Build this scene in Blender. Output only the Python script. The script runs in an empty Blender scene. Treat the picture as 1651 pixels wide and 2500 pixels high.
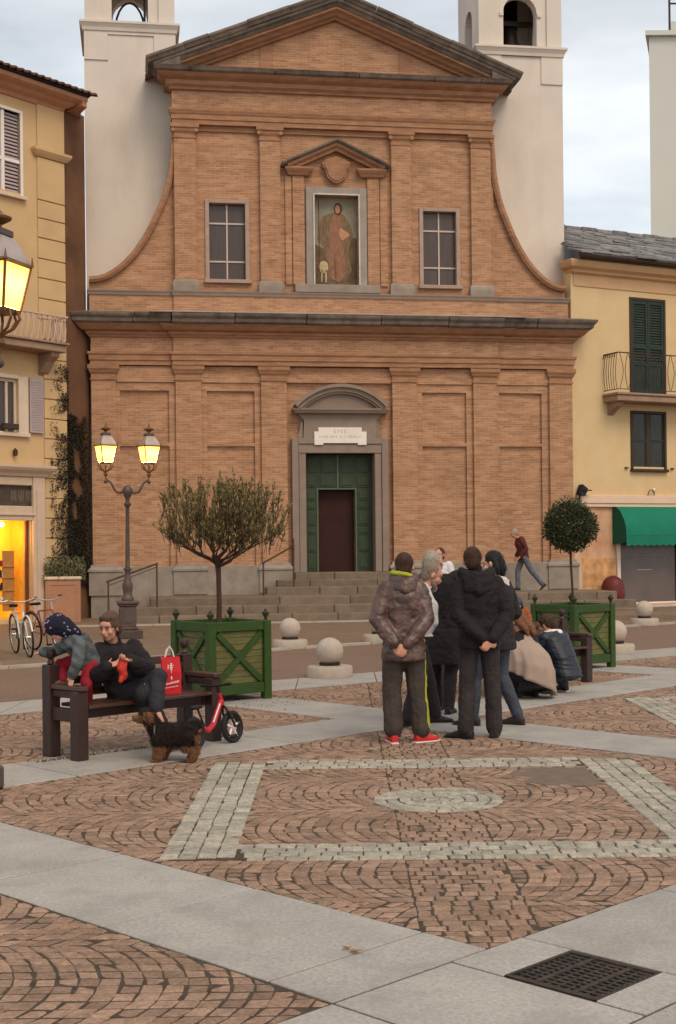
import bpy, bmesh, math, random
from mathutils import Vector, Matrix, noise
random.seed(7)
PI = math.pi
SC = bpy.context.scene
COL = SC.collection
# ------------------------------------------------------------------ camera
EYE = 1.76
cam = bpy.data.cameras.new('camera'); camo = bpy.data.objects.new('camera', cam); COL.objects.link(camo)
camo.location = (0, 0, EYE)
camo.rotation_euler = (Matrix.Rotation(PI/2, 4, 'X') @ Matrix.Rotation(math.radians(-0.6), 4, 'Z')).to_euler()
cam.sensor_fit = 'VERTICAL'; cam.sensor_height = 36; cam.lens = 3260/2500*36
cam.shift_y = 0.036; cam.clip_start = 0.1; cam.clip_end = 3000
SC.camera = camo
# ------------------------------------------------------------------ sky, sun, exposure
world = bpy.data.worlds.new('World'); SC.world = world; world.use_nodes = True
nt = world.node_tree; nt.nodes.clear()
def wn(t, **k):
    n = nt.nodes.new(t)
    for a, b in k.items(): setattr(n, a, b)
    return n
SUN_EL, SUN_ROT = math.radians(14), math.radians(150)
sky = wn('ShaderNodeTexSky', sky_type='NISHITA', sun_disc=False, sun_elevation=SUN_EL, sun_rotation=SUN_ROT)
sky.air_density = 1.2; sky.dust_density = 3.0
tc = wn('ShaderNodeTexCoord'); mp = wn('ShaderNodeMapping'); mp.inputs['Scale'].default_value = (1.6, 1.6, 5.0); mp.inputs['Location'].default_value = (0.35, 0.2, 0.4)
nz = wn('ShaderNodeTexNoise'); nz.inputs['Scale'].default_value = 1.7; nz.inputs['Detail'].default_value = 5; nz.inputs['Roughness'].default_value = .55
cr = wn('ShaderNodeValToRGB')
cr.color_ramp.elements[0].position = .36; cr.color_ramp.elements[0].color = (6.0, 6.5, 7.1, 1)
cr.color_ramp.elements[1].position = .66; cr.color_ramp.elements[1].color = (10.2, 10.5, 10.8, 1)
mx = wn('ShaderNodeMix', data_type='RGBA'); mx.inputs[0].default_value = .9
bg = wn('ShaderNodeBackground'); bg.inputs['Strength'].default_value = 0.085
wo = wn('ShaderNodeOutputWorld')
L = nt.links.new
L(tc.outputs['Generated'], mp.inputs['Vector']); L(mp.outputs[0], nz.inputs['Vector']); L(nz.outputs['Fac'], cr.inputs[0])
L(sky.outputs[0], mx.inputs[6])
sxyz = wn('ShaderNodeSeparateXYZ'); L(tc.outputs['Generated'], sxyz.inputs[0])
hz = wn('ShaderNodeMapRange'); hz.inputs[1].default_value = 0.0; hz.inputs[2].default_value = .42; hz.inputs[3].default_value = 1.28; hz.inputs[4].default_value = .70; L(sxyz.outputs[2], hz.inputs[0])
hv = wn('ShaderNodeVectorMath', operation='SCALE'); L(cr.outputs[0], hv.inputs[0]); L(hz.outputs[0], hv.inputs['Scale']); L(hv.outputs[0], mx.inputs[7])
# the cloud layer is brightest low over the roofs, as at dusk
L(mx.outputs[2], bg.inputs['Color']); L(bg.outputs[0], wo.inputs[0])
sun = bpy.data.lights.new('sun', 'SUN'); sun.energy = 1.3; sun.angle = math.radians(30); sun.color = (1.0, .82, .64)
suno = bpy.data.objects.new('sun', sun); COL.objects.link(suno)
suno.location = (6, -20, 20)
# sun behind and to the right of the camera, high behind the cloud
sd = Vector((math.sin(SUN_ROT)*math.cos(math.radians(50)), math.cos(SUN_ROT)*math.cos(math.radians(50)), math.sin(math.radians(50))))
suno.rotation_euler = sd.to_track_quat('Z', 'Y').to_euler()
SC.view_settings.view_transform = 'Standard'; SC.view_settings.look = 'None'
SC.view_settings.exposure = 0.58; SC.view_settings.gamma = 1.0
try: SC.view_settings.use_curve_mapping = False
except Exception: pass
SC.cycles.max_bounces = 6

# ------------------------------------------------------------------ helpers: materials
def s2l(c):
    return tuple(((v/255)/12.92 if v/255 <= .04045 else ((v/255+.055)/1.055)**2.4) for v in c)
MATS = {}
def M(name, col, rough=.8, var=.18, scale=6.0, detail=4, bump=0.0, bscale=30.0, metal=0.0, spec=.3, emis=None, estr=0.0,
      island=0.0, stain=0.0, stcol=None, stscale=1.2, streak=0.0, coat=0.0, sheen=0.0, alpha=None, trans=0.0, stretch=None, grain=0.0, gscale=110.0):
    if name in MATS: return MATS[name]
    m = bpy.data.materials.new(name); m.use_nodes = True; t = m.node_tree; b = t.nodes['Principled BSDF']
    lk = t.links.new
    def N(ty, **k):
        n = t.nodes.new(ty)
        for a, c in k.items(): setattr(n, a, c)
        return n
    tx = N('ShaderNodeTexCoord'); vec = tx.outputs['Object']
    if stretch:
        mpn = N('ShaderNodeMapping'); mpn.inputs['Scale'].default_value = stretch; lk(vec, mpn.inputs[0]); vec = mpn.outputs[0]
    n1 = N('ShaderNodeTexNoise'); n1.inputs['Scale'].default_value = scale; n1.inputs['Detail'].default_value = detail; lk(vec, n1.inputs['Vector'])
    ra = N('ShaderNodeMapRange'); ra.inputs[1].default_value = .3; ra.inputs[2].default_value = .7
    ra.inputs[3].default_value = 1-var; ra.inputs[4].default_value = 1+var; lk(n1.outputs['Fac'], ra.inputs[0])
    fac = ra.outputs[0]
    if island:
        g = N('ShaderNodeNewGeometry'); oi = N('ShaderNodeObjectInfo')
        ad = N('ShaderNodeMath', operation='ADD'); lk(g.outputs['Random Per Island'], ad.inputs[0]); lk(oi.outputs['Random'], ad.inputs[1])
        fr = N('ShaderNodeMath', operation='FRACT'); lk(ad.outputs[0], fr.inputs[0])
        r2 = N('ShaderNodeMapRange'); r2.inputs[3].default_value = 1-island; r2.inputs[4].default_value = 1+island; lk(fr.outputs[0], r2.inputs[0])
        mu = N('ShaderNodeMath', operation='MULTIPLY'); lk(fac, mu.inputs[0]); lk(r2.outputs[0], mu.inputs[1]); fac = mu.outputs[0]
    if grain:
        ng = N('ShaderNodeTexNoise'); ng.inputs['Scale'].default_value = gscale; ng.inputs['Detail'].default_value = 3; ng.inputs['Roughness'].default_value = .7; lk(tx.outputs['Object'], ng.inputs['Vector'])
        rg_ = N('ShaderNodeMapRange'); rg_.inputs[1].default_value = .3; rg_.inputs[2].default_value = .7; rg_.inputs[3].default_value = 1-grain; rg_.inputs[4].default_value = 1+grain; lk(ng.outputs['Fac'], rg_.inputs[0])
        mg_ = N('ShaderNodeMath', operation='MULTIPLY'); lk(fac, mg_.inputs[0]); lk(rg_.outputs[0], mg_.inputs[1]); fac = mg_.outputs[0]
    vm = N('ShaderNodeVectorMath', operation='SCALE'); vm.inputs[0].default_value = col[:3]; lk(fac, vm.inputs['Scale'])
    out = vm.outputs[0]
    if stain:
        n2 = N('ShaderNodeTexNoise'); n2.inputs['Scale'].default_value = stscale; n2.inputs['Detail'].default_value = 6; n2.inputs['Roughness'].default_value = .65
        if streak:
            mq = N('ShaderNodeMapping'); mq.inputs['Scale'].default_value = (1, 1, streak); lk(tx.outputs['Object'], mq.inputs[0]); lk(mq.outputs[0], n2.inputs['Vector'])
        else: lk(tx.outputs['Object'], n2.inputs['Vector'])
        r3 = N('ShaderNodeMapRange'); r3.inputs[1].default_value = .48; r3.inputs[2].default_value = .72; r3.inputs[4].default_value = stain; lk(n2.outputs['Fac'], r3.inputs[0])
        mm = N('ShaderNodeMix', data_type='RGBA'); lk(r3.outputs[0], mm.inputs[0]); lk(out, mm.inputs[6])
        mm.inputs[7].default_value = tuple(stcol or [c*.4 for c in col[:3]]) + (1,)
        out = mm.outputs[2]
    lk(out, b.inputs['Base Color'])
    b.inputs['Roughness'].default_value = rough; b.inputs['Metallic'].default_value = metal
    b.inputs['Specular IOR Level'].default_value = spec
    if coat: b.inputs['Coat Weight'].default_value = coat
    if sheen: b.inputs['Sheen Weight'].default_value = sheen
    if trans: b.inputs['Transmission Weight'].default_value = trans
    if bump:
        n3 = N('ShaderNodeTexNoise'); n3.inputs['Scale'].default_value = bscale; n3.inputs['Detail'].default_value = 5; lk(vec, n3.inputs['Vector'])
        bp = N('ShaderNodeBump'); bp.inputs['Strength'].default_value = bump; bp.inputs['Distance'].default_value = .02
        lk(n3.outputs['Fac'], bp.inputs['Height']); lk(bp.outputs[0], b.inputs['Normal'])
    if emis:
        b.inputs['Emission Color'].default_value = tuple(emis)+(1,); b.inputs['Emission Strength'].default_value = estr
    MATS[name] = m
    return m

def brick_mat(name, c1, c2, mortar, blotch=.3, stain=0.25):
    m = bpy.data.materials.new(name); m.use_nodes = True; t = m.node_tree; b = t.nodes['Principled BSDF']; lk = t.links.new
    N = t.nodes.new
    tx = N('ShaderNodeTexCoord'); sp = N('ShaderNodeSeparateXYZ'); lk(tx.outputs['Object'], sp.inputs[0])
    ad = N('ShaderNodeMath'); ad.operation = 'ADD'; lk(sp.outputs[0], ad.inputs[0]); lk(sp.outputs[1], ad.inputs[1])
    wv = N('ShaderNodeTexNoise'); wv.inputs['Scale'].default_value = 1.1; wv.inputs['Detail'].default_value = 2; lk(tx.outputs['Object'], wv.inputs['Vector'])
    ws = N('ShaderNodeMath'); ws.operation = 'MULTIPLY_ADD'; ws.inputs[1].default_value = .05; lk(wv.outputs['Fac'], ws.inputs[0]); lk(sp.outputs[2], ws.inputs[2])
    cb = N('ShaderNodeCombineXYZ'); lk(ad.outputs[0], cb.inputs[0]); lk(ws.outputs[0], cb.inputs[1])
    br = N('ShaderNodeTexBrick'); br.inputs['Scale'].default_value = 1; br.inputs['Brick Width'].default_value = .25; br.inputs['Row Height'].default_value = .066
    br.inputs['Mortar Size'].default_value = .007; br.inputs['Mortar Smooth'].default_value = .4; br.inputs['Bias'].default_value = -.1
    br.inputs['Color1'].default_value = tuple(c1)+(1,); br.inputs['Color2'].default_value = tuple(c2)+(1,); br.inputs['Mortar'].default_value = tuple(mortar)+(1,)
    lk(cb.outputs[0], br.inputs['Vector'])
    # large soft blotches and small horizontal streaks of paler, worn brick
    mp = N('ShaderNodeMapping'); mp.inputs['Scale'].default_value = (1.0, 1.0, 4.5); lk(tx.outputs['Object'], mp.inputs[0])
    n1 = N('ShaderNodeTexNoise'); n1.inputs['Scale'].default_value = 1.9; n1.inputs['Detail'].default_value = 6; n1.inputs['Roughness'].default_value = .6; lk(mp.outputs[0], n1.inputs['Vector'])
    r1 = N('ShaderNodeMapRange'); r1.inputs[1].default_value = .3; r1.inputs[2].default_value = .7; r1.inputs[3].default_value = 1-blotch; r1.inputs[4].default_value = 1+blotch; lk(n1.outputs['Fac'], r1.inputs[0])
    vm = N('ShaderNodeVectorMath'); vm.operation = 'SCALE'; lk(br.outputs['Color'], vm.inputs[0]); lk(r1.outputs[0], vm.inputs['Scale'])
    mp2 = N('ShaderNodeMapping'); mp2.inputs['Scale'].default_value = (3.2, 3.2, 14); lk(tx.outputs['Object'], mp2.inputs[0])
    n2 = N('ShaderNodeTexNoise'); n2.inputs['Scale'].default_value = 1.0; n2.inputs['Detail'].default_value = 3; lk(mp2.outputs[0], n2.inputs['Vector'])
    r2 = N('ShaderNodeMapRange'); r2.inputs[1].default_value = .6; r2.inputs[2].default_value = .72; r2.inputs[4].default_value = .32; lk(n2.outputs['Fac'], r2.inputs[0])
    m2 = N('ShaderNodeMix'); m2.data_type = 'RGBA'; lk(r2.outputs[0], m2.inputs[0]); lk(vm.outputs[0], m2.inputs[6]); m2.inputs[7].default_value = (c2[0]*1.25, c2[1]*1.45, c2[2]*1.5, 1)
    n4 = N('ShaderNodeTexNoise'); n4.inputs['Scale'].default_value = .7; n4.inputs['Detail'].default_value = 7; n4.inputs['Roughness'].default_value = .7; lk(tx.outputs['Object'], n4.inputs['Vector'])
    r4 = N('ShaderNodeMapRange'); r4.inputs[1].default_value = .52; r4.inputs[2].default_value = .75; r4.inputs[4].default_value = stain; lk(n4.outputs['Fac'], r4.inputs[0])
    m4 = N('ShaderNodeMix'); m4.data_type = 'RGBA'; lk(r4.outputs[0], m4.inputs[0]); lk(m2.outputs[2], m4.inputs[6]); m4.inputs[7].default_value = (c1[0]*.45, c1[1]*.45, c1[2]*.5, 1)
    lk(m4.outputs[2], b.inputs['Base Color']); b.inputs['Roughness'].default_value = .9; b.inputs['Specular IOR Level'].default_value = .15
    bp = N('ShaderNodeBump'); bp.inputs['Strength'].default_value = .4; bp.inputs['Distance'].default_value = .012; bp.invert = True
    lk(br.outputs['Fac'], bp.inputs['Height'])
    n5 = N('ShaderNodeTexNoise'); n5.inputs['Scale'].default_value = 24; lk(tx.outputs['Object'], n5.inputs['Vector'])
    bp2 = N('ShaderNodeBump'); bp2.inputs['Strength'].default_value = .3; bp2.inputs['Distance'].default_value = .012; lk(n5.outputs['Fac'], bp2.inputs['Height']); lk(bp.outputs[0], bp2.inputs['Normal'])
    lk(bp2.outputs[0], b.inputs['Normal'])
    MATS[name] = m
    return m

# ------------------------------------------------------------------ helpers: meshes
class MB:
    def __init__(s): s.v = []; s.f = []
    def add(s, vs, fs):
        k = len(s.v); s.v += [tuple(p) for p in vs]; s.f += [tuple(i+k for i in f) for f in fs]; return s
    def box(s, x0, x1, y0, y1, z0, z1, c=0.0, m=None):
        x0, x1 = min(x0, x1), max(x0, x1); y0, y1 = min(y0, y1), max(y0, y1); z0, z1 = min(z0, z1), max(z0, z1)
        if c <= 0:
            vs = [(x, y, z) for z in (z0, z1) for y in (y0, y1) for x in (x0, x1)]
            fs = [(0,2,3,1), (4,5,7,6), (0,1,5,4), (2,6,7,3), (0,4,6,2), (1,3,7,5)]
        else:
            c = min(c, (x1-x0)*.4, (y1-y0)*.4, (z1-z0)*.4)
            X = (x0, x1); Y = (y0, y1); Z = (z0, z1); S = (1, -1); vs = []
            idx = {}
            for i in (0, 1):
                for j in (0, 1):
                    for k in (0, 1):
                        idx[i, j, k] = len(vs)
                        vs += [(X[i], Y[j]+S[j]*c, Z[k]+S[k]*c), (X[i]+S[i]*c, Y[j], Z[k]+S[k]*c), (X[i]+S[i]*c, Y[j]+S[j]*c, Z[k])]
            def a(i, j, k, w): return idx[i, j, k]+w
            fs = []
            for i in (0, 1): q = [a(i,0,0,0), a(i,0,1,0), a(i,1,1,0), a(i,1,0,0)]; fs.append(q if i == 0 else q[::-1])
            for j in (0, 1): q = [a(0,j,0,1), a(1,j,0,1), a(1,j,1,1), a(0,j,1,1)]; fs.append(q if j == 0 else q[::-1])
            for k in (0, 1): q = [a(0,0,k,2), a(0,1,k,2), a(1,1,k,2), a(1,0,k,2)]; fs.append(q if k == 0 else q[::-1])
            for i in (0, 1):
                for j in (0, 1): q = [a(i,j,0,0), a(i,j,1,0), a(i,j,1,1), a(i,j,0,1)]; fs.append(q if (i+j) % 2 == 0 else q[::-1])
            for i in (0, 1):
                for k in (0, 1): q = [a(i,0,k,0), a(i,0,k,2), a(i,1,k,2), a(i,1,k,0)]; fs.append(q if (i+k) % 2 == 1 else q[::-1])
            for j in (0, 1):
                for k in (0, 1): q = [a(0,j,k,1), a(0,j,k,2), a(1,j,k,2), a(1,j,k,1)]; fs.append(q if (j+k) % 2 == 0 else q[::-1])
            for i in (0, 1):
                for j in (0, 1):
                    for k in (0, 1):
                        q = [a(i,j,k,0), a(i,j,k,1), a(i,j,k,2)]; fs.append(q if (i+j+k) % 2 == 0 else q[::-1])
        if m is not None: vs = [m @ Vector(p) for p in vs]
        return s.add(vs, fs)
    def prism(s, pts, a, b, axis='y', m=None):
        """closed polygon pts (2D) extruded between a and b along axis; axis y: pts are (x,z); z: (x,y); x: (y,z)"""
        n = len(pts)
        def P(p, t): return {'y': (p[0], t, p[1]), 'z': (p[0], p[1], t), 'x': (t, p[0], p[1])}[axis]
        vs = [P(p, a) for p in pts]+[P(p, b) for p in pts]
        if m is not None: vs = [m @ Vector(p) for p in vs]
        fs = [tuple(range(n)), tuple(range(2*n-1, n-1, -1))]+[(i, i+n, (i+1) % n+n, (i+1) % n) for i in range(n)]
        return s.add(vs, fs)
    def tube(s, pts, r, n=8, cap=True, closed=False):
        pts = [Vector(p) for p in pts]; k = len(pts)
        rs = r if isinstance(r, (list, tuple)) else [r]*k
        vs = []; side = None
        for i, p in enumerate(pts):
            if closed: d = pts[(i+1) % k]-pts[i-1]
            else: d = pts[min(i+1, k-1)]-pts[max(i-1, 0)]
            if d.length < 1e-9: d = Vector((0, 0, 1))
            d.normalize()
            if side is None: side = d.orthogonal().normalized()
            side = (side-d*side.dot(d))
            if side.length < 1e-6: side = d.orthogonal()
            side.normalize(); up = d.cross(side)
            for j in range(n):
                a = 2*PI*j/n; vs.append(p+(side*math.cos(a)+up*math.sin(a))*rs[i])
        fs = []
        for i in range(k if closed else k-1):
            for j in range(n):
                i2 = (i+1) % k
                fs.append((i*n+j, i*n+(j+1) % n, i2*n+(j+1) % n, i2*n+j))
        if cap and not closed:
            fs.append(tuple(range(n-1, -1, -1))); fs.append(tuple((k-1)*n+j for j in range(n)))
        return s.add(vs, fs)
    def lathe(s, prof, c=(0, 0, 0), n=20, m=None, square=False, rot=0):
        vs = []
        for r, z in prof:
            for j in range(n):
                a = 2*PI*j/n+rot; vs.append(Vector((c[0]+r*math.cos(a), c[1]+r*math.sin(a), c[2]+z)))
        if m is not None: vs = [m @ p for p in vs]
        k = len(prof)
        fs = [(i*n+j, i*n+(j+1) % n, (i+1)*n+(j+1) % n, (i+1)*n+j) for i in range(k-1) for j in range(n)]
        fs.append(tuple(range(n-1, -1, -1))); fs.append(tuple((k-1)*n+j for j in range(n)))
        return s.add(vs, fs)
    def sphere(s, c, r, n=12, k=8, rr=None):
        rr = rr or (r, r, r); vs = [(c[0], c[1], c[2]-rr[2])]
        for i in range(1, k):
            t = -PI/2+PI*i/k
            for j in range(n): a = 2*PI*j/n; vs.append((c[0]+rr[0]*math.cos(t)*math.cos(a), c[1]+rr[1]*math.cos(t)*math.sin(a), c[2]+rr[2]*math.sin(t)))
        vs.append((c[0], c[1], c[2]+rr[2])); fs = [(0, 1+(j+1) % n, 1+j) for j in range(n)]
        for i in range(k-2):
            for j in range(n): fs.append((1+i*n+j, 1+i*n+(j+1) % n, 1+(i+1)*n+(j+1) % n, 1+(i+1)*n+j))
        e = len(vs)-1; b = 1+(k-2)*n
        fs += [(b+j, b+(j+1) % n, e) for j in range(n)]
        return s.add(vs, fs)
    def build(s, name, mat, parent=None, kind=None, smooth=False, loc=None, rotz=0.0, recalc=False, label=None):
        me = bpy.data.meshes.new(name); me.from_pydata(s.v, [], s.f); me.validate()
        if recalc:
            b = bmesh.new(); b.from_mesh(me); bmesh.ops.recalc_face_normals(b, faces=b.faces); b.to_mesh(me); b.free()
        return link(name, me, mat, parent, kind, smooth, loc, rotz, label)
def link(name, me, mat, parent=None, kind=None, smooth=False, loc=None, rotz=0.0, label=None):
    if mat is not None:
        for mm in (mat if isinstance(mat, (list, tuple)) else [mat]): me.materials.append(mm)
    if smooth:
        me.polygons.foreach_set('use_smooth', [True]*len(me.polygons))
        if smooth == 'auto':
            try: me.set_sharp_from_angle(angle=math.radians(40))
            except Exception: pass
    o = bpy.data.objects.new(name, me); COL.objects.link(o)
    if parent is not None: o.parent = parent
    if kind: o['kind'] = kind
    if label: o['label'] = label
    if loc: o.location = loc
    if rotz: o.rotation_euler = (0, 0, rotz)
    return o
def thing(name, label, cat, loc=(0, 0, 0), rotz=0.0, group=None):
    o = bpy.data.objects.new(name, None); COL.objects.link(o); o.empty_display_size = .2
    o.location = loc; o.rotation_euler = (0, 0, rotz); o['label'] = label; o['category'] = cat
    if group: o['group'] = group
    return o
def tag(o, label, cat, group=None, kind=None):
    o['label'] = label; o['category'] = cat
    if group: o['group'] = group
    if kind: o['kind'] = kind
    return o
def copy_tree(root, loc, rotz, label=None):
    r = root.copy(); COL.objects.link(r); r.location = loc; r.rotation_euler = (0, 0, rotz)
    if label: r['label'] = label
    for ch in list(root.children):
        c = ch.copy(); COL.objects.link(c); c.parent = r
        for g in ch.children:
            d = g.copy(); COL.objects.link(d); d.parent = c
    return r
def light(name, loc, e, col, r=.1, parent=None):
    l = bpy.data.lights.new(name, 'POINT'); l.energy = e; l.color = col; l.shadow_soft_size = r
    o = bpy.data.objects.new(name, l); COL.objects.link(o); o.location = loc
    if parent is not None: o.parent = parent
    return o
def wall_holes(mb, x0, x1, z0, z1, yf, yb, holes):
    """wall box x0..x1, z0..z1 between front yf and back yb with rectangular openings (hx0,hx1,hz0,hz1)"""
    xs = sorted({x0, x1}|{h[0] for h in holes}|{h[1] for h in holes}); zs = sorted({z0, z1}|{h[2] for h in holes}|{h[3] for h in holes})
    xs = [x for x in xs if x0 <= x <= x1]; zs = [z for z in zs if z0 <= z <= z1]
    def open_(cx, cz): return any(h[0] < cx < h[1] and h[2] < cz < h[3] for h in holes)
    for i in range(len(xs)-1):
        for k in range(len(zs)-1):
            a, b, c, d = xs[i], xs[i+1], zs[k], zs[k+1]
            if open_((a+b)/2, (c+d)/2): continue
            mb.add([(a, yf, c), (b, yf, c), (b, yf, d), (a, yf, d)], [(0, 1, 2, 3)])
            mb.add([(a, yb, c), (b, yb, c), (b, yb, d), (a, yb, d)], [(3, 2, 1, 0)])
    for (a, b, c, d) in holes:
        mb.add([(a, yf, c), (a, yb, c), (a, yb, d), (a, yf, d)], [(3, 2, 1, 0)])
        mb.add([(b, yf, c), (b, yb, c), (b, yb, d), (b, yf, d)], [(0, 1, 2, 3)])
        if c > z0: mb.add([(a, yf, c), (b, yf, c), (b, yb, c), (a, yb, c)], [(0, 1, 2, 3)])
        if d < z1: mb.add([(a, yf, d), (b, yf, d), (b, yb, d), (a, yb, d)], [(3, 2, 1, 0)])
    mb.add([(x0, yf, z0), (x0, yb, z0), (x0, yb, z1), (x0, yf, z1)], [(0, 1, 2, 3)])
    mb.add([(x1, yf, z0), (x1, yb, z0), (x1, yb, z1), (x1, yf, z1)], [(3, 2, 1, 0)])
    mb.add([(x0, yf, z1), (x1, yf, z1), (x1, yb, z1), (x0, yb, z1)], [(0, 1, 2, 3)])
    return mb
def sweep_u(mb, prof, x0, x1, yb, left=True, right=True):
    """moulding: profile [(projection, z)...] closed against the wall plane yb (front is -y), mitred returns at the ends"""
    n = len(prof); vs = []
    for d, z in prof:
        xl = x0-(d if left else 0); xr = x1+(d if right else 0)
        vs += [(xl, yb+.25, z), (xl, yb-d, z), (xr, yb-d, z), (xr, yb+.25, z)]
    fs = []
    for i in range(n-1):
        for j in range(3): fs.append((i*4+j, i*4+j+1, (i+1)*4+j+1, (i+1)*4+j))
    fs.append((3, 2, 1, 0)); fs.append(tuple((n-1)*4+j for j in range(4)))
    return mb.add(vs, fs)
# ================================================================== GROUND
def xy(c1, c2): return ((c1-c2)/2, (c1+c2)/2)      # the paving is laid on a diagonal lattice: c1 = x+y, c2 = y-x
m_grout = M('grout', (.070, .048, .032), .95, .35, 14, bump=.4, bscale=60)
m_cob = M('porphyry', s2l((149, 121, 101)), .75, .22, 14, grain=.28, gscale=45, island=.24, bump=.6, bscale=90, stain=.35, stcol=s2l((112, 82, 62)), stscale=.9)
m_cobw = M('white_stone', s2l((163, 155, 139)), .7, .22, 14, grain=.28, gscale=50, island=.20, bump=.6, bscale=90, stain=.25, stcol=s2l((120, 112, 98)))
m_slab = M('luserna_slab', s2l((163, 157, 149)), .6, .09, 2.2, grain=.22, gscale=48, detail=10, island=.06, bump=.3, bscale=120, stain=.45, stcol=s2l((126, 119, 110)), stscale=3.0)
m_road = M('street_setts', s2l((122, 98, 82)), .8, .3, 22, bump=.6, bscale=16, stain=.5, stcol=s2l((104, 84, 72)), stscale=.7, stretch=(1, 1, 1))
m_fore = M('forecourt_paving', s2l((122, 102, 84)), .75, .14, 3, grain=.2, gscale=30, bump=.2, bscale=50, stain=.4, stcol=s2l((110, 92, 76)), stscale=.6)
m_kerb = M('kerb_stone', s2l((164, 154, 140)), .65, .12, 5, island=.07, bump=.2, bscale=40)
ground = MB().box(-220, 220, -60, 420, -1.0, -.06).build('ground', m_grout, kind='structure')
mb = MB(); aa = [-260, 6.15/1.41421, 6.81/1.41421, 260]; bb_ = [-260, 4.17/1.41421, 4.83/1.41421, 260]
for i in range(3):
    for j in range(3):
        if i == 1 and j == 1: continue          # opening for the drain
        c45 = math.sqrt(.5); q = [(aa[i], bb_[j]), (aa[i+1], bb_[j]), (aa[i+1], bb_[j+1]), (aa[i], bb_[j+1])]
        mb.add([((a-b)*c45, (a+b)*c45, -.0045) for a, b in q], [(0, 1, 2, 3)])
mb.build('mortar_bed', m_grout, kind='structure')
EL = lambda x: 17.25+.755*x       # near edge of the long pale border, far edge EU
EU = lambda x: 18.62+.755*x
KB = lambda x: 24.1+.775*x        # thin kerb before the forecourt
# street surface and forecourt as sheets
street = MB().prism([(-60, EU(-60)), (60, EU(60)), (60, KB(60)), (-60, KB(-60))], -.03, -.004, 'z').build('street', m_road, kind='structure')
fore = MB().prism([(-60, KB(-60)+.25), (60, KB(60)+.25), (60, 130), (-60, 130)], -.03, .012, 'z').build('forecourt', m_fore, kind='structure')
outer = MB().box(-200, -9, -50, 14, -.03, -.004).box(9, 200, -50, 22, -.03, -.004).box(-9, 9, -50, 2.5, -.03, -.004).build('outer_paving', m_road, kind='structure')
def strip(parent, f0, f1, x0, x1, step, z0, z1, mat, name):
    x = x0
    while x < x1:
        e = x+step-.012
        MB().prism([(x, f0(x)), (e, f0(e)), (e, f1(e)), (x, f1(x))], z0, z1, 'z').build(name, mat, parent)
        x += step
strip(ground, EL, EU, -10, 13, 1.05, -.03, .003, m_slab, 'border_slab')
strip(ground, KB, lambda x: KB(x)+.24, -12, 16, 1.4, -.03, .035, m_kerb, 'kerb_stone')
A1, A2, P = 5.13, 6.49, 8.66
B1, B2 = 3.86, 5.21
def in_band(c, a, b): 
    return (c-a) % P < (b-a)
def region(x, y, mg=.055):
    """which paving lies here: None, 'red' or 'white', with the margin that keeps stones off the slabs"""
    if y > EL(x)-(.05 if mg > 0 else -.06): return None
    c1, c2 = x+y, y-x
    if mg > 0 and (c1-(A1-mg)) % P < (A2-A1+2*mg) or mg > 0 and (c2-(B1-mg)) % P < (B2-B1+2*mg): return None
    for cx, cy in ((.68, 9.34), (5.0, 13.75)):
        dx, dy = abs(x-cx), abs(y-cy)
        e = 0 if mg > 0 else .035
        if dx < 1.74-e and dy < 1.80-e:
            if dx > 1.28+e or dy > 1.36+e: return 'white_frame'
            if math.hypot(x-cx, y-cy) < .47-e: return 'disc'
    if ((x-1.75)/.36)**2+((y-10.25)/.42)**2 < 1 and abs(x-.68) < 1.27: return None
    return 'red'
view_w = lambda y: .2535*y
red_near, red_far, wh_near, wh_far = [], [], [], []
def cobble(q, near, far, h, dz):
    """q: four ground corners; a stone with a chamfered, slightly tilted top"""
    cx = sum(p[0] for p in q)/len(q); cy = sum(p[1] for p in q)/len(q)
    top = []; mid = []; bot = []
    n = len(q); tx, ty = random.uniform(-.03, .03), random.uniform(-.03, .03)
    for (x, y) in q:
        jx, jy = random.uniform(-.005, .005), random.uniform(-.005, .005)
        x += jx; y += jy
        dx, dy = cx-x, cy-y; l = math.hypot(dx, dy) or 1
        z = h+dz+tx*(x-cx)+ty*(y-cy)
        top.append((x+dx/l*.009, y+dy/l*.009, z)); mid.append((x, y, z-.0055)); bot.append((x, y, -.036))
    vs = top+mid+bot
    fs = [tuple(range(n))]+[(n+i, n+(i+1) % n, (i+1) % n, i) for i in range(n)]+[(2*n+i, 2*n+(i+1) % n, n+(i+1) % n, n+i) for i in range(n)]
    vis = abs(cx) < view_w(cy)-.02 and 5.0 < cy
    (near if vis else far).append((cy, vs, fs))
def clip_to(q, planes):
    for (a, b, c) in planes:            # keep a*x+b*y <= c
        out = []
        for i in range(len(q)):
            p, r = q[i], q[(i+1) % len(q)]; dp = a*p[0]+b*p[1]-c; dr = a*r[0]+b*r[1]-c
            if dp <= 0: out.append(p)
            if dp*dr < 0: t = dp/(dp-dr); out.append((p[0]+(r[0]-p[0])*t, p[1]+(r[1]-p[1])*t))
        q = out
        if len(q) < 3: return []
    ar = abs(sum(q[i][0]*q[(i+1) % len(q)][1]-q[(i+1) % len(q)][0]*q[i][1] for i in range(len(q))))/2
    o = []
    for p in q:
        if not o or math.hypot(p[0]-o[-1][0], p[1]-o[-1][1]) > .012: o.append(p)
    return o if ar > .0012 and len(o) > 2 else []
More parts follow.
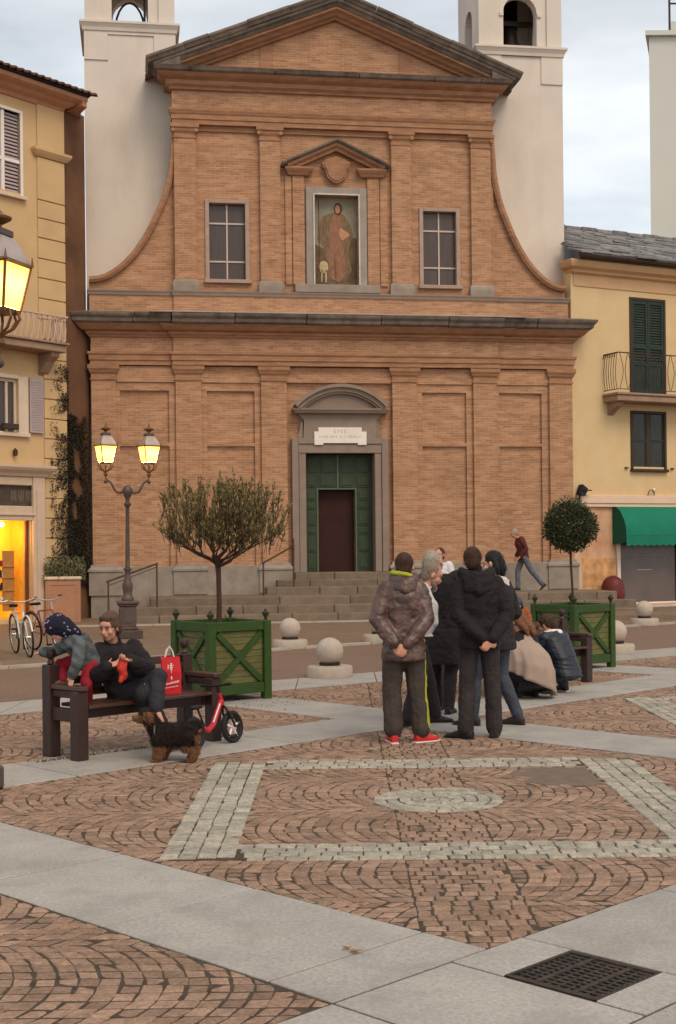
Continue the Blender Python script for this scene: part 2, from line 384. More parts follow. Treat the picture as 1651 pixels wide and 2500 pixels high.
def lay_fans(xc, off, x0, x1, y0, y1, test, cl, W=1.2, pitch=.090, n=13, sag=.24):
    """segmental-arc paving: strips of width W (in y), arcs stepping outward in x from xc"""
    k0 = int((y0-off)/W)-1; k1 = int((y1-off)/W)+1
    for k in range(k0, k1+1):
        yc = off+k*W
        for sg in (-1, 1):
            rows = int(7.0/pitch)
            for r in range(-4, rows):
                for j in range(n):
                    sa = -1+2*j/n; sb = -1+2*(j+1)/n
                    g = .0028
                    def pt(s_, t_):
                        return (xc+sg*(t_+sag*(1-s_*s_)-sag*.6), yc+s_*W/2)
                    gs = .0046/(W/2)
                    ta, tb = r*pitch+g, (r+1)*pitch-g
                    ja = random.uniform(-.006, .006)
                    q = [pt(sa+gs, ta+ja), pt(sb-gs, ta+ja), pt(sb-gs, tb+ja), pt(sa+gs, tb+ja)]
                    cx = sum(p[0] for p in q)/4; cy = sum(p[1] for p in q)/4
                    if sg*(cx-xc) < .24 or not (x0 < cx < x1 and y0 < cy < y1): continue
                    if abs(cx) > view_w(cy)+2.8 or cy < 3.2: continue
                    if region(cx, cy, .0) not in ('red', 'edge') or not test(cx, cy): continue
                    if sg > 0: q = q[::-1]
                    if (q[1][0]-q[0][0])*(q[2][1]-q[0][1])-(q[1][1]-q[0][1])*(q[2][0]-q[0][0]) < 0: q = q[::-1]
                    q = clip_to(q, cl+[(-sg, 0, -sg*xc-.277)])
                    if len(q) < 3: continue
                    cobble(q, red_near, red_far, -.001, random.uniform(-.003, .003))
def lay_spine(xc, y0, y1, test, cl):
    y = y0; row = 0
    while y < y1:
        hgt = random.uniform(.080, .092); x = xc-.276-random.uniform(0, .09); row += 1
        while x < xc+.276:
            w = random.uniform(.088, .108); g = .0036
            xa, xb = max(x+g, xc-.272), min(x+w-g, xc+.272); ya, yb = y+g, y+hgt-g; x += w
            if xb-xa < .025: continue
            cx, cy = (xa+xb)/2, (ya+yb)/2
            if abs(cx) > view_w(cy)+2.8 or cy < 3.2 or region(cx, cy, .0) not in ('red', 'edge') or not test(cx, cy): continue
            q = clip_to([(xa, ya), (xb, ya), (xb, yb), (xa, yb)], cl)
            if len(q) > 2: cobble(q, red_near, red_far, -.001, random.uniform(-.003, .002))
        y += hgt
# one field per diamond of the lattice, each with its own centre line
for i in range(-2, 4):
    for j in range(-2, 4):
        c1, c2 = (A2+A1+P)/2+i*P, (B2+B1+P)/2+j*P
        mx_, my_ = xy(c1, c2)
        if abs(mx_) > 12 or my_ < -2 or my_ > 24: continue
        h = P/2
        lay_spine(mx_, my_-4.4, my_+4.4, lambda x, y, c1=c1, c2=c2: abs(x+y-c1) < h-.6 and abs(y-x-c2) < h-.6,
                 [(1, 1, A1+P*(i+1)-.012), (-1, -1, -(A2+P*i+.012)), (-1, 1, B1+P*(j+1)-.012), (1, -1, -(B2+P*j+.012)), (-.755, 1, 17.235)])
        lay_fans(mx_, my_+.2 if (i or j) else 8.45, mx_-4.5, mx_+4.5, my_-4.5, my_+4.5,
                 lambda x, y, c1=c1, c2=c2: abs(x+y-c1) < h-.6 and abs(y-x-c2) < h-.6,
                 [(1, 1, A1+P*(i+1)-.012), (-1, -1, -(A2+P*i+.012)), (-1, 1, B1+P*(j+1)-.012), (1, -1, -(B2+P*j+.012)), (-.755, 1, 17.235)])
# pale frames in straight courses
for cx, cy in ((.68, 9.34), (5.0, 13.75)):
    for side in range(4):
        L_ = 1.72; Wd = .43; nrow = 4
        for r in range(nrow):
            t = -L_-.03*0+random.uniform(0, .05)
            while t < L_-.05:
                ln = random.uniform(.09, .15); a, b = t+.004, min(t+ln-.004, L_+.02)
                if side % 2 == 0:   # horizontal bands keep out of the corners
                    ok = abs((a+b)/2) < 1.28
                    sy = 1 if side == 0 else -1
                    ra, rb = 1.37+r*.105+.004, 1.37+(r+1)*.105-.004
                    q = [(cx+a, cy+sy*ra), (cx+b, cy+sy*ra), (cx+b, cy+sy*rb), (cx+a, cy+sy*rb)]
                else:
                    ok = True; sx = 1 if side == 1 else -1
                    ra, rb = 1.29+r*.108+.004, 1.29+(r+1)*.108-.004
                    q = [(cx+sx*ra, cy+a), (cx+sx*ra, cy+b), (cx+sx*rb, cy+b), (cx+sx*rb, cy+a)]
                t += ln
                mx2 = sum(p[0] for p in q)/4; my2 = sum(p[1] for p in q)/4
                if not ok or region(mx2, my2) is None or abs(mx2) > view_w(my2)+2.8: continue
                if (q[1][0]-q[0][0])*(q[2][1]-q[0][1])-(q[1][1]-q[0][1])*(q[2][0]-q[0][0]) < 0: q = q[::-1]
                cobble(q, wh_near, wh_far, .004, random.uniform(-.004, .005))
for r in range(5):       # the pale disc in rings
    ra, rb = .02+r*.088, .02+(r+1)*.088-.008
    n = max(4, int(2*PI*rb/.11))
    for k in range(n):
        a0 = 2*PI*k/n+r*.4+.06/(r+1)*.5; a1 = 2*PI*(k+1)/n+r*.4-.06/(r+1)*.5
        q = [(.68+ra*math.cos(a0), 9.34+ra*math.sin(a0)), (.68+rb*math.cos(a0), 9.34+rb*math.sin(a0)), (.68+rb*math.cos(a1), 9.34+rb*math.sin(a1)), (.68+ra*math.cos(a1), 9.34+ra*math.sin(a1))]
        cobble(q, wh_near, wh_far, .004, random.uniform(-.004, .006))
def lay(near, far, nmax, name, mat):
    near.sort(key=lambda t: t[0])
    for _, vs, fs in near[:nmax]:
        MB().add(vs, fs).build(name, mat, ground)
    mb = MB()
    for _, vs, fs in near[nmax:]+far: mb.add(vs, fs)
    mb.build(name+'_field', mat, ground, kind='stuff')
lay(red_near, red_far, 300, 'cobblestone', m_cob)
lay(wh_near, wh_far, 290, 'white_cobblestone', m_cobw)
# slabs of the diagonal bands
def slab(a1, b1, a2, b2, z=.003):
    g = .011
    q = [xy(a1+g, a2+g), xy(b1-g, a2+g), xy(b1-g, b2-g), xy(a1+g, b2-g)]
    if (q[1][0]-q[0][0])*(q[2][1]-q[0][1])-(q[1][1]-q[0][1])*(q[2][0]-q[0][0]) < 0: q = q[::-1]
    cx = sum(p[0] for p in q)/4; cy = sum(p[1] for p in q)/4
    if cy > EL(cx)+.0 or abs(cx) > .2535*cy+3 or cy < 1.5: return
    dz = random.uniform(-.0015, .0015)
    t = []; b = []
    for (x, y) in q:
        dx, dy = cx-x, cy-y; l = math.hypot(dx, dy)
        t.append((x+dx/l*.005, y+dy/l*.005, z+dz)); b.append((x, y, z+dz-.0035))
    bb = [(p[0], p[1], -.034) for p in b]
    MB().add(t+b+bb, [(0, 1, 2, 3)]+[(4+i, 4+(i+1) % 4, (i+1) % 4, i) for i in range(4)]+[(8+i, 8+(i+1) % 4, 4+(i+1) % 4, 4+i) for i in range(4)]).build('paving_slab', m_slab, ground)
LS = 1.64
for i in range(-1, 3):
    a, b = A1+i*P, A2+i*P                  # bands of constant c1, running along c2, stop at the crossing bands
    for j in range(-1, 4):
        lo, hi = B2+(j-1)*P, B1+j*P
        k = 0; c = lo+ (.53 if i == 0 else .9)
        slab(a, b, lo, c)
        while c < hi-.05:
            e = min(c+LS, hi)
            if hi-e < .5: e = hi
            slab(a, b, c, e); c = e
for j in range(-1, 4):
    a, b = B1+j*P, B2+j*P                  # bands of constant c2 run through
    for i in range(-1, 5):
        lo, hi = A1+(i-1)*P, A1+i*P
        if j == 0 and i == 1:
            slab(A1, 6.13, a, b); slab(6.13, 6.83, a, 4.19); slab(6.13, 6.83, 4.81, b)
            c = 6.83
            while c < A1+P: slab(c, min(c+LS, A1+P), a, b); c += LS
            continue
        c = lo
        while c < hi-.05:
            e = min(c+LS, hi)
            if hi-e < .5: e = hi
            slab(c, e, a, b); c = e
# levelled patch of old asphalt inside the pale frame
pm = M('asphalt_patch', s2l((112, 96, 84)), .85, .15, 10, bump=.3, bscale=60)
pts = [(1.75+.42*math.cos(a)*(1+.08*math.sin(3*a)), 10.25+.47*math.sin(a)*(1+.1*math.cos(2*a))) for a in [2*PI*k/28 for k in range(28)]]
pts = [(min(p[0], 1.95), p[1]) for p in pts]
MB().prism(pts, -.034, .0, 'z').build('asphalt_patch', pm, kind='structure')
# drain grate
gm = M('cast_iron', (.055, .045, .038), .6, .4, 20, metal=.5, bump=.4, bscale=60, stain=.5, stcol=(.15, .075, .035), stscale=8)
gx, gy = xy(6.48, 4.50)
dg = thing('drain_grate', 'square rusty iron drain grate set in the pale stone slabs', 'drain grate', (gx, gy, 0), PI/4)
s_ = .232; fr = MB()
fr.box(-s_, s_, -s_, -s_+.022, -.05, .002).box(-s_, s_, s_-.022, s_, -.05, .002).box(-s_, -s_+.022, -s_+.022, s_-.022, -.05, .002).box(s_-.022, s_, -s_+.022, s_-.022, -.05, .002)
fr.build('frame', gm, dg)
for k in range(11):
    o = -s_+.022+(k+.5)*(2*s_-.044)/11
    MB().box(o-.008, o+.008, -s_+.022, s_-.022, -.045, -.004).build('bar', gm, dg)
for k in range(9):
    o = -s_+.022+(k+.5)*(2*s_-.044)/9
    w_ = .013 if k in (2, 6) else .007
    MB().box(-s_+.022, s_-.022, o-w_, o+w_, -.040, -.0015 if k in (2, 6) else -.006).build('cross_bar', gm, dg)
m_pit = M('drain_pit', (.008, .007, .006), .95)
MB().box(-s_+.01, s_-.01, -s_+.01, s_-.01, -.049, -.046).build('pit', m_pit, dg)
# fallen leaves
lm = M('dry_leaf', s2l((150, 105, 60)), .8, .3, 20)
rl = random.Random(3)
spots = [(.02, 5.85), (.06, 5.80), (-1.6, 11.6), (-1.9, 11.75), (-1.75, 11.9), (-2.4, 12.0), (-2.62, 11.2), (-2.8, 11.4), (-.2, 11.2), (.1, 6.6), (-1.3, 12.9), (-.6, 14.6), (3.1, 13.0)]
leaf_lab = ['larger dry leaf in the middle of the nearest pale slab band', 'smaller dry leaf touching the larger one on the nearest slab band']+['small dry brown leaf lying on the ground around the left bench']*7+['dry leaf at the front tip of the central cobbled diamond']+['small dry brown leaf lying near the olive planter']*2+['dry leaf on the slabs right of the standing group']
for (x, y) in spots:
    r = rl.uniform(.022, .04); a = rl.uniform(0, 6.28)
    ps = [(r*math.cos(t)*(1 if i % 2 else .55), r*.6*math.sin(t)*(1 if i % 2 else .6), .004+.008*rl.random()) for i, t in enumerate([k*PI/5 for k in range(10)])]
    lf = MB().add(ps+[(0, 0, .002)], [(i, (i+1) % 10, 10) for i in range(10)]).build('fallen_leaf', lm, loc=(x, y, .008), rotz=a)
    tag(lf, leaf_lab[spots.index((x, y))], 'leaf', 'fallen leaves on the paving')
# weeds and moss along the slab edge by the bench
wm = M('moss', s2l((70, 66, 38)), .95, .4, 30, island=.3)
mb = MB(); rw = random.Random(5)
for k in range(1500):
    t = rw.random()
    if t < .75: c1 = rw.uniform(8.6, 11.8); c2 = 13.62+abs(rw.gauss(0, .10))
    else: c1 = rw.uniform(13.0, 15.5); c2 = rw.uniform(15.6, 17.2)
    x, y = xy(c1, c2); h = rw.uniform(.006, .024); a = rw.uniform(0, 6.28); w = rw.uniform(.004, .012)
    dx, dy = math.cos(a)*w, math.sin(a)*w
    mb.add([(x-dx, y-dy, -.01), (x+dx, y+dy, -.01), (x+rw.uniform(-.012, .012), y+rw.uniform(-.012, .012), h)], [(0, 1, 2)])
mb.build('moss', wm, kind='stuff')
# ================================================================== CHURCH
CX_, CY_ = 0.094, 36.0; YAWC = math.radians(8.7)
brick = brick_mat('facade_brick', (.35, .180, .097), (.46, .258, .148), (.45, .29, .185), .20, .38)
brick_d = brick_mat('moulded_brick', (.325, .162, .088), (.385, .205, .117), (.35, .205, .125), .16, .4)
stone = M('grey_stone', s2l((138, 121, 108)), .8, .12, 3, bump=.3, bscale=25, stain=.35, stcol=s2l((112, 98, 88)), stscale=1.5)
stone_d = M('weathered_coping', s2l((112, 100, 90)), .85, .25, 4, bump=.5, bscale=20, island=.12, stain=.75, stcol=s2l((52, 46, 42)), stscale=2.2)
stone_b = M('pale_base_stone', s2l((142, 130, 118)), .8, .15, 4, bump=.3, bscale=22, island=.06, stain=.3, stcol=s2l((122, 110, 98)))
stepm = M('step_stone', s2l((116, 101, 85)), .8, .16, 4, grain=.15, gscale=30, bump=.3, bscale=26, island=.10, stain=.5, stcol=s2l((112, 95, 78)), stscale=1.6)
plast = M('white_plaster', s2l((212, 201, 188)), .9, .05, .8, bump=.1, bscale=14, stain=.5, stcol=s2l((184, 168, 152)), stscale=.7, streak=.4)
ch = thing('brick_church', 'red brick church front with scrolled sides, pediment and green portal', 'church', (CX_, CY_, 0), YAWC)
V = lambda v: -v            # v: metres in front of the pilaster plane; local y = -v
# lower wall with recessed panels and the portal opening
wf = V(-.17)
mb = MB(); wall_holes(mb, -6.5, 6.5, .0, 7.5, wf, wf+.6, [(-.95, .95, 1.13, 4.34)])
mb.box(-6.48, 6.48, wf+.6, 14, 0, 7.6); mb.box(-4.3, 4.3, wf+.6, 14, 7.6, 14.2)
mb.prism([(-4.6, 14.2), (4.6, 14.2), (0, 16.3)], wf+.4, 14, 'y')
mb.build('wall', brick, ch)
mb = MB()
# surrounds that stand proud of the recessed panels
bays = [(-5.86, -4.40, -5.86, -4.57), (-3.70, -2.13, -3.57, -2.30), (2.13, 3.70, 2.28, 3.52), (4.40, 5.86, 4.45, 5.66)]
pl = V(-.09)
for (b0, b1, p0, p1) in [(-5.99, -4.36, -5.86, -4.57), (-3.74, -2.09, -3.57, -2.30), (2.09, 3.74, 2.28, 3.52), (4.36, 5.99, 4.45, 5.66)]:
    for (a, b, c, d) in ((b0, p0, 1.3, 6.22), (p1, b1, 1.3, 6.22), (p0, p1, 6.0, 6.22), (p0, p1, 4.53, 4.61)):
        MB().box(a, b, pl, wf, c, d).build('panel_surround', brick, ch)
    MB().box(b0, b1, V(-.05), wf-.001, 6.222, 6.64).build('frieze_panel', brick, ch)
MB().box(-2.09, -1.47, V(-.1), wf-.001, 1.3, 6.2).box(1.47, 2.09, V(-.1), wf-.001, 1.3, 6.2).box(-1.47, 1.47, V(-.05), wf-.001, 6.24, 6.64).build('portal_bay', brick, ch)
# lower order
for (a, b) in ((-6.6, -5.95), (-4.40, -3.72), (-2.13, -1.44), (1.44, 2.12), (3.70, 4.36), (5.86, 6.52)):
    MB().box(a, b, V(0), wf+.02, 1.3, 6.26, .008).build('pilaster', brick, ch)
    e = .03
    mb = MB(); sweep_u(mb, [(0, 6.26), (.025, 6.262), (.025, 6.30), (.0, 6.302), (.0, 6.42), (.03, 6.45), (.05, 6.50), (.085, 6.56), (.085, 6.66), (0, 6.662)], a, b, V(0.003))
    mb.build('capital', brick_d, ch)
    mb = MB(); sweep_u(mb, [(.10, .6), (.10, 1.20), (.13, 1.22), (.13, 1.27), (.06, 1.34), (.05, 1.40), (0, 1.402)], a, b, V(0.003))
    mb.build('pilaster_base', stone_b, ch)
for a, b in ((-6.66, -1.36), (1.36, 6.6)):
    MB().box(a, b, V(.06), wf-.002, 0, 1.34, .01).build('plinth', stone_b, ch)
# entablature: architrave, frieze, cornice; the centre stands forward of the side bays
for (a, b, v0) in ((-6.6, -4.45, .0), (-4.45, 4.40, .09), (4.40, 6.54, .0)):
    lf, rt = (a < -6, b > 6)
    mid = v0 > 0
    mb = MB(); sweep_u(mb, [(.0, 6.66), (.02, 6.662), (.02, 6.78), (.05, 6.785), (.05, 6.90), (.085, 6.95), (.085, 7.0), (.0, 7.002)], a, b, V(v0), lf or mid, rt or mid); mb.build('architrave', brick_d, ch)
    mb = MB(); sweep_u(mb, [(.0, 7.0), (.0, 7.38)], a, b, V(v0), lf or mid, rt or mid); mb.build('frieze', brick, ch)
    mb = MB(); sweep_u(mb, [(.0, 7.38), (.04, 7.385), (.07, 7.43), (.12, 7.47), (.12, 7.52), (.24, 7.56), (.30, 7.62), (.36, 7.68), (.38, 7.70)], a, b, V(v0), lf or mid, rt or mid); mb.build('cornice_moulding', brick_d, ch)
# stone coping of the main cornice in separate blocks
xs = [-6.6, -5.5, -4.50, -2.85, -.95, 1.05, 2.9, 4.45, 5.4, 6.54]
for i in range(len(xs)-1):
    a, b = xs[i]+.012, xs[i+1]-.012; v0 = .09 if -4.6 < (a+b)/2 < 4.5 else .0
    dz = [0, .012, -.01, .008, -.006, .01, -.012, .006, 0][i]
    mb = MB(); sweep_u(mb, [(.40, 7.70+dz), (.46, 7.74+dz), (.48, 7.82+dz), (.54, 7.88+dz), (.56, 7.93+dz), (.56, 7.955+dz), (.1, 8.06)], a, b, V(v0), i == 0, i == len(xs)-2)
    mb.build('coping_stone', stone_d, ch)
lead = M('zinc_flashing', s2l((190, 184, 176)), .45, .15, 4, metal=.5)
mb = MB(); sweep_u(mb, [(.57, 7.962), (.575, 7.975), (.2, 8.065)], -4.5, 4.45, V(.09)); mb.build('flashing', lead, ch)
# attic band
for (a, b, v0) in ((-6.62, -4.43, .0), (-4.43, 4.38, .06), (4.38, 6.42, .0)):
    MB().box(a+.001, b-.001, V(v0), V(-.4), 7.5, 8.50).build('attic', brick, ch)
    mid = v0 > 0
    mb = MB(); sweep_u(mb, [(.0, 8.50), (.03, 8.502), (.04, 8.56), (.06, 8.60), (.06, 8.625), (0, 8.64)], a, b, V(v0), mid or a < -6, mid or b > 6); mb.build('attic_ledge', stone, ch)
# upper wall, central part with two windows and the painting recess
uf = V(-.15)
mb = MB(); wall_holes(mb, -4.40, 4.36, 8.4, 13.6, uf, uf+.5, [(-3.46, -2.50, 9.0, 11.02), (2.37, 3.29, 8.96, 10.96), (-.63, .57, 8.88, 11.31)])
mb.build('upper_wall', brick, ch)
# scrolled wings
prof = [(4.36, 13.0), (4.36, 12.9), (4.395, 12.5), (4.42, 12.1), (4.47, 11.75), (4.55, 11.4), (4.66, 11.05), (4.80, 10.7), (4.95, 10.35), (5.12, 10.02), (5.32, 9.70), (5.55, 9.42), (5.80, 9.19), (6.02, 9.05), (6.2, 8.99), (6.4, 8.97), (6.4, 8.3), (4.36, 8.3)]
for sg, dx in ((1, 0), (-1, -.22)):
    ps = []
    for (x, z) in prof:
        xx = x if sg > 0 else x+.0
        if sg < 0: xx = 4.39+(x-4.36)*1.10
        ps.append((sg*xx, z))
    if sg < 0: ps = ps[::-1]
    MB().prism(ps, V(-.24), V(-.9), 'y').build('scroll_wing', brick, ch, recalc=True)
    # moulded rim following the curve
    cur = [p for p in ps if 8.9 < p[1] < 13.01 and not (abs(abs(p[0])-4.36) < .001 and p[1] < 9)]
    if sg < 0: cur = cur[::-1]
    mb = MB(); sec = [(-.13, -.05), (0.02, -.05), (.03, .10), (.02, .16), (-.06, .17), (-.13, .12)]   # (across curve, forward)
    vs = []; k = len(cur)
    for i, p in enumerate(cur):
        d = Vector((cur[min(i+1, k-1)][0]-cur[max(i-1, 0)][0], cur[min(i+1, k-1)][1]-cur[max(i-1, 0)][1])).normalized()
        nrm = Vector((sg*abs(d.y), abs(d.x)))      # outward and up
        for (a, f) in sec: vs.append((p[0]+nrm.x*a, V(-.24+f), p[1]+nrm.y*a))
    n = len(sec)
    fs = [(i*n+j, i*n+(j+1) % n, (i+1)*n+(j+1) % n, (i+1)*n+j) for i in range(k-1) for j in range(n)]
    mb.add(vs, fs+[tuple(range(n)), tuple((k-1)*n+j for j in range(n-1, -1, -1))]); mb.build('scroll_rim', brick_d, ch, recalc=True)
# upper order
ups = [(-4.38, -3.80), (-2.10, -1.55), (1.48, 2.03), (3.70, 4.26)]
for (a, b) in ups:
    MB().box(a, b, V(-.02), uf+.02, 8.9, 12.74, .008).build('upper_pilaster', brick, ch)
    mb = MB(); sweep_u(mb, [(0, 12.70), (.02, 12.702), (.02, 12.74), (0, 12.742), (0, 12.82), (.03, 12.86), (.05, 12.90), (.05, 12.94), (.09, 12.97), (.09, 13.06), (0, 13.062)], a, b, V(-.017)); mb.build('upper_capital', brick_d, ch)
    for sx in (a-.02, b+.02):
        mb = MB().tube([(sx, V(.05), 12.90), (sx, V(-.06), 12.90)], .055, 10); mb.build('volute', brick_d, ch)
    mb = MB(); sweep_u(mb, [(.055, 8.63), (.06, 8.80), (.05, 8.88), (.02, 8.94), (0, 8.942)], a, b, V(-.017)); mb.build('base_block', stone_b, ch)
for (a, b) in ((-3.80, -2.10), (2.03, 3.70), (-1.55, 1.48)):
    MB().box(a, b, V(-.09), uf-.001, 12.92, 13.06).build('bay_head', brick_d, ch)
mb = MB(); sweep_u(mb, [(.0, 13.06), (.02, 13.062), (.02, 13.18), (.045, 13.19), (.045, 13.30), (.07, 13.34), (.10, 13.42), (.10, 13.47), (0, 13.472)], -4.40, 4.28, V(.0)); mb.build('upper_architrave', brick_d, ch)
mb = MB(); sweep_u(mb, [(0, 13.472), (0, 13.96)], -4.42, 4.30, V(-.02)); mb.build('upper_frieze', brick, ch)
mb = MB(); sweep_u(mb, [(0, 13.96), (.05, 13.97), (.07, 14.02), (.15, 14.08), (.17, 14.14), (.17, 14.18), (.30, 14.24), (.36, 14.30), (.38, 14.33)], -4.42, 4.30, V(0)); mb.build('pediment_moulding', brick_d, ch)
xs = [-4.42, -3.95, -1.7, .55, 2.6, 3.9, 4.30]
for i in range(len(xs)-1):
    a, b = xs[i]+.01, xs[i+1]-.01
    mb = MB(); sweep_u(mb, [(.40, 14.33), (.45, 14.36), (.48, 14.42), (.50, 14.455), (.06, 14.50)], a, b, V(0), i == 0, i == len(xs)-2); mb.build('coping_stone', stone_d, ch)
# tympanum and raking cornice
MB().prism([(-4.35, 14.45), (4.3, 14.45), (-.03, 16.2)], V(-.05), V(-.5), 'y').build('tympanum', brick, ch)
apx, apz = -.03, 16.62
def rake(sg):
    ex, ez = (5.04, 14.62) if sg > 0 else (-5.10, 14.62)
    d = Vector((ex-apx, ez-apz)); Ln = d.length; d.normalize(); nr = Vector((-d.y, d.x)) if sg > 0 else Vector((d.y, -d.x))
    if nr.y < 0: nr = -nr
    def piece(t0, t1, prof, mat, name):
        vs = []
        for t in (t0, t1):
            for (f, h) in prof:      # f forward, h across (0 = top edge)
                p = Vector((apx, apz))+d*t+nr*h
                x = p.x
                if t == 0 or t >= Ln-.001: pass
                vs.append((x, V(f), p.y))
        n = len(prof)
        if t0 == 0:          # mitre at the apex: slide each point along the slope until it meets the centre line
            for q in range(n):
                x, y, z = vs[q]; k = (apx-x)/d.x; vs[q] = (apx, y, z+d.y*k)
        fs = [tuple(range(n)), tuple(range(2*n-1, n-1, -1))]+[(i, i+n, (i+1) % n+n, (i+1) % n) for i in range(n)]
        MB().add(vs, fs).build(name, mat, ch, recalc=True)
    cuts = [0, 1.15, 2.2, 3.3, 4.2, Ln] if sg > 0 else [0, 1.4, 2.6, 3.7, 4.4, Ln]
    for i in range(len(cuts)-1):
        dz = [0, .012, -.008, .01, 0][i]
        piece(cuts[i]+(.0 if i == 0 else .01), cuts[i+1], [(-.6, 0+dz), (.60, 0+dz), (.60, -.06+dz), (.56, -.10+dz), (.52, -.17+dz), (-.6, -.17+dz)], stone_d, 'roof_edge_stone')
        piece(cuts[i]+(.0 if i == 0 else .006), cuts[i+1]-.12*(i == len(cuts)-2), [(-.3, -.18), (.50, -.18), (.48, -.24), (.42, -.28), (.38, -.34), (-.3, -.34)], stone_d, 'raking_stone')
    piece(0, Ln-.75, [(-.3, -.345), (.36, -.345), (.34, -.40), (.24, -.44), (.18, -.50), (.10, -.53), (.06, -.58), (-.3, -.58)], brick_d, 'raking_moulding')
rake(1); rake(-1)
for sg in (-1, 1):     # corner blocks closing the pediment ends
    x0, x1 = (4.25, 4.86) if sg > 0 else (-4.92, -4.3)
    MB().prism([(sg*4.2, 14.46), (sg*4.95, 14.46), (sg*4.95, 14.50), (sg*4.2, 14.80)] if sg > 0 else [(sg*4.2, 14.80), (sg*5.0, 14.50), (sg*5.0, 14.46), (sg*4.2, 14.46)], V(.46), V(-.3), 'y').build('corner_block', stone_d, ch, recalc=True)
for u in (-2.05, 1.75):
    MB().box(u-.02, u+.34, V(-.03), V(-.06), 14.5, 15.35).build('tympanum_strip', brick_d, ch)
slate_r = M('church_roof_tiles', s2l((120, 88, 70)), .85, .3, 6, bump=.5, bscale=12)
MB().prism([(-5.1, 14.56), (0, 16.55), (5.05, 14.56), (5.05, 14.5), (0, 16.45), (-5.1, 14.5)], V(-.6), 14, 'y').build('roof', slate_r, ch)
# windows
wood_w = M('window_frame_paint', s2l((190, 172, 160)), .6, .06, 5)
glass_c = M('curtained_glass', s2l((68, 53, 49)), .35, .25, 30, stretch=(1, 1, .05), spec=.5)
frm = M('window_stone', s2l((165, 142, 128)), .8, .1, 4, bump=.2)
dark = M('dark_interior', (.01, .009, .008), .9)
def church_window(x0, x1, z0, z1):
    w = thing('w', '', '') if False else None
    fr = MB()
    fr.box(x0-.11, x0, V(-.10), uf-.001, z0-.02, z1+.10, .01).box(x1, x1+.11, V(-.10), uf-.001, z0-.02, z1+.10, .01).box(x0, x1, V(-.10), uf-.001, z1, z1+.10, .01)
    f = fr.build('window', frm, ch)
    MB().box(x0-.14, x1+.16, V(-.04), uf-.001, z0-.12, z0-.02, .01).build('sill', frm, f)
    zb = [z0, z0+(z1-z0)*.24, z0+(z1-z0)*.745, z1]; xm = (x0+x1)/2
    for i in range(3):
        for (a, b) in ((x0, xm), (xm, x1)):
            MB().box(a+.012, b-.012, uf+.13, uf+.14, zb[i]+.012, zb[i+1]-.012).build('pane', glass_c, f)
    for z in zb[1:3]: MB().box(x0, x1, uf+.10, uf+.15, z-.022, z+.022).build('glazing_bar', wood_w, f)
    MB().box(xm-.02, xm+.02, uf+.095, uf+.15, z0, z1).build('glazing_bar', wood_w, f)
    MB().box(x0-.1, x1+.1, uf+.3, uf+.34, z0-.1, z1+.1).build('blind', dark, f)
church_window(-3.46, -2.50, 9.0, 11.02); church_window(2.37, 3.29, 8.96, 10.96)
# the painted niche
nstone = M('niche_stone', s2l((150, 140, 130)), .8, .1, 4, bump=.2)
MB().box(-.86, -.63, V(-.06), uf-.001, 8.88, 11.52, .01).box(.57, .80, V(-.06), uf-.001, 8.88, 11.52, .01).box(-.63, .57, V(-.06), uf-.001, 11.31, 11.52, .01).build('niche_frame', nstone, ch)
MB().box(-.665, -.63, V(-.03), V(-.0595), 8.88, 11.345).box(.57, .605, V(-.03), V(-.0595), 8.88, 11.345).box(-.63, .57, V(-.03), V(-.0595), 11.31, 11.345).build('niche_bead', M('niche_bead_paint', s2l((196, 190, 180)), .7), ch)
MB().box(-1.19, 1.13, V(.09), uf-.001, 8.645, 8.87, .012).build('niche_sill', stone_b, ch)
for a, b in ((-1.22, -.90), (.82, 1.15)): MB().box(a, b, V(-.07), uf-.001, 8.88, 11.80, .006).build('niche_pilaster', brick, ch)
for a, b in ((-1.42, -1.24), (1.17, 1.38)): MB().box(a, b, V(-.10), uf-.001, 8.88, 11.80, .006).build('niche_back_pilaster', brick, ch)
for a, b in ((-1.30, -.78), (.66, 1.22)):
    mb = MB(); sweep_u(mb, [(0, 11.80), (.03, 11.82), (.05, 11.86), (.10, 11.92), (.13, 11.97), (.13, 12.02), (0, 12.022)], a, b, V(-.03)); mb.build('niche_capital', brick_d, ch)
for sg in (-1, 1):
    ex = -1.52 if sg < 0 else 1.44; ez = 12.10; ax, az = -.03, 12.78
    d = Vector((ex-ax, ez-az)); d.normalize(); nr = Vector((-d.y, d.x)); nr = nr if nr.y > 0 else -nr
    Ln = math.hypot(ex-ax, ez-az)
    for pi, pf in enumerate(([(-.15, 0), (.22, 0), (.22, -.045), (.16, -.09), (-.15, -.09)], [(-.15, -.092), (.14, -.092), (.12, -.15), (.04, -.20), (.02, -.26), (-.15, -.26)])):
        vs = []
        for t in (0, Ln-(.12 if pi else 0)):
            for (f, h) in pf:
                p = Vector((ax, az))+d*t+nr*h; vs.append([p.x, V(f), p.y])
        n = len(pf)
        for q in range(n): k = (ax-vs[q][0])/d.x; vs[q] = [ax, vs[q][1], vs[q][2]+d.y*k]
        fs = [tuple(range(n)), tuple(range(2*n-1, n-1, -1))]+[(i, i+n, (i+1) % n+n, (i+1) % n) for i in range(n)]
        MB().add(vs, fs).build('niche_pediment', brick_d if pi else stone_d, ch, recalc=True)
sh = [(-.42, 12.16), (-.40, 12.05), (-.33, 11.97), (-.30, 11.82), (-.27, 11.76), (-.20, 11.70), (-.12, 11.64), (-.04, 11.61), (.06, 11.64), (.14, 11.70), (.21, 11.76), (.24, 11.84), (.26, 11.97), (.32, 12.06), (.34, 12.18), (.22, 12.26), (-.04, 12.34), (-.3, 12.26)]
MB().prism(sh, V(.02), uf-.001, 'y').build('shield', brick_d, ch, recalc=True)
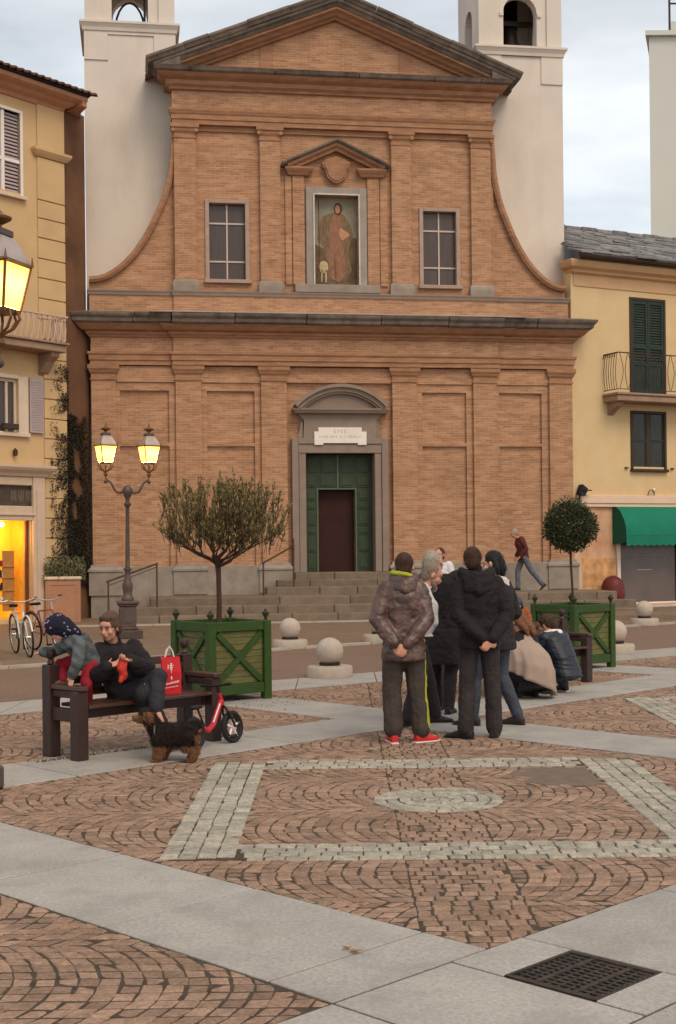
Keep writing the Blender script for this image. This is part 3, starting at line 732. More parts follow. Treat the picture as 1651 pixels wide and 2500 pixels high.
MB().prism([(x*.84-.005, 11.98+(z-11.98)*.84) for x, z in sh], V(.05), V(.0205), 'y').build('shield_field', brick_d, ch, recalc=True)
# painting: a robed figure with a staff and a lamb, laid as thin layers of paint on its panel
pp = V(-.33)
m_sky = M('fresco_sky', s2l((140, 136, 118)), .9, .15, 3, stain=.6, stcol=s2l((110, 92, 76)), stscale=1.6)
m_land = M('fresco_land', s2l((104, 84, 64)), .9, .3, 5)
m_robe = M('fresco_robe', s2l((142, 104, 80)), .9, .25, 9, stretch=(3, 3, .8))
m_robe2 = M('fresco_mantle', s2l((122, 100, 78)), .9, .3, 9, stretch=(3, 3, .8))
m_skin = M('fresco_skin', s2l((184, 136, 104)), .9, .1)
m_hair = M('fresco_hair', s2l((96, 60, 44)), .9, .1)
m_lamb = M('fresco_lamb', s2l((186, 166, 132)), .9, .2)
pt_ = MB().box(-.66, .60, pp, pp+.03, 8.86, 11.33).build('painting', m_sky, ch)
def flat(pts, k, mat, name): MB().prism([(x, z) for x, z in pts], pp-.002*k-.002, pp-.002*k, 'y').build(name, mat, pt_, recalc=True)
ell = lambda cx, cz, rx, rz, n=14: [(cx+rx*math.cos(2*PI*i/n), cz+rz*math.sin(2*PI*i/n)) for i in range(n)]
flat([(-.63, 8.88), (.57, 8.88), (.57, 10.2), (.40, 10.25), (.30, 9.9), (0, 9.6), (-.3, 9.9), (-.63, 10.05)], 1, m_land, 'painted_land')
flat([(-.10, 10.90), (-.38, 10.78), (-.50, 10.55), (-.52, 10.15), (-.38, 10.0), (-.30, 9.75), (-.20, 9.1), (.22, 9.05), (.42, 9.35), (.30, 9.8), (.46, 10.3), (.38, 10.6), (.20, 10.85)], 2, m_robe2, 'painted_mantle')
flat([(-.08, 10.86), (-.18, 10.6), (-.16, 10.2), (-.22, 9.7), (-.14, 9.10), (.06, 9.02), (.24, 9.2), (.22, 9.7), (.20, 10.3), (.16, 10.8)], 3, m_robe, 'painted_robe')
flat([(-.08, 9.70), (-.02, 9.6), (-.0, 9.15), (-.05, 9.1)], 4, m_land, 'painted_fold')
flat(ell(.05, 11.0, .115, .17), 4, m_hair, 'painted_hair')
flat(ell(.04, 11.0, .07, .115), 5, m_skin, 'painted_face')
flat([(.10, 10.5), (.34, 10.35), (.36, 10.28), (.16, 10.15), (.08, 10.3)], 4, m_skin, 'painted_arm')
flat([(-.49, 11.25), (-.475, 11.25), (-.46, 9.3), (-.475, 9.3)], 5, m_hair, 'painted_staff')
flat(ell(-.36, 9.42, .13, .17), 5, m_lamb, 'painted_lamb')
flat([(-.42, 9.35), (-.38, 9.35), (-.40, 9.02), (-.43, 9.02)], 5, m_lamb, 'painted_lamb_leg')
flat([(-.32, 9.35), (-.27, 9.35), (-.28, 9.0), (-.31, 9.0)], 5, m_lamb, 'painted_lamb_leg')
# portal
MB().box(-1.32, -1.14, V(.02), wf-.002, 1.13, 4.74, .012).box(-1.13, -.94, V(-.02), wf+.28, 1.13, 4.34, .012).build('door_frame_left', stone, ch)
MB().box(1.13, 1.31, V(.02), wf-.002, 1.13, 4.74, .012).box(.94, 1.125, V(-.02), wf+.28, 1.13, 4.34, .012).build('door_frame_right', stone, ch)
MB().box(-1.14, 1.13, V(.0), wf+.28, 4.34, 4.58, .012).box(-1.145, 1.135, V(.03), wf-.003, 4.585, 4.74, .012).build('lintel', stone, ch)
MB().prism([(-1.0, 4.745), (1.0, 4.745), (1.0, 5.24), (1.08, 5.30), (1.17, 5.40), (-1.15, 5.40), (-1.06, 5.30), (-.98, 5.24)], V(.0), wf-.003, 'y').build('overdoor', stone, ch, recalc=True)
for sg in (-1, 1):
    MB().prism([(sg*1.01, 4.75), (sg*1.16, 4.75), (sg*1.10, 4.95), (sg*1.08, 5.15), (sg*1.01, 5.22)], V(-.05), wf-.004, 'y').build('side_scroll', stone, ch, recalc=True)
mb = MB(); sweep_u(mb, [(.0, 5.40), (.10, 5.402), (.13, 5.45), (.16, 5.49), (.16, 5.53), (0, 5.54)], -1.14, 1.17, V(.06)); mb.build('arch_base', stone, ch)
# segmental arch
R0 = 1.72; zc = 6.18-R0
def arcpts(R, n=20, half=.80): return [(R*math.sin(-half+2*half*i/n), zc+R*math.cos(-half+2*half*i/n)) for i in range(n+1)]
h0 = math.asin(1.27/R0)
for (Ro, Ri, f, mt) in ((R0, R0-.09, .30, stone), (R0-.092, R0-.20, .22, stone), (R0-.202, R0-.26, .16, stone)):
    n = 22; vs = []; h = math.asin(min(.999, 1.27/R0))
    for i in range(n+1):
        a = -h+2*h*i/n
        for (R, ff) in ((Ro, f), (Ri, f), (Ri, -.15), (Ro, -.15)):
            z = zc+R*math.cos(a); vs.append((.01+R*math.sin(a), V(ff), z))
    fs = [(i*4+j, i*4+(j+1) % 4, (i+1)*4+(j+1) % 4, (i+1)*4+j) for i in range(n) for j in range(4)]
    MB().add(vs, fs+[(0, 1, 2, 3), (n*4+3, n*4+2, n*4+1, n*4)]).build('arch_moulding', mt, ch, recalc=True)
Rt = R0-.26; ht = math.acos((5.54-zc)/Rt)
pts = [(Rt*math.sin(-ht+2*ht*i/16), zc+Rt*math.cos(-ht+2*ht*i/16)) for i in range(17)]
MB().prism(pts[::-1], V(.06), V(-.14), 'y').build('arch_field', stone, ch, recalc=True)
# marble plaque with worn lettering
marb = M('marble', s2l((226, 216, 204)), .6, .05, 3)
pq = MB().prism([(-.71, 4.56), (-.47, 4.56), (-.47, 4.61), (.47, 4.61), (.47, 4.56), (.71, 4.56), (.71, 4.92), (.58, 4.92), (.58, 5.03), (-.60, 5.03), (-.60, 4.92), (-.71, 4.92)], V(.045), V(.0), 'y').build('plaque', marb, ch, recalc=True)
let = M('worn_letters', s2l((150, 138, 128)), .8)
rr = random.Random(11); mb = MB()
def glyph(x, z, h, w):
    k = rr.randint(0, 4); y0, y1 = V(.0475), V(.0455); t = h*.10
    mb.box(x, x+t, y0, y1, z, z+h)
    if k in (0, 1): mb.box(x+w-t, x+w, y0, y1, z, z+h)
    if k in (1, 2): mb.box(x+t, x+w-t, y0, y1, z+h-t, z+h)
    if k in (2, 3): mb.box(x+t, x+w-t*.5, y0, y1, z, z+t)
    if k in (0, 3, 4): mb.box(x+t, x+w-t, y0, y1, z+h*.48, z+h*.48+t)
for i, x in enumerate((-.17, -.07, .02, .11)): glyph(x, 4.885, .095, .055)
x = -.58
while x < .56:
    if rr.random() > .12: glyph(x, 4.745, .065, .035)
    x += .052
mb.build('lettering', let, pq, kind='stuff')
# green door leaves around the opening, dark red inner door
green = M('door_green', s2l((54, 66, 48)), .6, .12, 4, bump=.1, bscale=30, stain=.3, stcol=s2l((50, 58, 44)))
red_d = M('inner_door_red', s2l((50, 19, 13)), .7, .25, 3)
dy = wf+.30
dr = MB().box(-.94, -.55, dy, dy+.06, 1.13, 4.33).box(.46, .94, dy, dy+.06, 1.13, 4.33).box(-.55, .46, dy, dy+.06, 3.40, 4.33).build('door', green, ch)
def dpanel(a, b, c, d):
    MB().box(a, b, dy-.018, dy-.0005, c, d, .012).build('door_panel', green, dr)
    MB().box(a+.05, b-.05, dy-.034, dy-.0185, c+.05, d-.05, .012).build('raised_field', green, dr)
zz = [1.20, 1.62, 2.12, 2.30, 2.72, 2.92, 3.28, 3.40, 3.78, 3.88, 4.28]
for (c, d) in ((1.20, 1.62), (1.68, 2.10), (2.16, 2.34), (2.40, 2.78), (2.84, 3.02), (3.08, 3.36)):
    dpanel(-.90, -.62, c, d); dpanel(.53, .86, c, d)
for (a, b) in ((-.90, -.52), (-.47, -.06), (.03, .42), (.48, .88)):
    dpanel(a, b, 3.84, 4.28)
for (a, b) in ((-.90, -.60), (-.54, -.06), (.03, .42), (.50, .88)):
    dpanel(a, b, 3.44, 3.78)
MB().box(-.04, .01, dy-.03, dy-.0005, 3.42, 4.32).box(-.60, -.555, dy-.02, dy-.0005, 1.13, 3.42).box(.465, .505, dy-.02, dy-.0005, 1.13, 3.42).box(-.555, .465, dy-.02, dy-.0005, 3.38, 3.42).build('door_stile', M('door_green_light', s2l((86, 98, 76)), .6, .1), dr)
MB().box(-.55, .46, dy+.25, dy+.30, 1.13, 3.39).build('inner_door', red_d, ch)
MB().box(-.97, .97, wf+.61, wf+.64, 1.1, 4.4).build('vestibule', dark, ch)
# steps
st = thing('church_steps', 'weathered stone steps leading up to the green church portal', 'steps', (CX_, CY_, 0), YAWC)
lv = [(1.13, .30, -1.30, 1.30), (.95, .62, -1.82, 1.80), (.78, 1.15, -2.15, 2.12), (.60, 2.70, -5.15, 6.75), (.40, 3.15, -5.52, 7.1), (.20, 3.60, -5.95, 7.5)]
rs = random.Random(4)
for i, (z, v, a, b) in enumerate(lv):
    zl = lv[i+1][0] if i < 5 else 0
    vb = lv[i-1][1]-.05 if i else -.16
    x = a; 
    while x < b-.02:
        e = min(x+rs.uniform(.8, 1.9), b)
        if b-e < .4: e = b
        dz = rs.uniform(-.008, .008) if i > 2 else 0
        MB().box(x+.006, e-.006, V(v+rs.uniform(-.012, .012)), V(vb), zl-.03, z+dz, .018).build('step_block', stepm, st)
        x = e
    if z > .21: MB().box(a+.03, b-.03, V(v-.06), V(-.14), -.02 if i > 2 else .58, zl-.031 if i > 2 else zl-.03).build('step_core', stepm, st) if i > 2 else None
MB().box(-5.1, 6.70, V(2.62), V(-.14), .0, .565).build('terrace', stepm, st)
MB().box(-1.8, 1.78, V(1.0), V(-.14), .61, .76).build('upper_core', stepm, st)
# broad plain paving border at the foot
fk = MB(); 
for i in range(8):
    a = -7.0+i*1.9
    MB().box(a, a+1.89, V(4.10), V(3.55), -.02, .03, .01).build('foot_slab', m_kerb, st)
# handrails
iron = M('rail_iron', s2l((92, 70, 56)), .6, .2, 10, metal=.5)
rail = thing('handrail', 'low sloping iron handrail left of the church steps behind the lamp post', 'handrail', (CX_, CY_, 0), YAWC, 'handrails beside the steps')
rv = 3.0
MB().tube([(-6.15, V(rv), .0), (-6.15, V(rv), 1.03)], .022, 8).build('post', iron, rail)
MB().tube([(-4.99, V(rv), .2), (-4.99, V(rv), 1.46)], .022, 8).build('post', iron, rail)
MB().tube([(-6.20, V(rv), 1.02), (-4.96, V(rv), 1.46)], .024, 8).build('rail', iron, rail)
MB().tube([(-6.15, V(rv), .93), (-4.99, V(rv), 1.37)], .010, 6).build('lower_rail', iron, rail)
rail2 = thing('handrail', 'tall iron handrail beside the church door behind the olive tree', 'handrail', (CX_, CY_, 0), YAWC, 'handrails beside the steps')
MB().tube([(-1.42, V(1.0), .75), (-1.42, V(1.0), 2.05)], .022, 8).build('post', iron, rail2)
MB().tube([(-2.35, V(2.4), .58), (-2.35, V(2.4), 1.45)], .022, 8).build('post', iron, rail2)
MB().tube([(-2.37, V(2.42), 1.42), (-1.40, V(.98), 1.86)], .024, 8).build('rail', iron, rail2)
# ================================================================== TOWERS
def in_church(u, v, z=0):
    c, s = math.cos(YAWC), math.sin(YAWC)
    return (CX_+u*c+v*s, CY_+u*s-v*c, z)
def tower(label, u0, u1, dep, zl, op, panel, side_arch):
    t = thing('bell_tower', label, 'bell tower', in_church((u0+u1)/2, -1.0), YAWC, 'white bell towers behind the church front')
    h = (u1-u0)/2; uc = (u0+u1)/2
    mb = MB().box(-h, h, 0, dep, 0, zl-.25)
    mb.build('shaft', plast, t)
    # sunk panel below the ledge
    a, b = panel[0]-uc, panel[1]-uc
    MB().box(-h, a, -.035, -.001, panel[2], zl-.25).box(b, h, -.035, -.001, panel[2], zl-.25).box(a, b, -.035, -.001, panel[3], zl-.25).build('panel_surround', plast, t)
    mb = MB(); sweep_u(mb, [(0, zl-.25), (.03, zl-.245), (.05, zl-.16), (.10, zl-.08), (.12, zl-.06), (.12, zl), (0, zl+.012)], -h, h, -.036); mb.box(-h-.12, -h, .2, dep, zl-.06, zl-.001).box(h, h+.12, .2, dep, zl-.06, zl-.001)
    mb.build('ledge', plast, t)
    # belfry with arched openings on all four sides
    o0, o1 = op[0]-uc, op[1]-uc; zt = zl+1.0; r = (o1-o0)/2; bz0 = zl+.06; top = zl+3.4; th = .32; i = .04
    def face(mb, ax, ya, yb, c0, c1):
        lo, hi = -h+i, h-i
        if ax == 'y2': pass
        pts = 10
        m = (c0+c1)/2
        arch = [(m+r*math.cos(PI-PI*k/pts), zt+r*math.sin(PI-PI*k/pts)) for k in range(pts+1)]
        rects = [(lo, c0, zl, top), (c1, hi, zl, top), (c0, c1, zl, bz0)]
        def put(poly):
            if ax == 'y': mb.prism(poly, ya, yb, 'y')
            else: mb.prism([(p[0], p[1]) for p in poly], ya, yb, 'x')
        for (a_, b_, c_, d_) in rects: put([(a_, c_), (b_, c_), (b_, d_), (a_, d_)])
        for k in range(pts):
            p, q = arch[k], arch[k+1]; put([p, q, (q[0], top), (p[0], top)])
    mb = MB(); face(mb, 'y', i, i+th, o0, o1); face(mb, 'y', dep-i-th, dep-i, o0, o1)
    mb.build('belfry_wall', plast, t, recalc=True)
    def sface(mb, xa, xb):
        m = dep/2; r_ = .42; pts = 10
        arch = [(m+r_*math.cos(PI-PI*k/pts), zt+r_*math.sin(PI-PI*k/pts)) for k in range(pts+1)]
        y0, y1 = i+th+.001, dep-i-th-.001
        for poly in ([(y0, zl), (m-r_, zl), (m-r_, top), (y0, top)], [(m+r_, zl), (y1, zl), (y1, top), (m+r_, top)], [(m-r_, zl), (m+r_, zl), (m+r_, bz0), (m-r_, bz0)]): mb.prism(poly, xa, xb, 'x')
        for k in range(pts):
            p, q = arch[k], arch[k+1]; mb.prism([p, q, (q[0], top), (p[0], top)], xa, xb, 'x')
    mb = MB(); sface(mb, -h+i, -h+i+th); sface(mb, h-i-th, h-i); mb.build('belfry_side_wall', plast, t, recalc=True)
    # pilaster strips either side of the front opening and impost blocks
    for (a_, b_) in ((-h+.02, -h+.45), (h-.45, h-.02)): MB().box(a_, b_, -.02, i-.001, zl+.02, top).build('corner_strip', plast, t)
    for (a_, b_) in ((o0-.12, o0-.002), (o1+.002, o1+.12)): MB().box(a_, b_, -.01, i+.08, zt-.12, zt, .01).build('impost', plast, t)
    mb = MB(); sweep_u(mb, [(0, top), (.10, top+.02), (.18, top+.16), (.22, top+.2), (.22, top+.26), (0, top+.27)], -h, h, 0.0); mb.box(-h-.2, h+.2, .2, dep+.2, top, top+.26).build('cornice', plast, t)
    MB().add([(-h-.2, -.2, top+.27), (h+.2, -.2, top+.27), (h+.2, dep+.2, top+.27), (-h-.2, dep+.2, top+.27), (0, dep/2, top+1.5)], [(0, 1, 4), (1, 2, 4), (2, 3, 4), (3, 0, 4), (3, 2, 1, 0)]).build('roof', M('tower_roof', s2l((110, 96, 86)), .8, .2), t)
    return t, h, o0, o1, bz0
bronze = M('bell_bronze', (.06, .05, .04), .45, .2, metal=.8)
tl, h, o0, o1, bz = tower('white left bell tower with arched opening behind the church scroll beside the yellow shop house', -6.72, -4.27, 2.45, 16.05, (-5.98, -5.00), (-6.09, -4.85, 15.02, 15.72), False)
arch_i = MB().tube([(o0+.08+(.98-.16)*.5-.41*math.cos(PI*k/12), 1.2, bz+.12+.85*math.sin(PI*k/12)) for k in range(13)], .03, 8)
arch_i.build('inner_arch_frame', M('tower_iron', (.03, .03, .035), .6), tl)
MB().box(o1-.12, o1-.06, .5, .56, bz-.05, bz+2.0).build('louvre_frame', MATS['tower_iron'], tl)
tr, h, o0, o1, bz = tower('white right bell tower with dark belfry opening beside the grey slate roof', 4.20, 6.66, 2.46, 15.9, (4.95, 5.93), (4.86, 6.03, 14.88, 15.66), True)
mb = MB().lathe([(.36, 0), (.33, .05), (.27, .25), (.23, .45), (.17, .58), (.06, .64)], (.05, 1.2, bz+.35), 18); mb.build('bell', bronze, tr, smooth=True)
MB().box(-.6, .7, 1.14, 1.26, bz+1.0, bz+1.14).build('bell_beam', bronze, tr)
MB().box(o0-.02, o1+.02, 2.02, 2.06, bz-.1, bz+2.6).build('back_dark_panel', dark, tr); MB().box(-h+.365, -h+.38, .6, 1.9, bz-.1, bz+2.8).build('side_dark_panel', dark, tr)  # black panels stand in for the shade inside the belfry
for k in range(9): MB().box(o0, o1, 1.94, 2.02, bz+.05+k*.28, bz+.10+k*.28).build('louvre_slat', bronze, tr)

# ================================================================== LEFT BUILDING
lb = thing('corner_house', 'warm cream corner house with lit shop, balcony and rusticated corner left of the church', 'house', (-6.991, 34.0, 0), math.radians(52))
cream = M('cream_plaster', s2l((198, 166, 122)), .9, .08, 1.2, bump=.1, stain=.2, stcol=s2l((176, 140, 104)), stscale=.8)
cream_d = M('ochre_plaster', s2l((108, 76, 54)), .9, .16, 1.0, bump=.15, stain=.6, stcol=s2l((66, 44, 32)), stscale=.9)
trim = M('pale_trim', s2l((205, 186, 164)), .8, .06, 3)
white_p = M('white_paint', s2l((226, 216, 206)), .5, .04, 3)
lil = M('grey_shutter', s2l((168, 152, 150)), .6, .08, 3)
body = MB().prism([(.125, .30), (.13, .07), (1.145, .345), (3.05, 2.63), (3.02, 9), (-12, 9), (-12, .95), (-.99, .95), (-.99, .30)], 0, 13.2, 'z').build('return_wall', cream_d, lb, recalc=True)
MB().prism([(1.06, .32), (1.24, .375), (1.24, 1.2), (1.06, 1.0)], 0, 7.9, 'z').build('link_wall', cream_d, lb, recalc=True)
mb = MB(); wall_holes(mb, -12, .11, 0, 13.2, 0, .295, [(-2.3, -1.25, 10.62, 12.60), (-2.5, -1.40, 4.72, 6.02), (-3.6, -1.03, .12, 2.54), (-3.6, -.94, 2.90, 3.40)])
mb.build('wall', cream, lb)
zs_ = [3.9, 4.4, 4.9, 5.4, 5.9, 6.4, 6.9, 7.4, 7.60, 8.11, 8.62, 9.11, 9.63, 10.12, 10.58, 11.10, 11.62]
z = 2.6
lv_ = [0.05, .55, 1.05, 1.6, 2.1, 2.6, 3.1, 3.6, 4.1, 4.6, 5.1, 5.6, 6.1, 6.6, 7.1, 7.6, 8.11, 8.62, 9.11, 9.63, 10.12, 10.58, 11.66]
for i in range(len(lv_)-1):
    MB().box(-.60 if lv_[i] < 7.5 else -.74, .13, -.05, .25, lv_[i]+.012, lv_[i+1]-.012, .012).build('corner_block', cream, lb)
MB().box(-.74, .13, -.05, .25, 11.87, 13.1, .01).build('corner_block', cream, lb)
mb = MB(); sweep_u(mb, [(.0, 11.66), (.04, 11.67), (.10, 11.74), (.14, 11.80), (.14, 11.86), (0, 11.87)], -.78, .13, -.04); mb.build('pilaster_ledge', cream, lb)
mb = MB(); sweep_u(mb, [(0, 12.95), (.05, 12.96), (.10, 13.04), (.22, 13.10), (.30, 13.16), (.42, 13.20), (.50, 13.24), (.50, 13.34), (.0, 13.36)], -12, .03, 0.0); mb.build('eave_moulding', M('eave_plaster', s2l((176, 128, 98)), .85, .1), lb)
MB().prism([(.36, .3), (.36, -.49), (.52, -.47), (.74, .03), (1.0, .30), (3.0, 2.63), (2.4, 2.8)], 13.1, 13.34, 'z').build('return_eave', MATS['eave_plaster'], lb, recalc=True)
tile = M('roof_tile', s2l((92, 66, 56)), .85, .25, 8, island=.25, bump=.3)
MB().add([(-12, -.60, 13.37), (.55, -.60, 13.37), (.78, .02, 13.37), (3.0, 9, 15.6), (-12, 9, 17.2), (-12, -.6, 13.35), (.55, -.6, 13.35)], [(0, 1, 2, 3, 4)]).build('roof', tile, lb)
for k in range(24):
    x = -4.2+k*.21
    pts = []
    for yy in (-.68, .9):
        for j in range(7):
            a = PI*j/6; zz = 13.39+(yy+.68)*.30+.07*math.sin(a); pts.append((x+.085*math.cos(a), yy, zz))
        for j in range(6, -1, -1):
            a = PI*j/6; zz = 13.37+(yy+.68)*.30+.045*math.sin(a); pts.append((x+.06*math.cos(a), yy, zz))
    n = 14
    MB().add(pts, [tuple(range(n)), tuple(range(2*n-1, n-1, -1))]+[(i, i+n, (i+1) % n+n, (i+1) % n) for i in range(n)]).build('roof_tile', tile, lb, recalc=True)
# upper window with louvred shutters behind a white frame
w1 = MB().box(-2.38, -2.3, -.03, .2, 10.55, 12.68, .01).box(-1.25, -1.17, -.03, .2, 10.55, 12.68, .01).box(-2.3, -1.25, -.03, .2, 12.6, 12.68, .01).box(-1.80, -1.70, .02, .12, 10.62, 12.6, .01).box(-2.3, -1.8, .02, .12, 11.36, 11.44).box(-1.7, -1.25, .02, .12, 11.36, 11.44).build('window', white_p, lb)
MB().box(-2.45, -1.12, -.12, .2, 10.46, 10.545, .01).build('sill', trim, w1)
for (a, b) in ((-2.29, -1.81), (-1.69, -1.26)):
    for (c, d) in ((10.63, 11.35), (11.45, 12.59)):
        n = int((d-c)/.085)
        for k in range(n):
            zc_ = c+(k+.5)*(d-c)/n
            MB().add([(a, .06, zc_-.03), (b, .06, zc_-.03), (b, .10, zc_+.035), (a, .10, zc_+.035), (a, .07, zc_-.04), (b, .07, zc_-.04), (b, .11, zc_+.025), (a, .11, zc_+.025)], [(0, 1, 2, 3), (7, 6, 5, 4), (0, 4, 5, 1), (3, 2, 6, 7), (0, 3, 7, 4), (1, 5, 6, 2)]).build('louvre_slat', lil, w1)
MB().box(-2.3, -1.25, .2, .22, 10.6, 12.6).build('blind', M('drawn_blind', s2l((120, 110, 104)), .9), w1)
# middle window, open shutter
w2 = MB().box(-1.40, -1.10, -.05, .0, 4.66, 6.10, .012).box(-2.8, -1.40, -.05, .0, 6.02, 6.12, .01).box(-2.8, -1.08, -.10, -.0, 4.60, 4.70, .01).box(-1.72, -1.66, .06, .14, 4.72, 6.02).box(-2.5, -1.4, .06, .14, 5.95, 6.02).box(-1.46, -1.40, .06, .14, 4.72, 5.95).build('window', trim, lb)
MB().box(-1.66, -1.46, .1, .11, 4.72, 5.95).build('pane', glass_c, w2); MB().box(-2.5, -1.72, .1, .11, 4.72, 5.95).build('pane', glass_c, w2)
MB().box(-2.5, -1.4, .22, .24, 4.7, 6.0).build('blind', dark, w2)
sh_ = MB().box(-1.07, -.64, -.075, -.035, 4.72, 6.10, .01).build('shutter', lil, lb)
for k in range(20): MB().box(-1.03, -.68, -.086, -.0755, 4.80+k*.062, 4.835+k*.062).build('slat', lil, sh_)
MB().box(-1.95, -1.50, -.18, -.04, 4.76, 4.90, .01).build('window_box', M('dark_box', (.05, .035, .03), .7), lb)
# balcony with pale bent-rod balustrade
bst = M('balcony_stone', s2l((150, 122, 100)), .85, .15, 4, bump=.2)
bl = MB().box(-4.5, -.36, -.62, 0, 6.72, 6.90, .02).build('balcony', bst, lb)
MB().box(-4.55, -.30, -.68, 0, 6.905, 6.96, .01).build('balcony_edge', bst, bl)
for x in (-.62, -2.4): MB().prism([(0, 6.715), (-.52, 6.715), (-.50, 6.62), (-.30, 6.5), (-.12, 6.26), (0, 6.18)], x-.13, x+.13, 'x').build('bracket', bst, bl, recalc=True)
balp = M('balustrade_paint', s2l((190, 166, 148)), .6, .08)
MB().box(-4.5, -.34, -.66, -.60, 7.58, 7.63).box(-.40, -.34, -.60, 0, 7.58, 7.63).build('top_rail', balp, bl)
rb = random.Random(9)
for k in range(40):
    x = -.42-k*.085; s1 = (-1)**k*.03
    MB().tube([(x-s1, -.63, 6.96), (x+s1*.4, -.64, 7.13), (x+s1*1.2, -.63, 7.3), (x+s1*.2, -.62, 7.45), (x-s1, -.63, 7.59)], .016, 5).build('baluster', balp, bl)
for k in range(7): MB().tube([(-.37, -.55+k*.085, 6.96), (-.37, -.53+k*.085, 7.25), (-.37, -.55+k*.085, 7.59)], .014, 5).build('baluster', balp, bl)
# shop front
shs = M('shop_surround', s2l((196, 172, 148)), .7, .06, 4)
MB().box(-1.02, -.64, -.10, -.001, .0, 3.62, .015).box(-.93, -.72, -.125, -.1005, .3, 3.3, .012).build('shop_pilaster', shs, lb)
mb = MB(); sweep_u(mb, [(.0, 3.62), (.06, 3.63), (.10, 3.70), (.20, 3.78), (.24, 3.84), (.24, 3.90), (0, 3.92)], -4.2, -.66, -.06); mb.build('shop_cornice', shs, lb)
MB().box(-3.6, -1.03, -.07, -.001, 3.41, 3.615, .01).box(-3.6, -1.03, -.09, -.001, 2.545, 2.89, .012).box(-3.6, -.98, -.13, -.0905, 2.66, 2.72, .01).build('shop_lintel', shs, lb)
grl = MB().box(-3.6, -.94, .02, .05, 2.9, 3.4).build('sign_board', M('dark_sign', s2l((74, 62, 54)), .6, .2, 6), lb)
for k in range(14): 
    if k % 5 != 4: MB().box(-1.62+k*.045, -1.61+k*.045+.008, .012, .0195, 3.0+.02*(k % 3), 3.30-.02*(k % 2)).build('lettering', M('sign_letters', s2l((120, 104, 88)), .6), grl, kind='stuff')
glow = M('shop_back_wall', s2l((240, 190, 60)), .8, .05, emis=s2l((255, 170, 30)), estr=.45)  # back wall glows by itself to stand in for the shop lighting
inn = MB().box(-3.6, -1.03, .80, .82, .1, 2.56).build('shop_back_wall', glow, lb)
MB().box(-1.028, -1.0, .296, .80, .1, 2.56).build('shop_side_wall', M('shop_inside', s2l((246, 186, 60)), .8, .1), lb)
MB().box(-3.6, -1.0, .296, .8, 2.541, 2.56).box(-3.6, -1.0, .296, .8, .08, .12).build('shop_ceiling', MATS['shop_inside'], lb)
MB().box(-1.10, -1.035, .1, .16, .12, 2.53).build('door_post', M('shop_door_wood', s2l((110, 56, 34)), .5, .15), lb)
shelf = M('shelf_wood', s2l((170, 120, 66)), .6, .1)
goods = [M('goods_%s' % n, s2l(c), .6, .3, 12) for n, c in (('brown', (92, 50, 28)), ('red', (130, 40, 30)), ('cream', (220, 200, 160)), ('dark', (50, 32, 24)))]
rg = random.Random(2)
gsh = thing('shop_shelving', 'wooden shelves of small goods inside the lit yellow shop window', 'shelves', (-6.991+.40*math.cos(math.radians(52)), 34.0+.40*math.sin(math.radians(52)), 0), math.radians(52))
MB().box(-1.95, -1.60, .45, .48, .3, 1.8).build('shelf_side', shelf, gsh)
for z in (.50, .82, 1.14, 1.42):
    MB().box(-2.6, -1.60, .42, .75, z-.025, z, .004).build('shelf', shelf, gsh)
    x = -2.55
    while x < -1.68:
        w_ = rg.uniform(.05, .10); hh = rg.uniform(.10, .22)
        MB().box(x, x+w_, .46, .56, z+.001, z+hh, .01).build('goods', rg.choice(goods), gsh); x += w_+.015
MB().box(-1.42, -1.18, .42, .44, .95, 1.35).build('hanging_panel', goods[0], gsh)
MB().tube([(-1.3, .43, 1.35), (-1.28, .43, 1.75)], .004, 4).build('hanging_cord', goods[3], gsh)
for i, x in enumerate((-2.0, -1.72)):
    bs = M('shop_bulb', (1, .9, .7), .5, emis=(1.0, .82, .5), estr=9)
    b_ = MB().sphere((0, 0, 0), .055).build('shop_lamp', bs, smooth=True)
    wx = -6.991+x*math.cos(math.radians(52))-.25*math.sin(math.radians(52)); wy = 34+x*math.sin(math.radians(52))+.25*math.cos(math.radians(52))
    b_.location = (wx, wy, 2.44); tag(b_, ('bright round lamp at the top left of the lit yellow shop window', 'bright round lamp next to the first, nearer the shop door post')[i], 'lamp', 'lamps in the shop window')
la = math.radians(52)
light('shop_light', (-6.991-1.7*math.cos(la)-.45*math.sin(la), 34-1.7*math.sin(la)+.45*math.cos(la), 2.3), 15, (1, .70, .26), .12)
# small wall lantern
wl_ = MB().lathe([(.03, 0), (.06, .03), (.06, .14), (.0, .2)], (0, 0, 0), 8).build('wall_lamp', M('old_bronze', s2l((70, 56, 44)), .5, .2, metal=.5), loc=(-6.991-1.55*math.cos(la)+.08*math.sin(la), 34-1.55*math.sin(la)-.08*math.cos(la), 4.12))
tag(wl_, 'small dark wall fitting between the window and the shop cornice', 'wall lamp')

# planter box wall and creeper in the gap
gp = thing('masonry_flower_box', 'brown rendered flower box wall between the corner house and the church', 'flower box', (-6.87, 33.35, 0), YAWC)
gmm = M('flower_box_render', s2l((168, 124, 96)), .9, .12, 2, stain=.3, stcol=s2l((120, 86, 66)))
MB().box(-.44, .42, -.05, .42, 0, 1.06, .012).build('box_wall', gmm, gp)
MB().box(-.46, .45, -.09, .45, 1.062, 1.14, .015).build('coping', trim, gp)
MB().box(-.38, -.33, -.065, -.0505, .1, .98).box(.31, .36, -.065, -.0505, .1, .98).box(-.33, .31, -.065, -.0505, .93, .98).build('panel_border', gmm, gp)
leafd = M('dark_leaf', s2l((50, 42, 29)), .6, .4, 20, island=.45)
leafg = M('grey_green_leaf', s2l((104, 104, 72)), .6, .3, 20, island=.4)
stem = M('woody_stem', s2l((82, 60, 44)), .9, .2, 20)
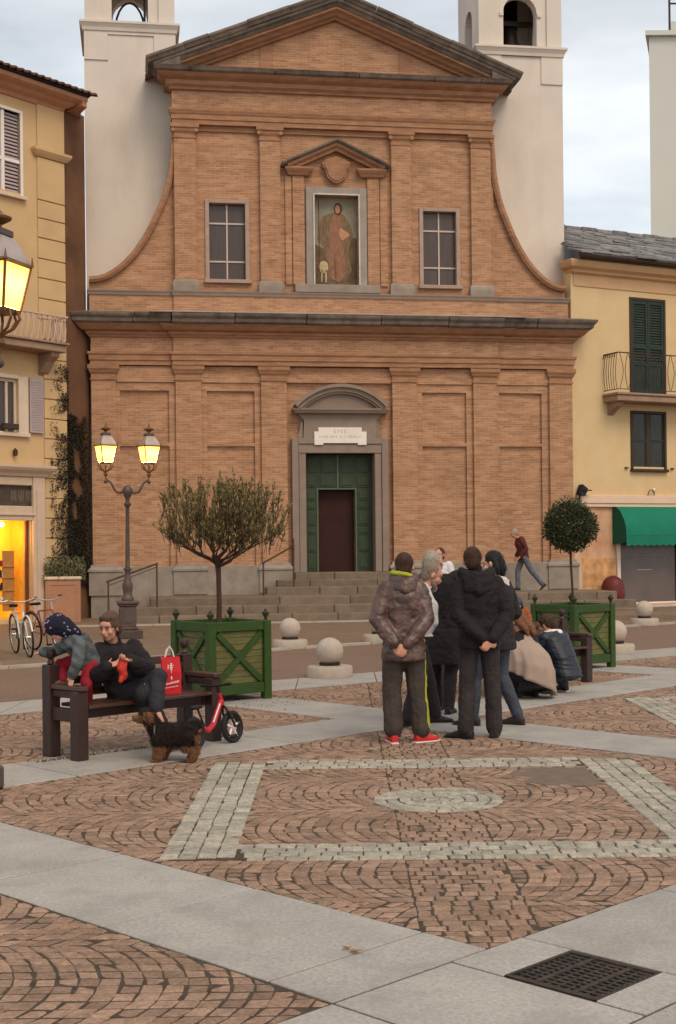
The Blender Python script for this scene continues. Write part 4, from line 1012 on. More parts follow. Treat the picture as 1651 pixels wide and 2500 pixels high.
def leaf(mb, p, d, l, w, rnd):
    d = d.normalized(); s = d.cross(Vector((rnd.uniform(-1, 1), rnd.uniform(-1, 1), rnd.uniform(-1, 1)))).normalized()
    b = d.cross(s)*.18*l
    mb.add([p, p+d*l*.45+s*w*.5+b, p+d*l, p+d*l*.45-s*w*.5+b], [(0, 1, 2, 3)])
rv_ = random.Random(21)
bush = thing('box_plants', 'leafy plants growing out of the brown flower box beside the church', 'plants', (-6.87, 33.5, 1.1), YAWC)
mb = MB()
for k in range(1700):
    p = Vector((rv_.uniform(-.50, .50), rv_.uniform(-.22, .30), rv_.uniform(-.08, .55)*rv_.random()**.5)); leaf(mb, p, Vector((rv_.gauss(0, .6), rv_.gauss(-.2, .6), rv_.gauss(.7, .6))), rv_.uniform(.05, .11), .035, rv_)
mb.build('leaves', leafg, bush); mb = MB()
for k in range(30): x = rv_.uniform(-.4, .4); mb.tube([(x, 0, -.1), (x+rv_.uniform(-.1, .1), rv_.uniform(-.1, .1), .35)], .006, 4)
mb.build('stems', stem, bush)
ivy = thing('creeper', 'dark creeper climbing the brown wall in the gap beside the church', 'climbing plant', (-6.85, 34.2, 0), YAWC)
mb = MB(); vs_ = []
for k in range(24000):
    z = .9+5.6*rv_.random()**1.5; w_ = .34 if z < 4 else .34-(z-4)*.10
    xx = rv_.gauss(.02, w_*.7) if rv_.random() < .5 else rv_.uniform(-.05, .42)
    if z > 2.6 and rv_.random() < .12: xx -= .25
    xx = max(-.42, min(.46, xx)); yy = (xx+.05)*2.0+rv_.uniform(-.22, .0) if xx > -.05 else -.12+(xx+.05)*.9+rv_.uniform(-.12, .05)
    if xx > -.02 and z > 5.3: continue
    if noise.noise(Vector((xx*3, yy*2, z*2.2))) < -.12-(.5 if z < 2.6 else 0)-(.25 if xx > 0 else 0): continue
    leaf(mb, Vector((xx, yy, z)), Vector((rv_.gauss(0, .7), rv_.gauss(-.4, .6), rv_.gauss(-.2, .7))), rv_.uniform(.035, .075), .035, rv_)
mb.build('leaves', leafd, ivy); mb = MB()
for k in range(7):
    pts = [(-.38+k*.03, -.25, .0)]; x = -.38+k*.03
    for j in range(9): x += rv_.uniform(-.05, .09); pts.append((min(x, .3), -.2+.05*j, .5+j*.62))
    mb.tube(pts, [.035-.003*j for j in range(10)], 6)
mb.build('stems', stem, ivy)

# ================================================================== RIGHT BUILDING
rbd = thing('yellow_house', 'yellow rendered house with dark green shutters and stone slab roof right of the church', 'house', (6.557, 37.2, 0), math.radians(26))
yel = M('yellow_plaster', s2l((208, 182, 138)), .9, .05, .9, bump=.06, stain=.4, stcol=s2l((196, 150, 98)), stscale=.8)
yel_c = M('orange_cornice', s2l((200, 162, 122)), .85, .06, 2)
low = M('peeling_wall', s2l((200, 160, 128)), .9, .14, 2, bump=.25, stain=.8, stcol=s2l((176, 116, 68)), stscale=1.4)
dgreen = M('dark_green_shutter', s2l((36, 50, 44)), .6, .25, 3, bump=.1, stretch=(1, 1, 2))
brn = M('dark_brown_frame', s2l((62, 44, 34)), .6, .15)
mb = MB(); wall_holes(mb, 0, 14, 2.9, 9.5, 0, .25, [(2.10, 3.24, 6.12, 8.78), (2.10, 3.22, 4.02, 5.54)])
mb.prism([(.0, .25), (14, .25), (14, 8), (4.0, 8)], 2.9, 9.5, 'z'); mb.build('wall', yel, rbd)
mb = MB(); wall_holes(mb, 0, 14, 0, 2.9, .01, .25, [(1.62, 3.9, .10, 2.6)]); mb.prism([(0, .25), (1.4, .25), (5, 7), (4, 8)], 0, 2.9, 'z').box(4.1, 14, .25, 8, 0, 2.9).build('ground_floor_wall', low, rbd)
MB().box(-.01, .14, -.06, .02, 0, 2.9, .01).box(-.015, .24, -.10, .02, 0, 1.25, .012).build('wall_pilaster', M('pinkish_stone', s2l((196, 166, 140)), .85, .1, 3), rbd)
mb = MB(); sweep_u(mb, [(0, 9.03), (.03, 9.035), (.03, 9.36), (.06, 9.365), (.14, 9.40), (.16, 9.46), (.30, 9.52), (.33, 9.58), (.36, 9.66), (.36, 9.70), (0, 9.71)], .12, 14, 0.0, True, False); mb.build('cornice', yel_c, rbd)
gut = M('dark_gutter', s2l((60, 48, 42)), .5, .2)
MB().tube([(-.05, -.52, 9.80), (14, -.52, 9.80)], .075, 8).build('gutter', gut, rbd)
MB().add([(-.02, -.48, 9.85), (14, -.48, 9.85), (14, 3.6, 11.62), (2.0, 3.6, 11.62), (-.02, -.48, 9.705), (14, -.48, 9.705), (14, 3.6, 9.705), (2.0, 3.6, 9.705)], [(0, 1, 2, 3), (7, 6, 5, 4), (0, 4, 5, 1), (0, 3, 7, 4), (3, 2, 6, 7), (1, 5, 6, 2)]).build('roof', gut, rbd)
slt = M('roof_slab', s2l((124, 122, 120)), .75, .25, 5, island=.3, bump=.4, bscale=18, stain=.4, stcol=s2l((70, 68, 66)), stscale=2)
rt_ = random.Random(31)
sl = (11.62-9.85)/4.08
for row in range(9):
    y = -.58+row*.46; x = -.08-rt_.uniform(0, .2)
    while x < 7.2:
        w_ = rt_.uniform(.38, .75); dy = rt_.uniform(-.06, .06); th = rt_.uniform(.03, .055); dz = rt_.uniform(0, .03)
        xa, xb = max(x, -.06+.5*max(0, y+.3)), x+w_-.015; ya, yb = y+dy, y+.62
        if xb-xa < .12: x += w_; continue
        za = 9.87+(ya+.48)*sl+.055+dz; zb = 9.87+(yb+.48)*sl+.012
        j = [rt_.uniform(-.03, .03) for _ in range(4)]
        MB().add([(xa, ya+j[0], za-th), (xb, ya+j[1], za-th), (xb, yb, zb-th), (xa, yb, zb-th), (xa, ya+j[0], za), (xb, ya+j[1], za), (xb, yb, zb), (xa, yb, zb)], [(3, 2, 1, 0), (4, 5, 6, 7), (0, 1, 5, 4), (1, 2, 6, 5), (2, 3, 7, 6), (3, 0, 4, 7)]).build('roof_slab', slt, rbd)
        x += w_
for k in range(3, 14):
    MB().box(-.05+k*.6, .53+k*.6, 3.42, 3.78, 11.58+.02*(k % 2), 11.70+.02*(k % 2), .02).build('ridge_stone', slt, rbd)
# shutters of the balcony door
d1 = MB().box(2.02, 2.10, -.03, .05, 6.0, 8.86, .008).box(3.24, 3.32, -.03, .05, 6.0, 8.86, .008).box(2.10, 3.24, -.03, .05, 8.78, 8.86, .008).build('balcony_door', brn, rbd)
for (a, b) in ((2.105, 2.665), (2.675, 3.235)):
    lf = MB().box(a, a+.07, -.015, .03, 6.12, 8.775).box(b-.07, b, -.015, .03, 6.12, 8.775).box(a+.07, b-.07, -.015, .03, 8.68, 8.775).box(a+.07, b-.07, -.015, .03, 6.12, 6.26).box(a+.07, b-.07, -.015, .03, 7.40, 7.50).box(a+.07, b-.07, -.015, .03, 6.92, 7.0).build('shutter', dgreen, d1)
    MB().box(a+.07, b-.07, .005, .028, 6.26, 6.92).build('shutter_panel', dgreen, d1)
    for (c, d) in ((7.0, 7.4), (7.5, 8.68)):
        n = int((d-c)/.07)
        for k in range(n):
            z = c+(k+.5)*(d-c)/n
            MB().add([(a+.07, -.005, z-.03), (b-.07, -.005, z-.03), (b-.07, .028, z+.03), (a+.07, .028, z+.03), (a+.07, .005, z-.036), (b-.07, .005, z-.036), (b-.07, .036, z+.024), (a+.07, .036, z+.024)], [(0, 1, 2, 3), (7, 6, 5, 4), (0, 4, 5, 1), (3, 2, 6, 7)]).build('louvre_slat', dgreen, d1)
w3 = MB().box(2.02, 2.10, -.04, .05, 3.96, 5.62, .008).box(3.22, 3.30, -.04, .05, 3.96, 5.62, .008).box(2.10, 3.22, -.04, .05, 5.54, 5.62, .008).box(2.60, 2.72, -.01, .05, 4.02, 5.54, .01).build('window', brn, rbd)
MB().box(2.0, 3.32, -.12, .04, 3.87, 3.955, .012).build('sill', brn, w3)
for (a, b) in ((2.10, 2.60), (2.72, 3.22)):
    for (c, d) in ((4.03, 4.74), (4.80, 5.53)): 
        MB().box(a+.04, b-.04, .02, .035, c, d).build('pane', M('dark_pane', s2l((42, 40, 32)), .3, .3, 4, spec=.4), w3)
    MB().box(a, a+.04, .0, .045, 4.02, 5.54).box(b-.04, b, .0, .045, 4.02, 5.54).box(a+.04, b-.04, .0, .045, 4.74, 4.80).build('sash', dgreen, w3)
for x in (1.85, 3.50): MB().box(x-.05, x+.05, -.06, 0, 3.96, 4.0).build('shutter_hook', brn, rbd)
# wrought iron balcony
b2 = MB().box(1.08, 6.0, -.66, 0, 5.80, 5.97, .02).build('balcony', bst, rbd)
MB().box(1.04, 6.0, -.70, 0, 5.972, 6.04, .012).build('balcony_edge', bst, b2)
for x in (1.32, 4.1): MB().prism([(0, 5.795), (-.5, 5.795), (-.45, 5.70), (-.2, 5.58), (0, 5.45)], x-.1, x+.1, 'x').build('bracket', bst, b2, recalc=True)
iron2 = M('balcony_iron', s2l((70, 48, 40)), .6, .2, metal=.3)
MB().box(1.10, 6, -.665, -.64, 7.13, 7.16).box(1.10, 1.125, -.64, 0, 7.13, 7.16).box(1.10, 6, -.66, -.645, 6.12, 6.14).box(1.10, 1.12, -.645, 0, 6.12, 6.14).build('top_rail', iron2, b2)
for k in range(30):
    x = 1.22+k*.15; s1 = (1 if k % 2 else -1)
    if x > 5.6: break
    MB().tube([(x+.055*s1, -.652, 6.14), (x-.02*s1, -.67, 6.45), (x-.045*s1, -.675, 6.64), (x-.02*s1, -.67, 6.83), (x+.055*s1, -.652, 7.13)], .009, 5).build('baluster', iron2, b2)
for k in range(6):
    y = -.58+k*.105
    MB().tube([(1.112, y, 6.14), (1.08, y+.01, 6.4), (1.07, y+.01, 6.66), (1.09, y, 6.9), (1.112, y, 7.13)], .009, 5).build('baluster', iron2, b2)
for k in range(7):
    y = -.6+k*.1; MB().tube([(1.10, y, 7.16), (1.06, y+.05, 7.10), (1.10, y+.08, 7.04)], .012, 5).build('scroll', iron2, b2)
# ground floor: sign beam, awning, shop window
MB().box(.10, 9.0, -.12, -.001, 2.96, 3.19, .012).box(.16, 9.0, -.09, -.001, 2.86, 2.958, .01).build('fascia', M('fascia_paint', s2l((214, 186, 160)), .7, .04), rbd)
aw = thing('green_awning', 'bright green curved shop awning with scalloped edge under the pale fascia', 'awning', (6.557, 37.2, 0), math.radians(26))
ag = M('awning_cloth', s2l((10, 112, 86)), .75, .08, 3, bump=.1)
agd = M('awning_side', s2l((12, 78, 58)), .75, .08)
pr = [(0, 2.88), (-.18, 2.86), (-.36, 2.74), (-.52, 2.50), (-.60, 2.30), (-.62, 2.04)]
vs = []; X0, X1 = 1.36, 5.6; nx = 28
for i in range(nx+1):
    x = X0+(X1-X0)*i/nx
    for (y, z) in pr: vs.append((x, y-.010*math.sin(i*1.7)*(1 if z < 2.6 else 0), z-.01*math.sin(i*.9)*(1 if 2.1 < z < 2.8 else 0)))
n = len(pr)
MB().add(vs, [(i*n+j, i*n+j+1, (i+1)*n+j+1, (i+1)*n+j) for i in range(nx) for j in range(n-1)]).build('awning_cloth', ag, aw, smooth='auto')
MB().prism([(y, z) for y, z in pr]+[(-.62, 1.86), (0, 1.80)], X0-.006, X0, 'x').build('awning_side', agd, aw, recalc=True)
vs = []; fs = []
for i in range(90):
    x = X0+i*(X1-X0)/90; x2 = X0+(i+1)*(X1-X0)/90; zz = lambda q: 1.80-.05*abs(math.sin(q*PI/.22))
    k = len(vs); vs += [(x, -.622, 2.04), (x2, -.622, 2.04), (x2, -.628, zz(x2)), (x, -.628, zz(x))]; fs.append((k, k+1, k+2, k+3))
MB().add(vs, fs).build('valance', ag, aw)
MB().tube([(X0, -.61, 2.04), (X1, -.61, 2.04)], .014, 6).build('front_bar', gut, aw)
for x in (1.48, 3.9): MB().box(x, x+.12, -.05, .01, .0, 2.6, .008).build('shop_frame', M('white_frame', s2l((222, 200, 184)), .6, .04), rbd)
gsw = M('shop_glass', s2l((98, 86, 80)), .25, .15, 1.5, spec=.6)
sw = MB().box(1.62, 3.9, .12, .14, .14, 2.6).build('shop_window', gsw, rbd)
MB().box(1.62, 3.9, .10, .15, .08, .14).build('window_rail', white_p, sw)
MB().box(3.70, 3.78, .08, .119, .14, 2.6).build('window_post', dgreen, sw)
wlt = M('window_lettering', s2l((176, 166, 156)), .6)
mb = MB(); rr = random.Random(5); x = 1.92
while x < 3.30:
    if not 2.66 < x < 2.78:
        hh = rr.choice((.05, .06, .10)); mb.tube([(x, .114, 1.36), (x+.012, .114, 1.36+hh), (x+.03, .114, 1.37)], .005, 4)
        if rr.random() < .5: mb.tube([(x+.0, .114, 1.39), (x+.04, .114, 1.395)], .005, 4)
    x += .055
mb.box(2.3, 2.85, .113, .117, 1.06, 1.08).build('lettering', wlt, sw, kind='stuff')
MB().box(1.4, 5.6, -.35, .0, -.02, .07, .012).build('threshold', M('threshold_stone', s2l((190, 172, 156)), .8, .08), rbd)
# poster-like worn patch on the wall
MB().box(.30, 1.45, -.012, .0085, .35, 1.42).build('worn_render_patch', M('worn_patch', s2l((198, 150, 102)), .9, .3, 5, stain=.6, stcol=s2l((160, 100, 56)), stscale=3), rbd)
def inr(x, v, z=0):
    a = math.radians(26); return (6.557+x*math.cos(a)+v*math.sin(a), 37.2+x*math.sin(a)-v*math.cos(a), z)
rbn = thing('litter_bin', 'dark red round-topped bin in front of the worn wall right of the church', 'bin', inr(1.0, .45), math.radians(26))
bm = M('bin_red', s2l((96, 34, 32)), .5, .15, 4)
mb = MB().lathe([(.30, .18), (.32, .22), (.33, .40), (.32, .62), (.27, .78), (.18, .88), (.06, .93), (.0, .935)], (0, 0, 0), 20); mb.build('body', bm, rbn, smooth='auto')
MB().lathe([(.26, 0), (.26, .18)], (0, 0, 0), 16).build('foot', gut, rbn)
fl = thing('floodlight', 'black floodlight on a short pole at the church corner above the round laurel', 'floodlight', inr(.12, .16, 2.86), math.radians(26))
blk = M('black_metal', (.012, .011, .011), .5, .2)
MB().tube([(0, 0, 0), (0, 0, .36)], .022, 8).build('pole', blk, fl)
MB().add([(-.06, -.1, .34), (.12, -.1, .30), (.22, -.1, .50), (.04, -.1, .62), (-.06, .1, .34), (.12, .1, .30), (.22, .1, .50), (.04, .1, .62)], [(0, 1, 2, 3), (7, 6, 5, 4), (0, 4, 5, 1), (1, 5, 6, 2), (2, 6, 7, 3), (3, 7, 4, 0)]).build('head', blk, fl)
MB().box(.05, .32, -.13, .13, .44, .47).build('hood', blk, fl)
sl_ = thing('sign_lamp', 'small pale globe lamp on a bent arm above the shop fascia', 'lamp', inr(2.65, .06, 3.19), math.radians(26))
MB().tube([(-.08, 0, 0), (-.06, -.05, .14), (0, -.1, .17), (.05, -.1, .08)], .012, 6).build('arm', blk, sl_)
MB().sphere((.06, -.1, .17), .05).build('globe', white_p, sl_, smooth=True)
MB().tube([(.16, 0, 0), (.15, 0, .18)], .012, 6).build('bracket', blk, sl_)

# ================================================================== FAR BUILDING
fb = thing('apartment_block', 'plain pale grey apartment block end wall rising behind the slate roof', 'building', (23.6, 72, 0), 0)
fg = M('grey_render', s2l((198, 198, 190)), .9, .04, .2, stain=.15, stcol=s2l((180, 180, 172)), stscale=.15)
MB().prism([(-6.55, 0), (10, 0), (10, 14), (-2.4, 14)], 0, 29.2, 'z').build('wall', fg, fb)
MB().prism([(-6.8, -.25), (10.2, -.25), (10.2, 14.2), (-2.5, 14.2)], 29.2, 29.45, 'z').build('parapet', fg, fb)
MB().prism([(-5.1, 1.5), (2, 1.5), (2, 8), (-3.4, 8)], 29.45, 30.6, 'z').build('roof_housing', fg, fb)
for x in (-5.1, -3.4, -1.6): MB().tube([(x, 1.3, 29.45), (x, 1.3, 32.6)], .06, 6).build('rail_post', gut, fb)
MB().tube([(-5.1, 1.3, 32.5), (2, 1.3, 32.5)], .06, 6).tube([(-5.1, 1.3, 31.5), (2, 1.3, 31.5)], .05, 6).build('rail', gut, fb)
for x in (-4.4, -2.6): MB().tube([(x, 1.3, 30.7), (x+.9, 1.3, 32.5)], .05, 6).build('brace', gut, fb)
# ================================================================== STREET LAMPS
lamp_m = M('lamp_metal', s2l((92, 78, 72)), .5, .2, 8, metal=.35, stain=.3)
lamp_f = M('lantern_frame', s2l((120, 84, 52)), .45, .2, 8, metal=.4)
lpane = bpy.data.materials.new('lantern_glass'); lpane.use_nodes = True
_b = lpane.node_tree.nodes['Principled BSDF']; _b.inputs['Base Color'].default_value = (1, .8, .4, 1)
_t = lpane.node_tree; _tc = _t.nodes.new('ShaderNodeTexCoord'); _sp = _t.nodes.new('ShaderNodeSeparateXYZ'); _cr = _t.nodes.new('ShaderNodeValToRGB')
_t.links.new(_tc.outputs['Object'], _sp.inputs[0])
_mr = _t.nodes.new('ShaderNodeMapRange'); _mr.inputs[1].default_value = .02; _mr.inputs[2].default_value = .33; _t.links.new(_sp.outputs[2], _mr.inputs[0]); _t.links.new(_mr.outputs[0], _cr.inputs[0])
_cr.color_ramp.elements[0].position = .0; _cr.color_ramp.elements[0].color = (1.9, .92, .10, 1)
_cr.color_ramp.elements[1].position = 1.0; _cr.color_ramp.elements[1].color = (1.0, .58, .0, 1)
_e = _cr.color_ramp.elements.new(.55); _e.color = (2.5, 1.45, .28, 1)
_t.links.new(_cr.outputs[0], _b.inputs['Emission Color']); _b.inputs['Emission Strength'].default_value = 1.0
def lantern(par, x, y, z):
    """square tapered lantern, bottom of the glass at z; each is a part with its panes and frame as sub-parts"""
    wb, wt, h = .112, .170, .33
    body = MB().lathe([(wb*1.41, -.03), (wb*1.41+.01, 0)], (0, 0, 0), 4, rot=PI/4).build('lantern', lamp_f, par, loc=(x, y, z), rotz=math.radians(21))
    for k in range(4):
        m = Matrix.Rotation(PI/2*k, 4, 'Z')
        vs = [m @ Vector(p) for p in ((-wb+.012, -wb, .004), (wb-.012, -wb, .004), (wt-.012, -wt, h), (-wt+.012, -wt, h))]
        MB().add(vs, [(0, 1, 2, 3)]).build('pane', lpane, body)
    fr = MB()
    for k in range(4):
        m = Matrix.Rotation(PI/2*k+PI/4, 4, 'Z'); a = m @ Vector((wb*1.414, 0, 0)); b = m @ Vector((wt*1.414, 0, h)); fr.tube([a, b], .012, 5)
        m2 = Matrix.Rotation(PI/2*k, 4, 'Z'); fr.tube([m2 @ Vector((-wt, -wt, h)), m2 @ Vector((wt, -wt, h))], .016, 5)
        c = m @ Vector((wt*1.414+.01, 0, h)); fr.tube([c, c+Vector((0, 0, .07))], [.014, .003], 5)
    fr.build('frame', lamp_f, body)
    n4 = lambda prof: MB().lathe(prof, (0, 0, 0), 4, rot=PI/4)
    n4([(wt*1.414, h+.005), (wt*1.414*.93, h+.05), (wt*1.414*.60, h+.17), (wt*1.414*.46, h+.20)]).build('roof', M('lantern_roof', s2l((176, 158, 148)), .35, .15, 6, metal=.4), body)
    n4([(.10, h+.20), (.115, h+.21), (.115, h+.25), (.09, h+.26)]).build('vent', lamp_m, body)
    MB().lathe([(.03, h+.26), (.03, h+.29), (.10, h+.33), (.105, h+.345), (.05, h+.37), (.02, h+.40), (.012, h+.45), (.0, h+.48)], (0, 0, 0), 12).build('finial', lamp_f, body)
    fe = MB()
    for k in range(8):
        a = PI/4*k+PI/8; m = Matrix.Rotation(a, 4, 'Z'); fe.tube([m @ Vector(p) for p in ((.13, 0, -.01), (.155, 0, -.07), (.11, 0, -.14), (.05, 0, -.17), (.02, 0, -.2))], .011, 5)
    fe.lathe([(.02, -.20), (.045, -.22), (.05, -.25), (.02, -.28), (.012, -.32), (.0, -.34)], (0, 0, 0), 8)
    fe.build('scrollwork', lamp_f, body)
    return body
def street_lamp(loc, rotz, label, lean=0.0, ar=0.0):
    t = thing('street_lamp', label, 'street lamp', loc, rotz, 'twin lantern street lamps'); t.rotation_euler = (0, lean, rotz)
    MB().box(-.28, .28, -.28, .28, 0, .18, .02).box(-.20, .20, -.20, .20, .18, .24, .02).box(-.165, .165, -.165, .165, .24, .66, .01).box(-.20, .20, -.20, .20, .66, .70, .012).box(-.225, .225, -.225, .225, .70, .76, .015).build('pedestal', lamp_m, t)
    for k in range(4):
        m = Matrix.Rotation(PI/2*k, 4, 'Z')
        for j in range(10): MB().box(-.225+j*.05-.012+.0, -.225+j*.05+.012, -.29, -.2805, .02, .17, .004, m=m).build('flute', lamp_m, t)
        MB().box(-.10, .10, -.172, -.1655, .32, .58, .004, m=m).build('pedestal_panel', lamp_m, t)
    MB().lathe([(.12, .76), (.13, .80), (.10, .86), (.085, .90), (.095, .98), (.11, 1.06), (.085, 1.14), (.055, 1.28), (.06, 1.36), (.075, 1.38), (.075, 1.41), (.048, 1.43), (.046, 1.5), (.036, 2.62), (.05, 2.66), (.075, 2.68), (.08, 2.71), (.045, 2.73), (.04, 2.80), (.07, 2.86), (.10, 2.93), (.105, 2.99), (.07, 3.05), (.02, 3.08)], (0, 0, 0), 16).build('pole', lamp_m, t, smooth='auto')
    for s in (-1, 1):
        ca_, sa_ = math.cos(ar), math.sin(ar)
        MB().tube([(s*ca_*x_, s*sa_*x_, z_) for x_, z_ in ((.08, 2.96), (.15, 2.93), (.22, 2.95), (.27, 3.02), (.30, 3.09), (.34, 3.14), (.40, 3.185), (.43, 3.20))], [.035, .03, .026, .024, .022, .021, .021, .02], 8).sphere((s*.43*ca_, s*.43*sa_, 3.15), .04, 10, 6).build('arm', lamp_m, t, smooth='auto')
        lantern(t, s*.43*ca_, s*.43*sa_, 3.54)
    return t
lp1 = street_lamp((-4.24, 26.8, 0), math.radians(12), 'twin lantern street lamp standing in front of the church corner left of the olive tree', math.radians(.5))
lp2 = street_lamp((-2.885, 9.90, 0), math.radians(-40), 'nearest twin lantern street lamp with one large lit lantern at the upper left edge', 0, math.radians(25))
# the bulb sits inside the glass: the panes are thin and emissive, so light leaves from just below each lantern
for t, e, ar in ((lp1, 300, 0), (lp2, 90, math.radians(25))):
    for s in (-1, 1):
        light('lantern_light', (s*.43*math.cos(ar), s*.43*math.sin(ar), 3.67), e, (1.0, .50, .12), .05, t)
# ================================================================== PLANTERS AND TREES
pg = M('planter_green', s2l((48, 72, 26)), .6, .16, 5, bump=.15, bscale=30, stain=.3, stcol=s2l((44, 52, 26)), stretch=(3, 3, 3))
pb = M('planter_board', s2l((100, 98, 58)), .7, .2, 7, bump=.25, bscale=20, island=.07, stain=.35, stcol=s2l((84, 82, 44)), stretch=(1, 1, 6))
soil = M('soil', (.03, .022, .015), .95, .3, 30, bump=.6)
def planter(loc, rotz, label):
    t = thing('planter', label, 'planter', loc, rotz, 'square green wooden planters')
    S, Hh = .87, .93          # origin at the near corner, box towards +x, +y
    po = .10
    for (x, y) in ((0, 0), (S-po, 0), (0, S-po), (S-po, S-po)):
        MB().box(x, x+po, y, y+po, 0, Hh, .008).build('post', pg, t)
        MB().lathe([(.018, Hh), (.018, Hh+.03), (.042, Hh+.07), (.045, Hh+.085), (.028, Hh+.10), (.012, Hh+.13), (.0, Hh+.135)], (x+po/2, y+po/2, 0), 10).build('finial', M('planter_finial', s2l((52, 52, 34)), .5, .2), t, smooth='auto')
    def side(m):
        # m maps (s, depth, z) with s along the side
        def bx(a, b, c, d, e, f, ch=.006): return MB().box(a, b, c, d, e, f, ch, m=m)
        bx(po+.001, S-po-.001, .012, .062, Hh-.115, Hh-.005).build('top_rail', pg, t)
        bx(po+.001, S-po-.001, .012, .062, .08, .20).build('bottom_rail', pg, t)
        n = 8; z0, z1 = .2, Hh-.115
        for k in range(n):
            a = z0+(z1-z0)*k/n; b = z0+(z1-z0)*(k+1)/n
            bx(po+.001, S-po-.001, .050, .072, a+.002, b-.002, .003).build('board', pb, t)
        w, h = S-2*po, z1-z0; L_ = math.hypot(w, h)
        for s in (-1, 1):
            dx, dz = w/L_*s, h/L_; nx, nz = -dz, dx; hw = .032
            cx, cz = S/2, (z0+z1)/2; f0 = .018 if s < 0 else .020
            ps = []
            # brace trimmed square inside the frame
            e = L_/2-.045
            ps = [(cx+dx*-e+nx*hw, cz+dz*-e+nz*hw), (cx+dx*e+nx*hw, cz+dz*e+nz*hw), (cx+dx*e-nx*hw, cz+dz*e-nz*hw), (cx-dx*e-nx*hw, cz-dz*e-nz*hw)]
            MB().prism(ps, f0, .0495, 'y', m=m).build('cross_brace', pg, t, recalc=True)
    side(Matrix.Identity(4))
    side(Matrix(((0, -1, 0, 0), (1, 0, 0, 0), (0, 0, 1, 0), (0, 0, 0, 1))) @ Matrix.Translation((0, 0, 0)) if False else Matrix(((0, 1, 0, 0), (1, 0, 0, 0), (0, 0, 1, 0), (0, 0, 0, 1))))
    side(Matrix(((0, -1, 0, S), (1, 0, 0, 0), (0, 0, 1, 0), (0, 0, 0, 1))))
    side(Matrix(((1, 0, 0, 0), (0, -1, 0, S), (0, 0, 1, 0), (0, 0, 0, 1))))
    MB().box(.08, S-.08, .08, S-.08, .1, Hh-.07).build('soil', soil, t)
    return t
P1 = planter((-1.485, 15.27, 0), math.radians(37.5), 'green wooden planter with crossed braces holding the olive tree')
P2 = planter((3.33, 18.85, 0), math.radians(37.5), 'green wooden planter with crossed braces holding the round laurel tree')
def pcenter(x, y):
    a = math.radians(37.5); c = .435
    return (x+c*math.cos(a)-c*math.sin(a), y+c*math.sin(a)+c*math.cos(a))
bark = M('olive_bark', s2l((74, 52, 42)), .9, .25, 18, bump=.6, bscale=40, stretch=(1, 1, .3))
ol_leaf = M('olive_leaf', s2l((104, 94, 54)), .55, .35, 25, island=.45)
px, py = pcenter(-1.485, 15.27)
ol = thing('olive_tree', 'small olive tree with wide airy crown and bare lower twigs in the left planter', 'tree', (px-.02, py, .84), 0)
ro = random.Random(12); trunk = MB(); tips = []
def branch(mb, p, d, l, r, lvl):
    n = 4; pts = [p]; rs_ = [r]; q = p.copy(); dd = d.normalized()
    for i in range(n):
        dd = (dd+Vector((ro.gauss(0, .13), ro.gauss(0, .13), ro.gauss(.06, .08)))).normalized(); q = q+dd*l/n; pts.append(q.copy()); rs_.append(r*(1-.5*(i+1)/n))
    mb.tube(pts, rs_, 6 if lvl < 2 else 4, cap=False)
    if lvl >= 3: tips.append((pts, dd)); return
    k = (4, 4, 4)[lvl]
    for i in range(k):
        a = ro.uniform(0, 6.28); s = Vector((math.cos(a), math.sin(a), 0)); nd = (dd*.75+s*ro.uniform(.45, .85)+Vector((0, 0, .12))).normalized()
        base = pts[ro.choice((2, 3, 4)) if i else 4]
        branch(mb, base, nd, l*ro.uniform(.55, .8), r*.5, lvl+1)
trunk.tube([(0.0, 0, 0), (.005, 0, .3), (.0, .0, .62), (-.01, 0, .80)], [.036, .031, .030, .040], 9)
cr_pts = Vector((-.01, 0, .77))
for i in range(11):
    a = 2*PI*i/11+ro.uniform(-.2, .2); el = ro.choice((.10, .35, .7, 1.0, .5)); 
    branch(trunk, cr_pts+Vector((0, 0, ro.uniform(-.06, .04))), Vector((math.cos(a), math.sin(a)*.8, el)), ro.uniform(.32, .46)*(1.15 if el < .5 else .85), .020, 1)
trunk.build('trunk', bark, ol, smooth='auto')
mb = MB()
def olive_shape(p):
    x, z = p.x, p.z-1.20
    return (x/.80)**2+(z/.52)**2
for pts, dd in tips:
    for q in range(10):
        i = ro.randint(0, 3); t = ro.random(); p = pts[i].lerp(pts[i+1], t)
        if olive_shape(p) > 1.08: continue
        up = Vector((ro.gauss(0, .35), ro.gauss(0, .35), ro.uniform(.5, 1.2)))
        if p.z < .98 and ro.random() < .6: continue
        leaf(mb, p, dd*.7+up, ro.uniform(.045, .085), ro.uniform(.012, .020), ro)
# upright shoots clothed in leaves fill the crown
tw = MB()
for k in range(860):
    a = ro.uniform(0, 6.28); rr_ = math.sqrt(ro.random())*.76; z = 1.19+ro.uniform(-.27, .44)*(1-(rr_/.84)**2*.45)+.12*noise.noise(Vector((math.cos(a)*2.2, math.sin(a)*2.2, rr_*3)))
    p = Vector((.07+math.cos(a)*rr_, math.sin(a)*rr_*.85, z)); 
    if noise.noise(p*3.4+Vector((4, 2, 7))) < -.03-(.0 if p.z > 1.05 else -.12): continue
    d = Vector((p.x*.3+ro.gauss(0, .18), p.y*.3+ro.gauss(0, .18), 1)).normalized(); l = ro.uniform(.10, .28)
    tw.tube([p-d*.08, p+d*l], [.004, .0018], 3, cap=False)
    for j in range(ro.randint(9, 15)):
        q = p+d*l*ro.random(); s = Vector((ro.gauss(0, 1), ro.gauss(0, 1), ro.uniform(.2, 1.3)))
        leaf(mb, q, d*.9+s*.6, ro.uniform(.040, .085), ro.uniform(.012, .020), ro)
tw.build('twigs', bark, ol); mb.build('leaves', ol_leaf, ol)
px, py = pcenter(3.33, 18.85)
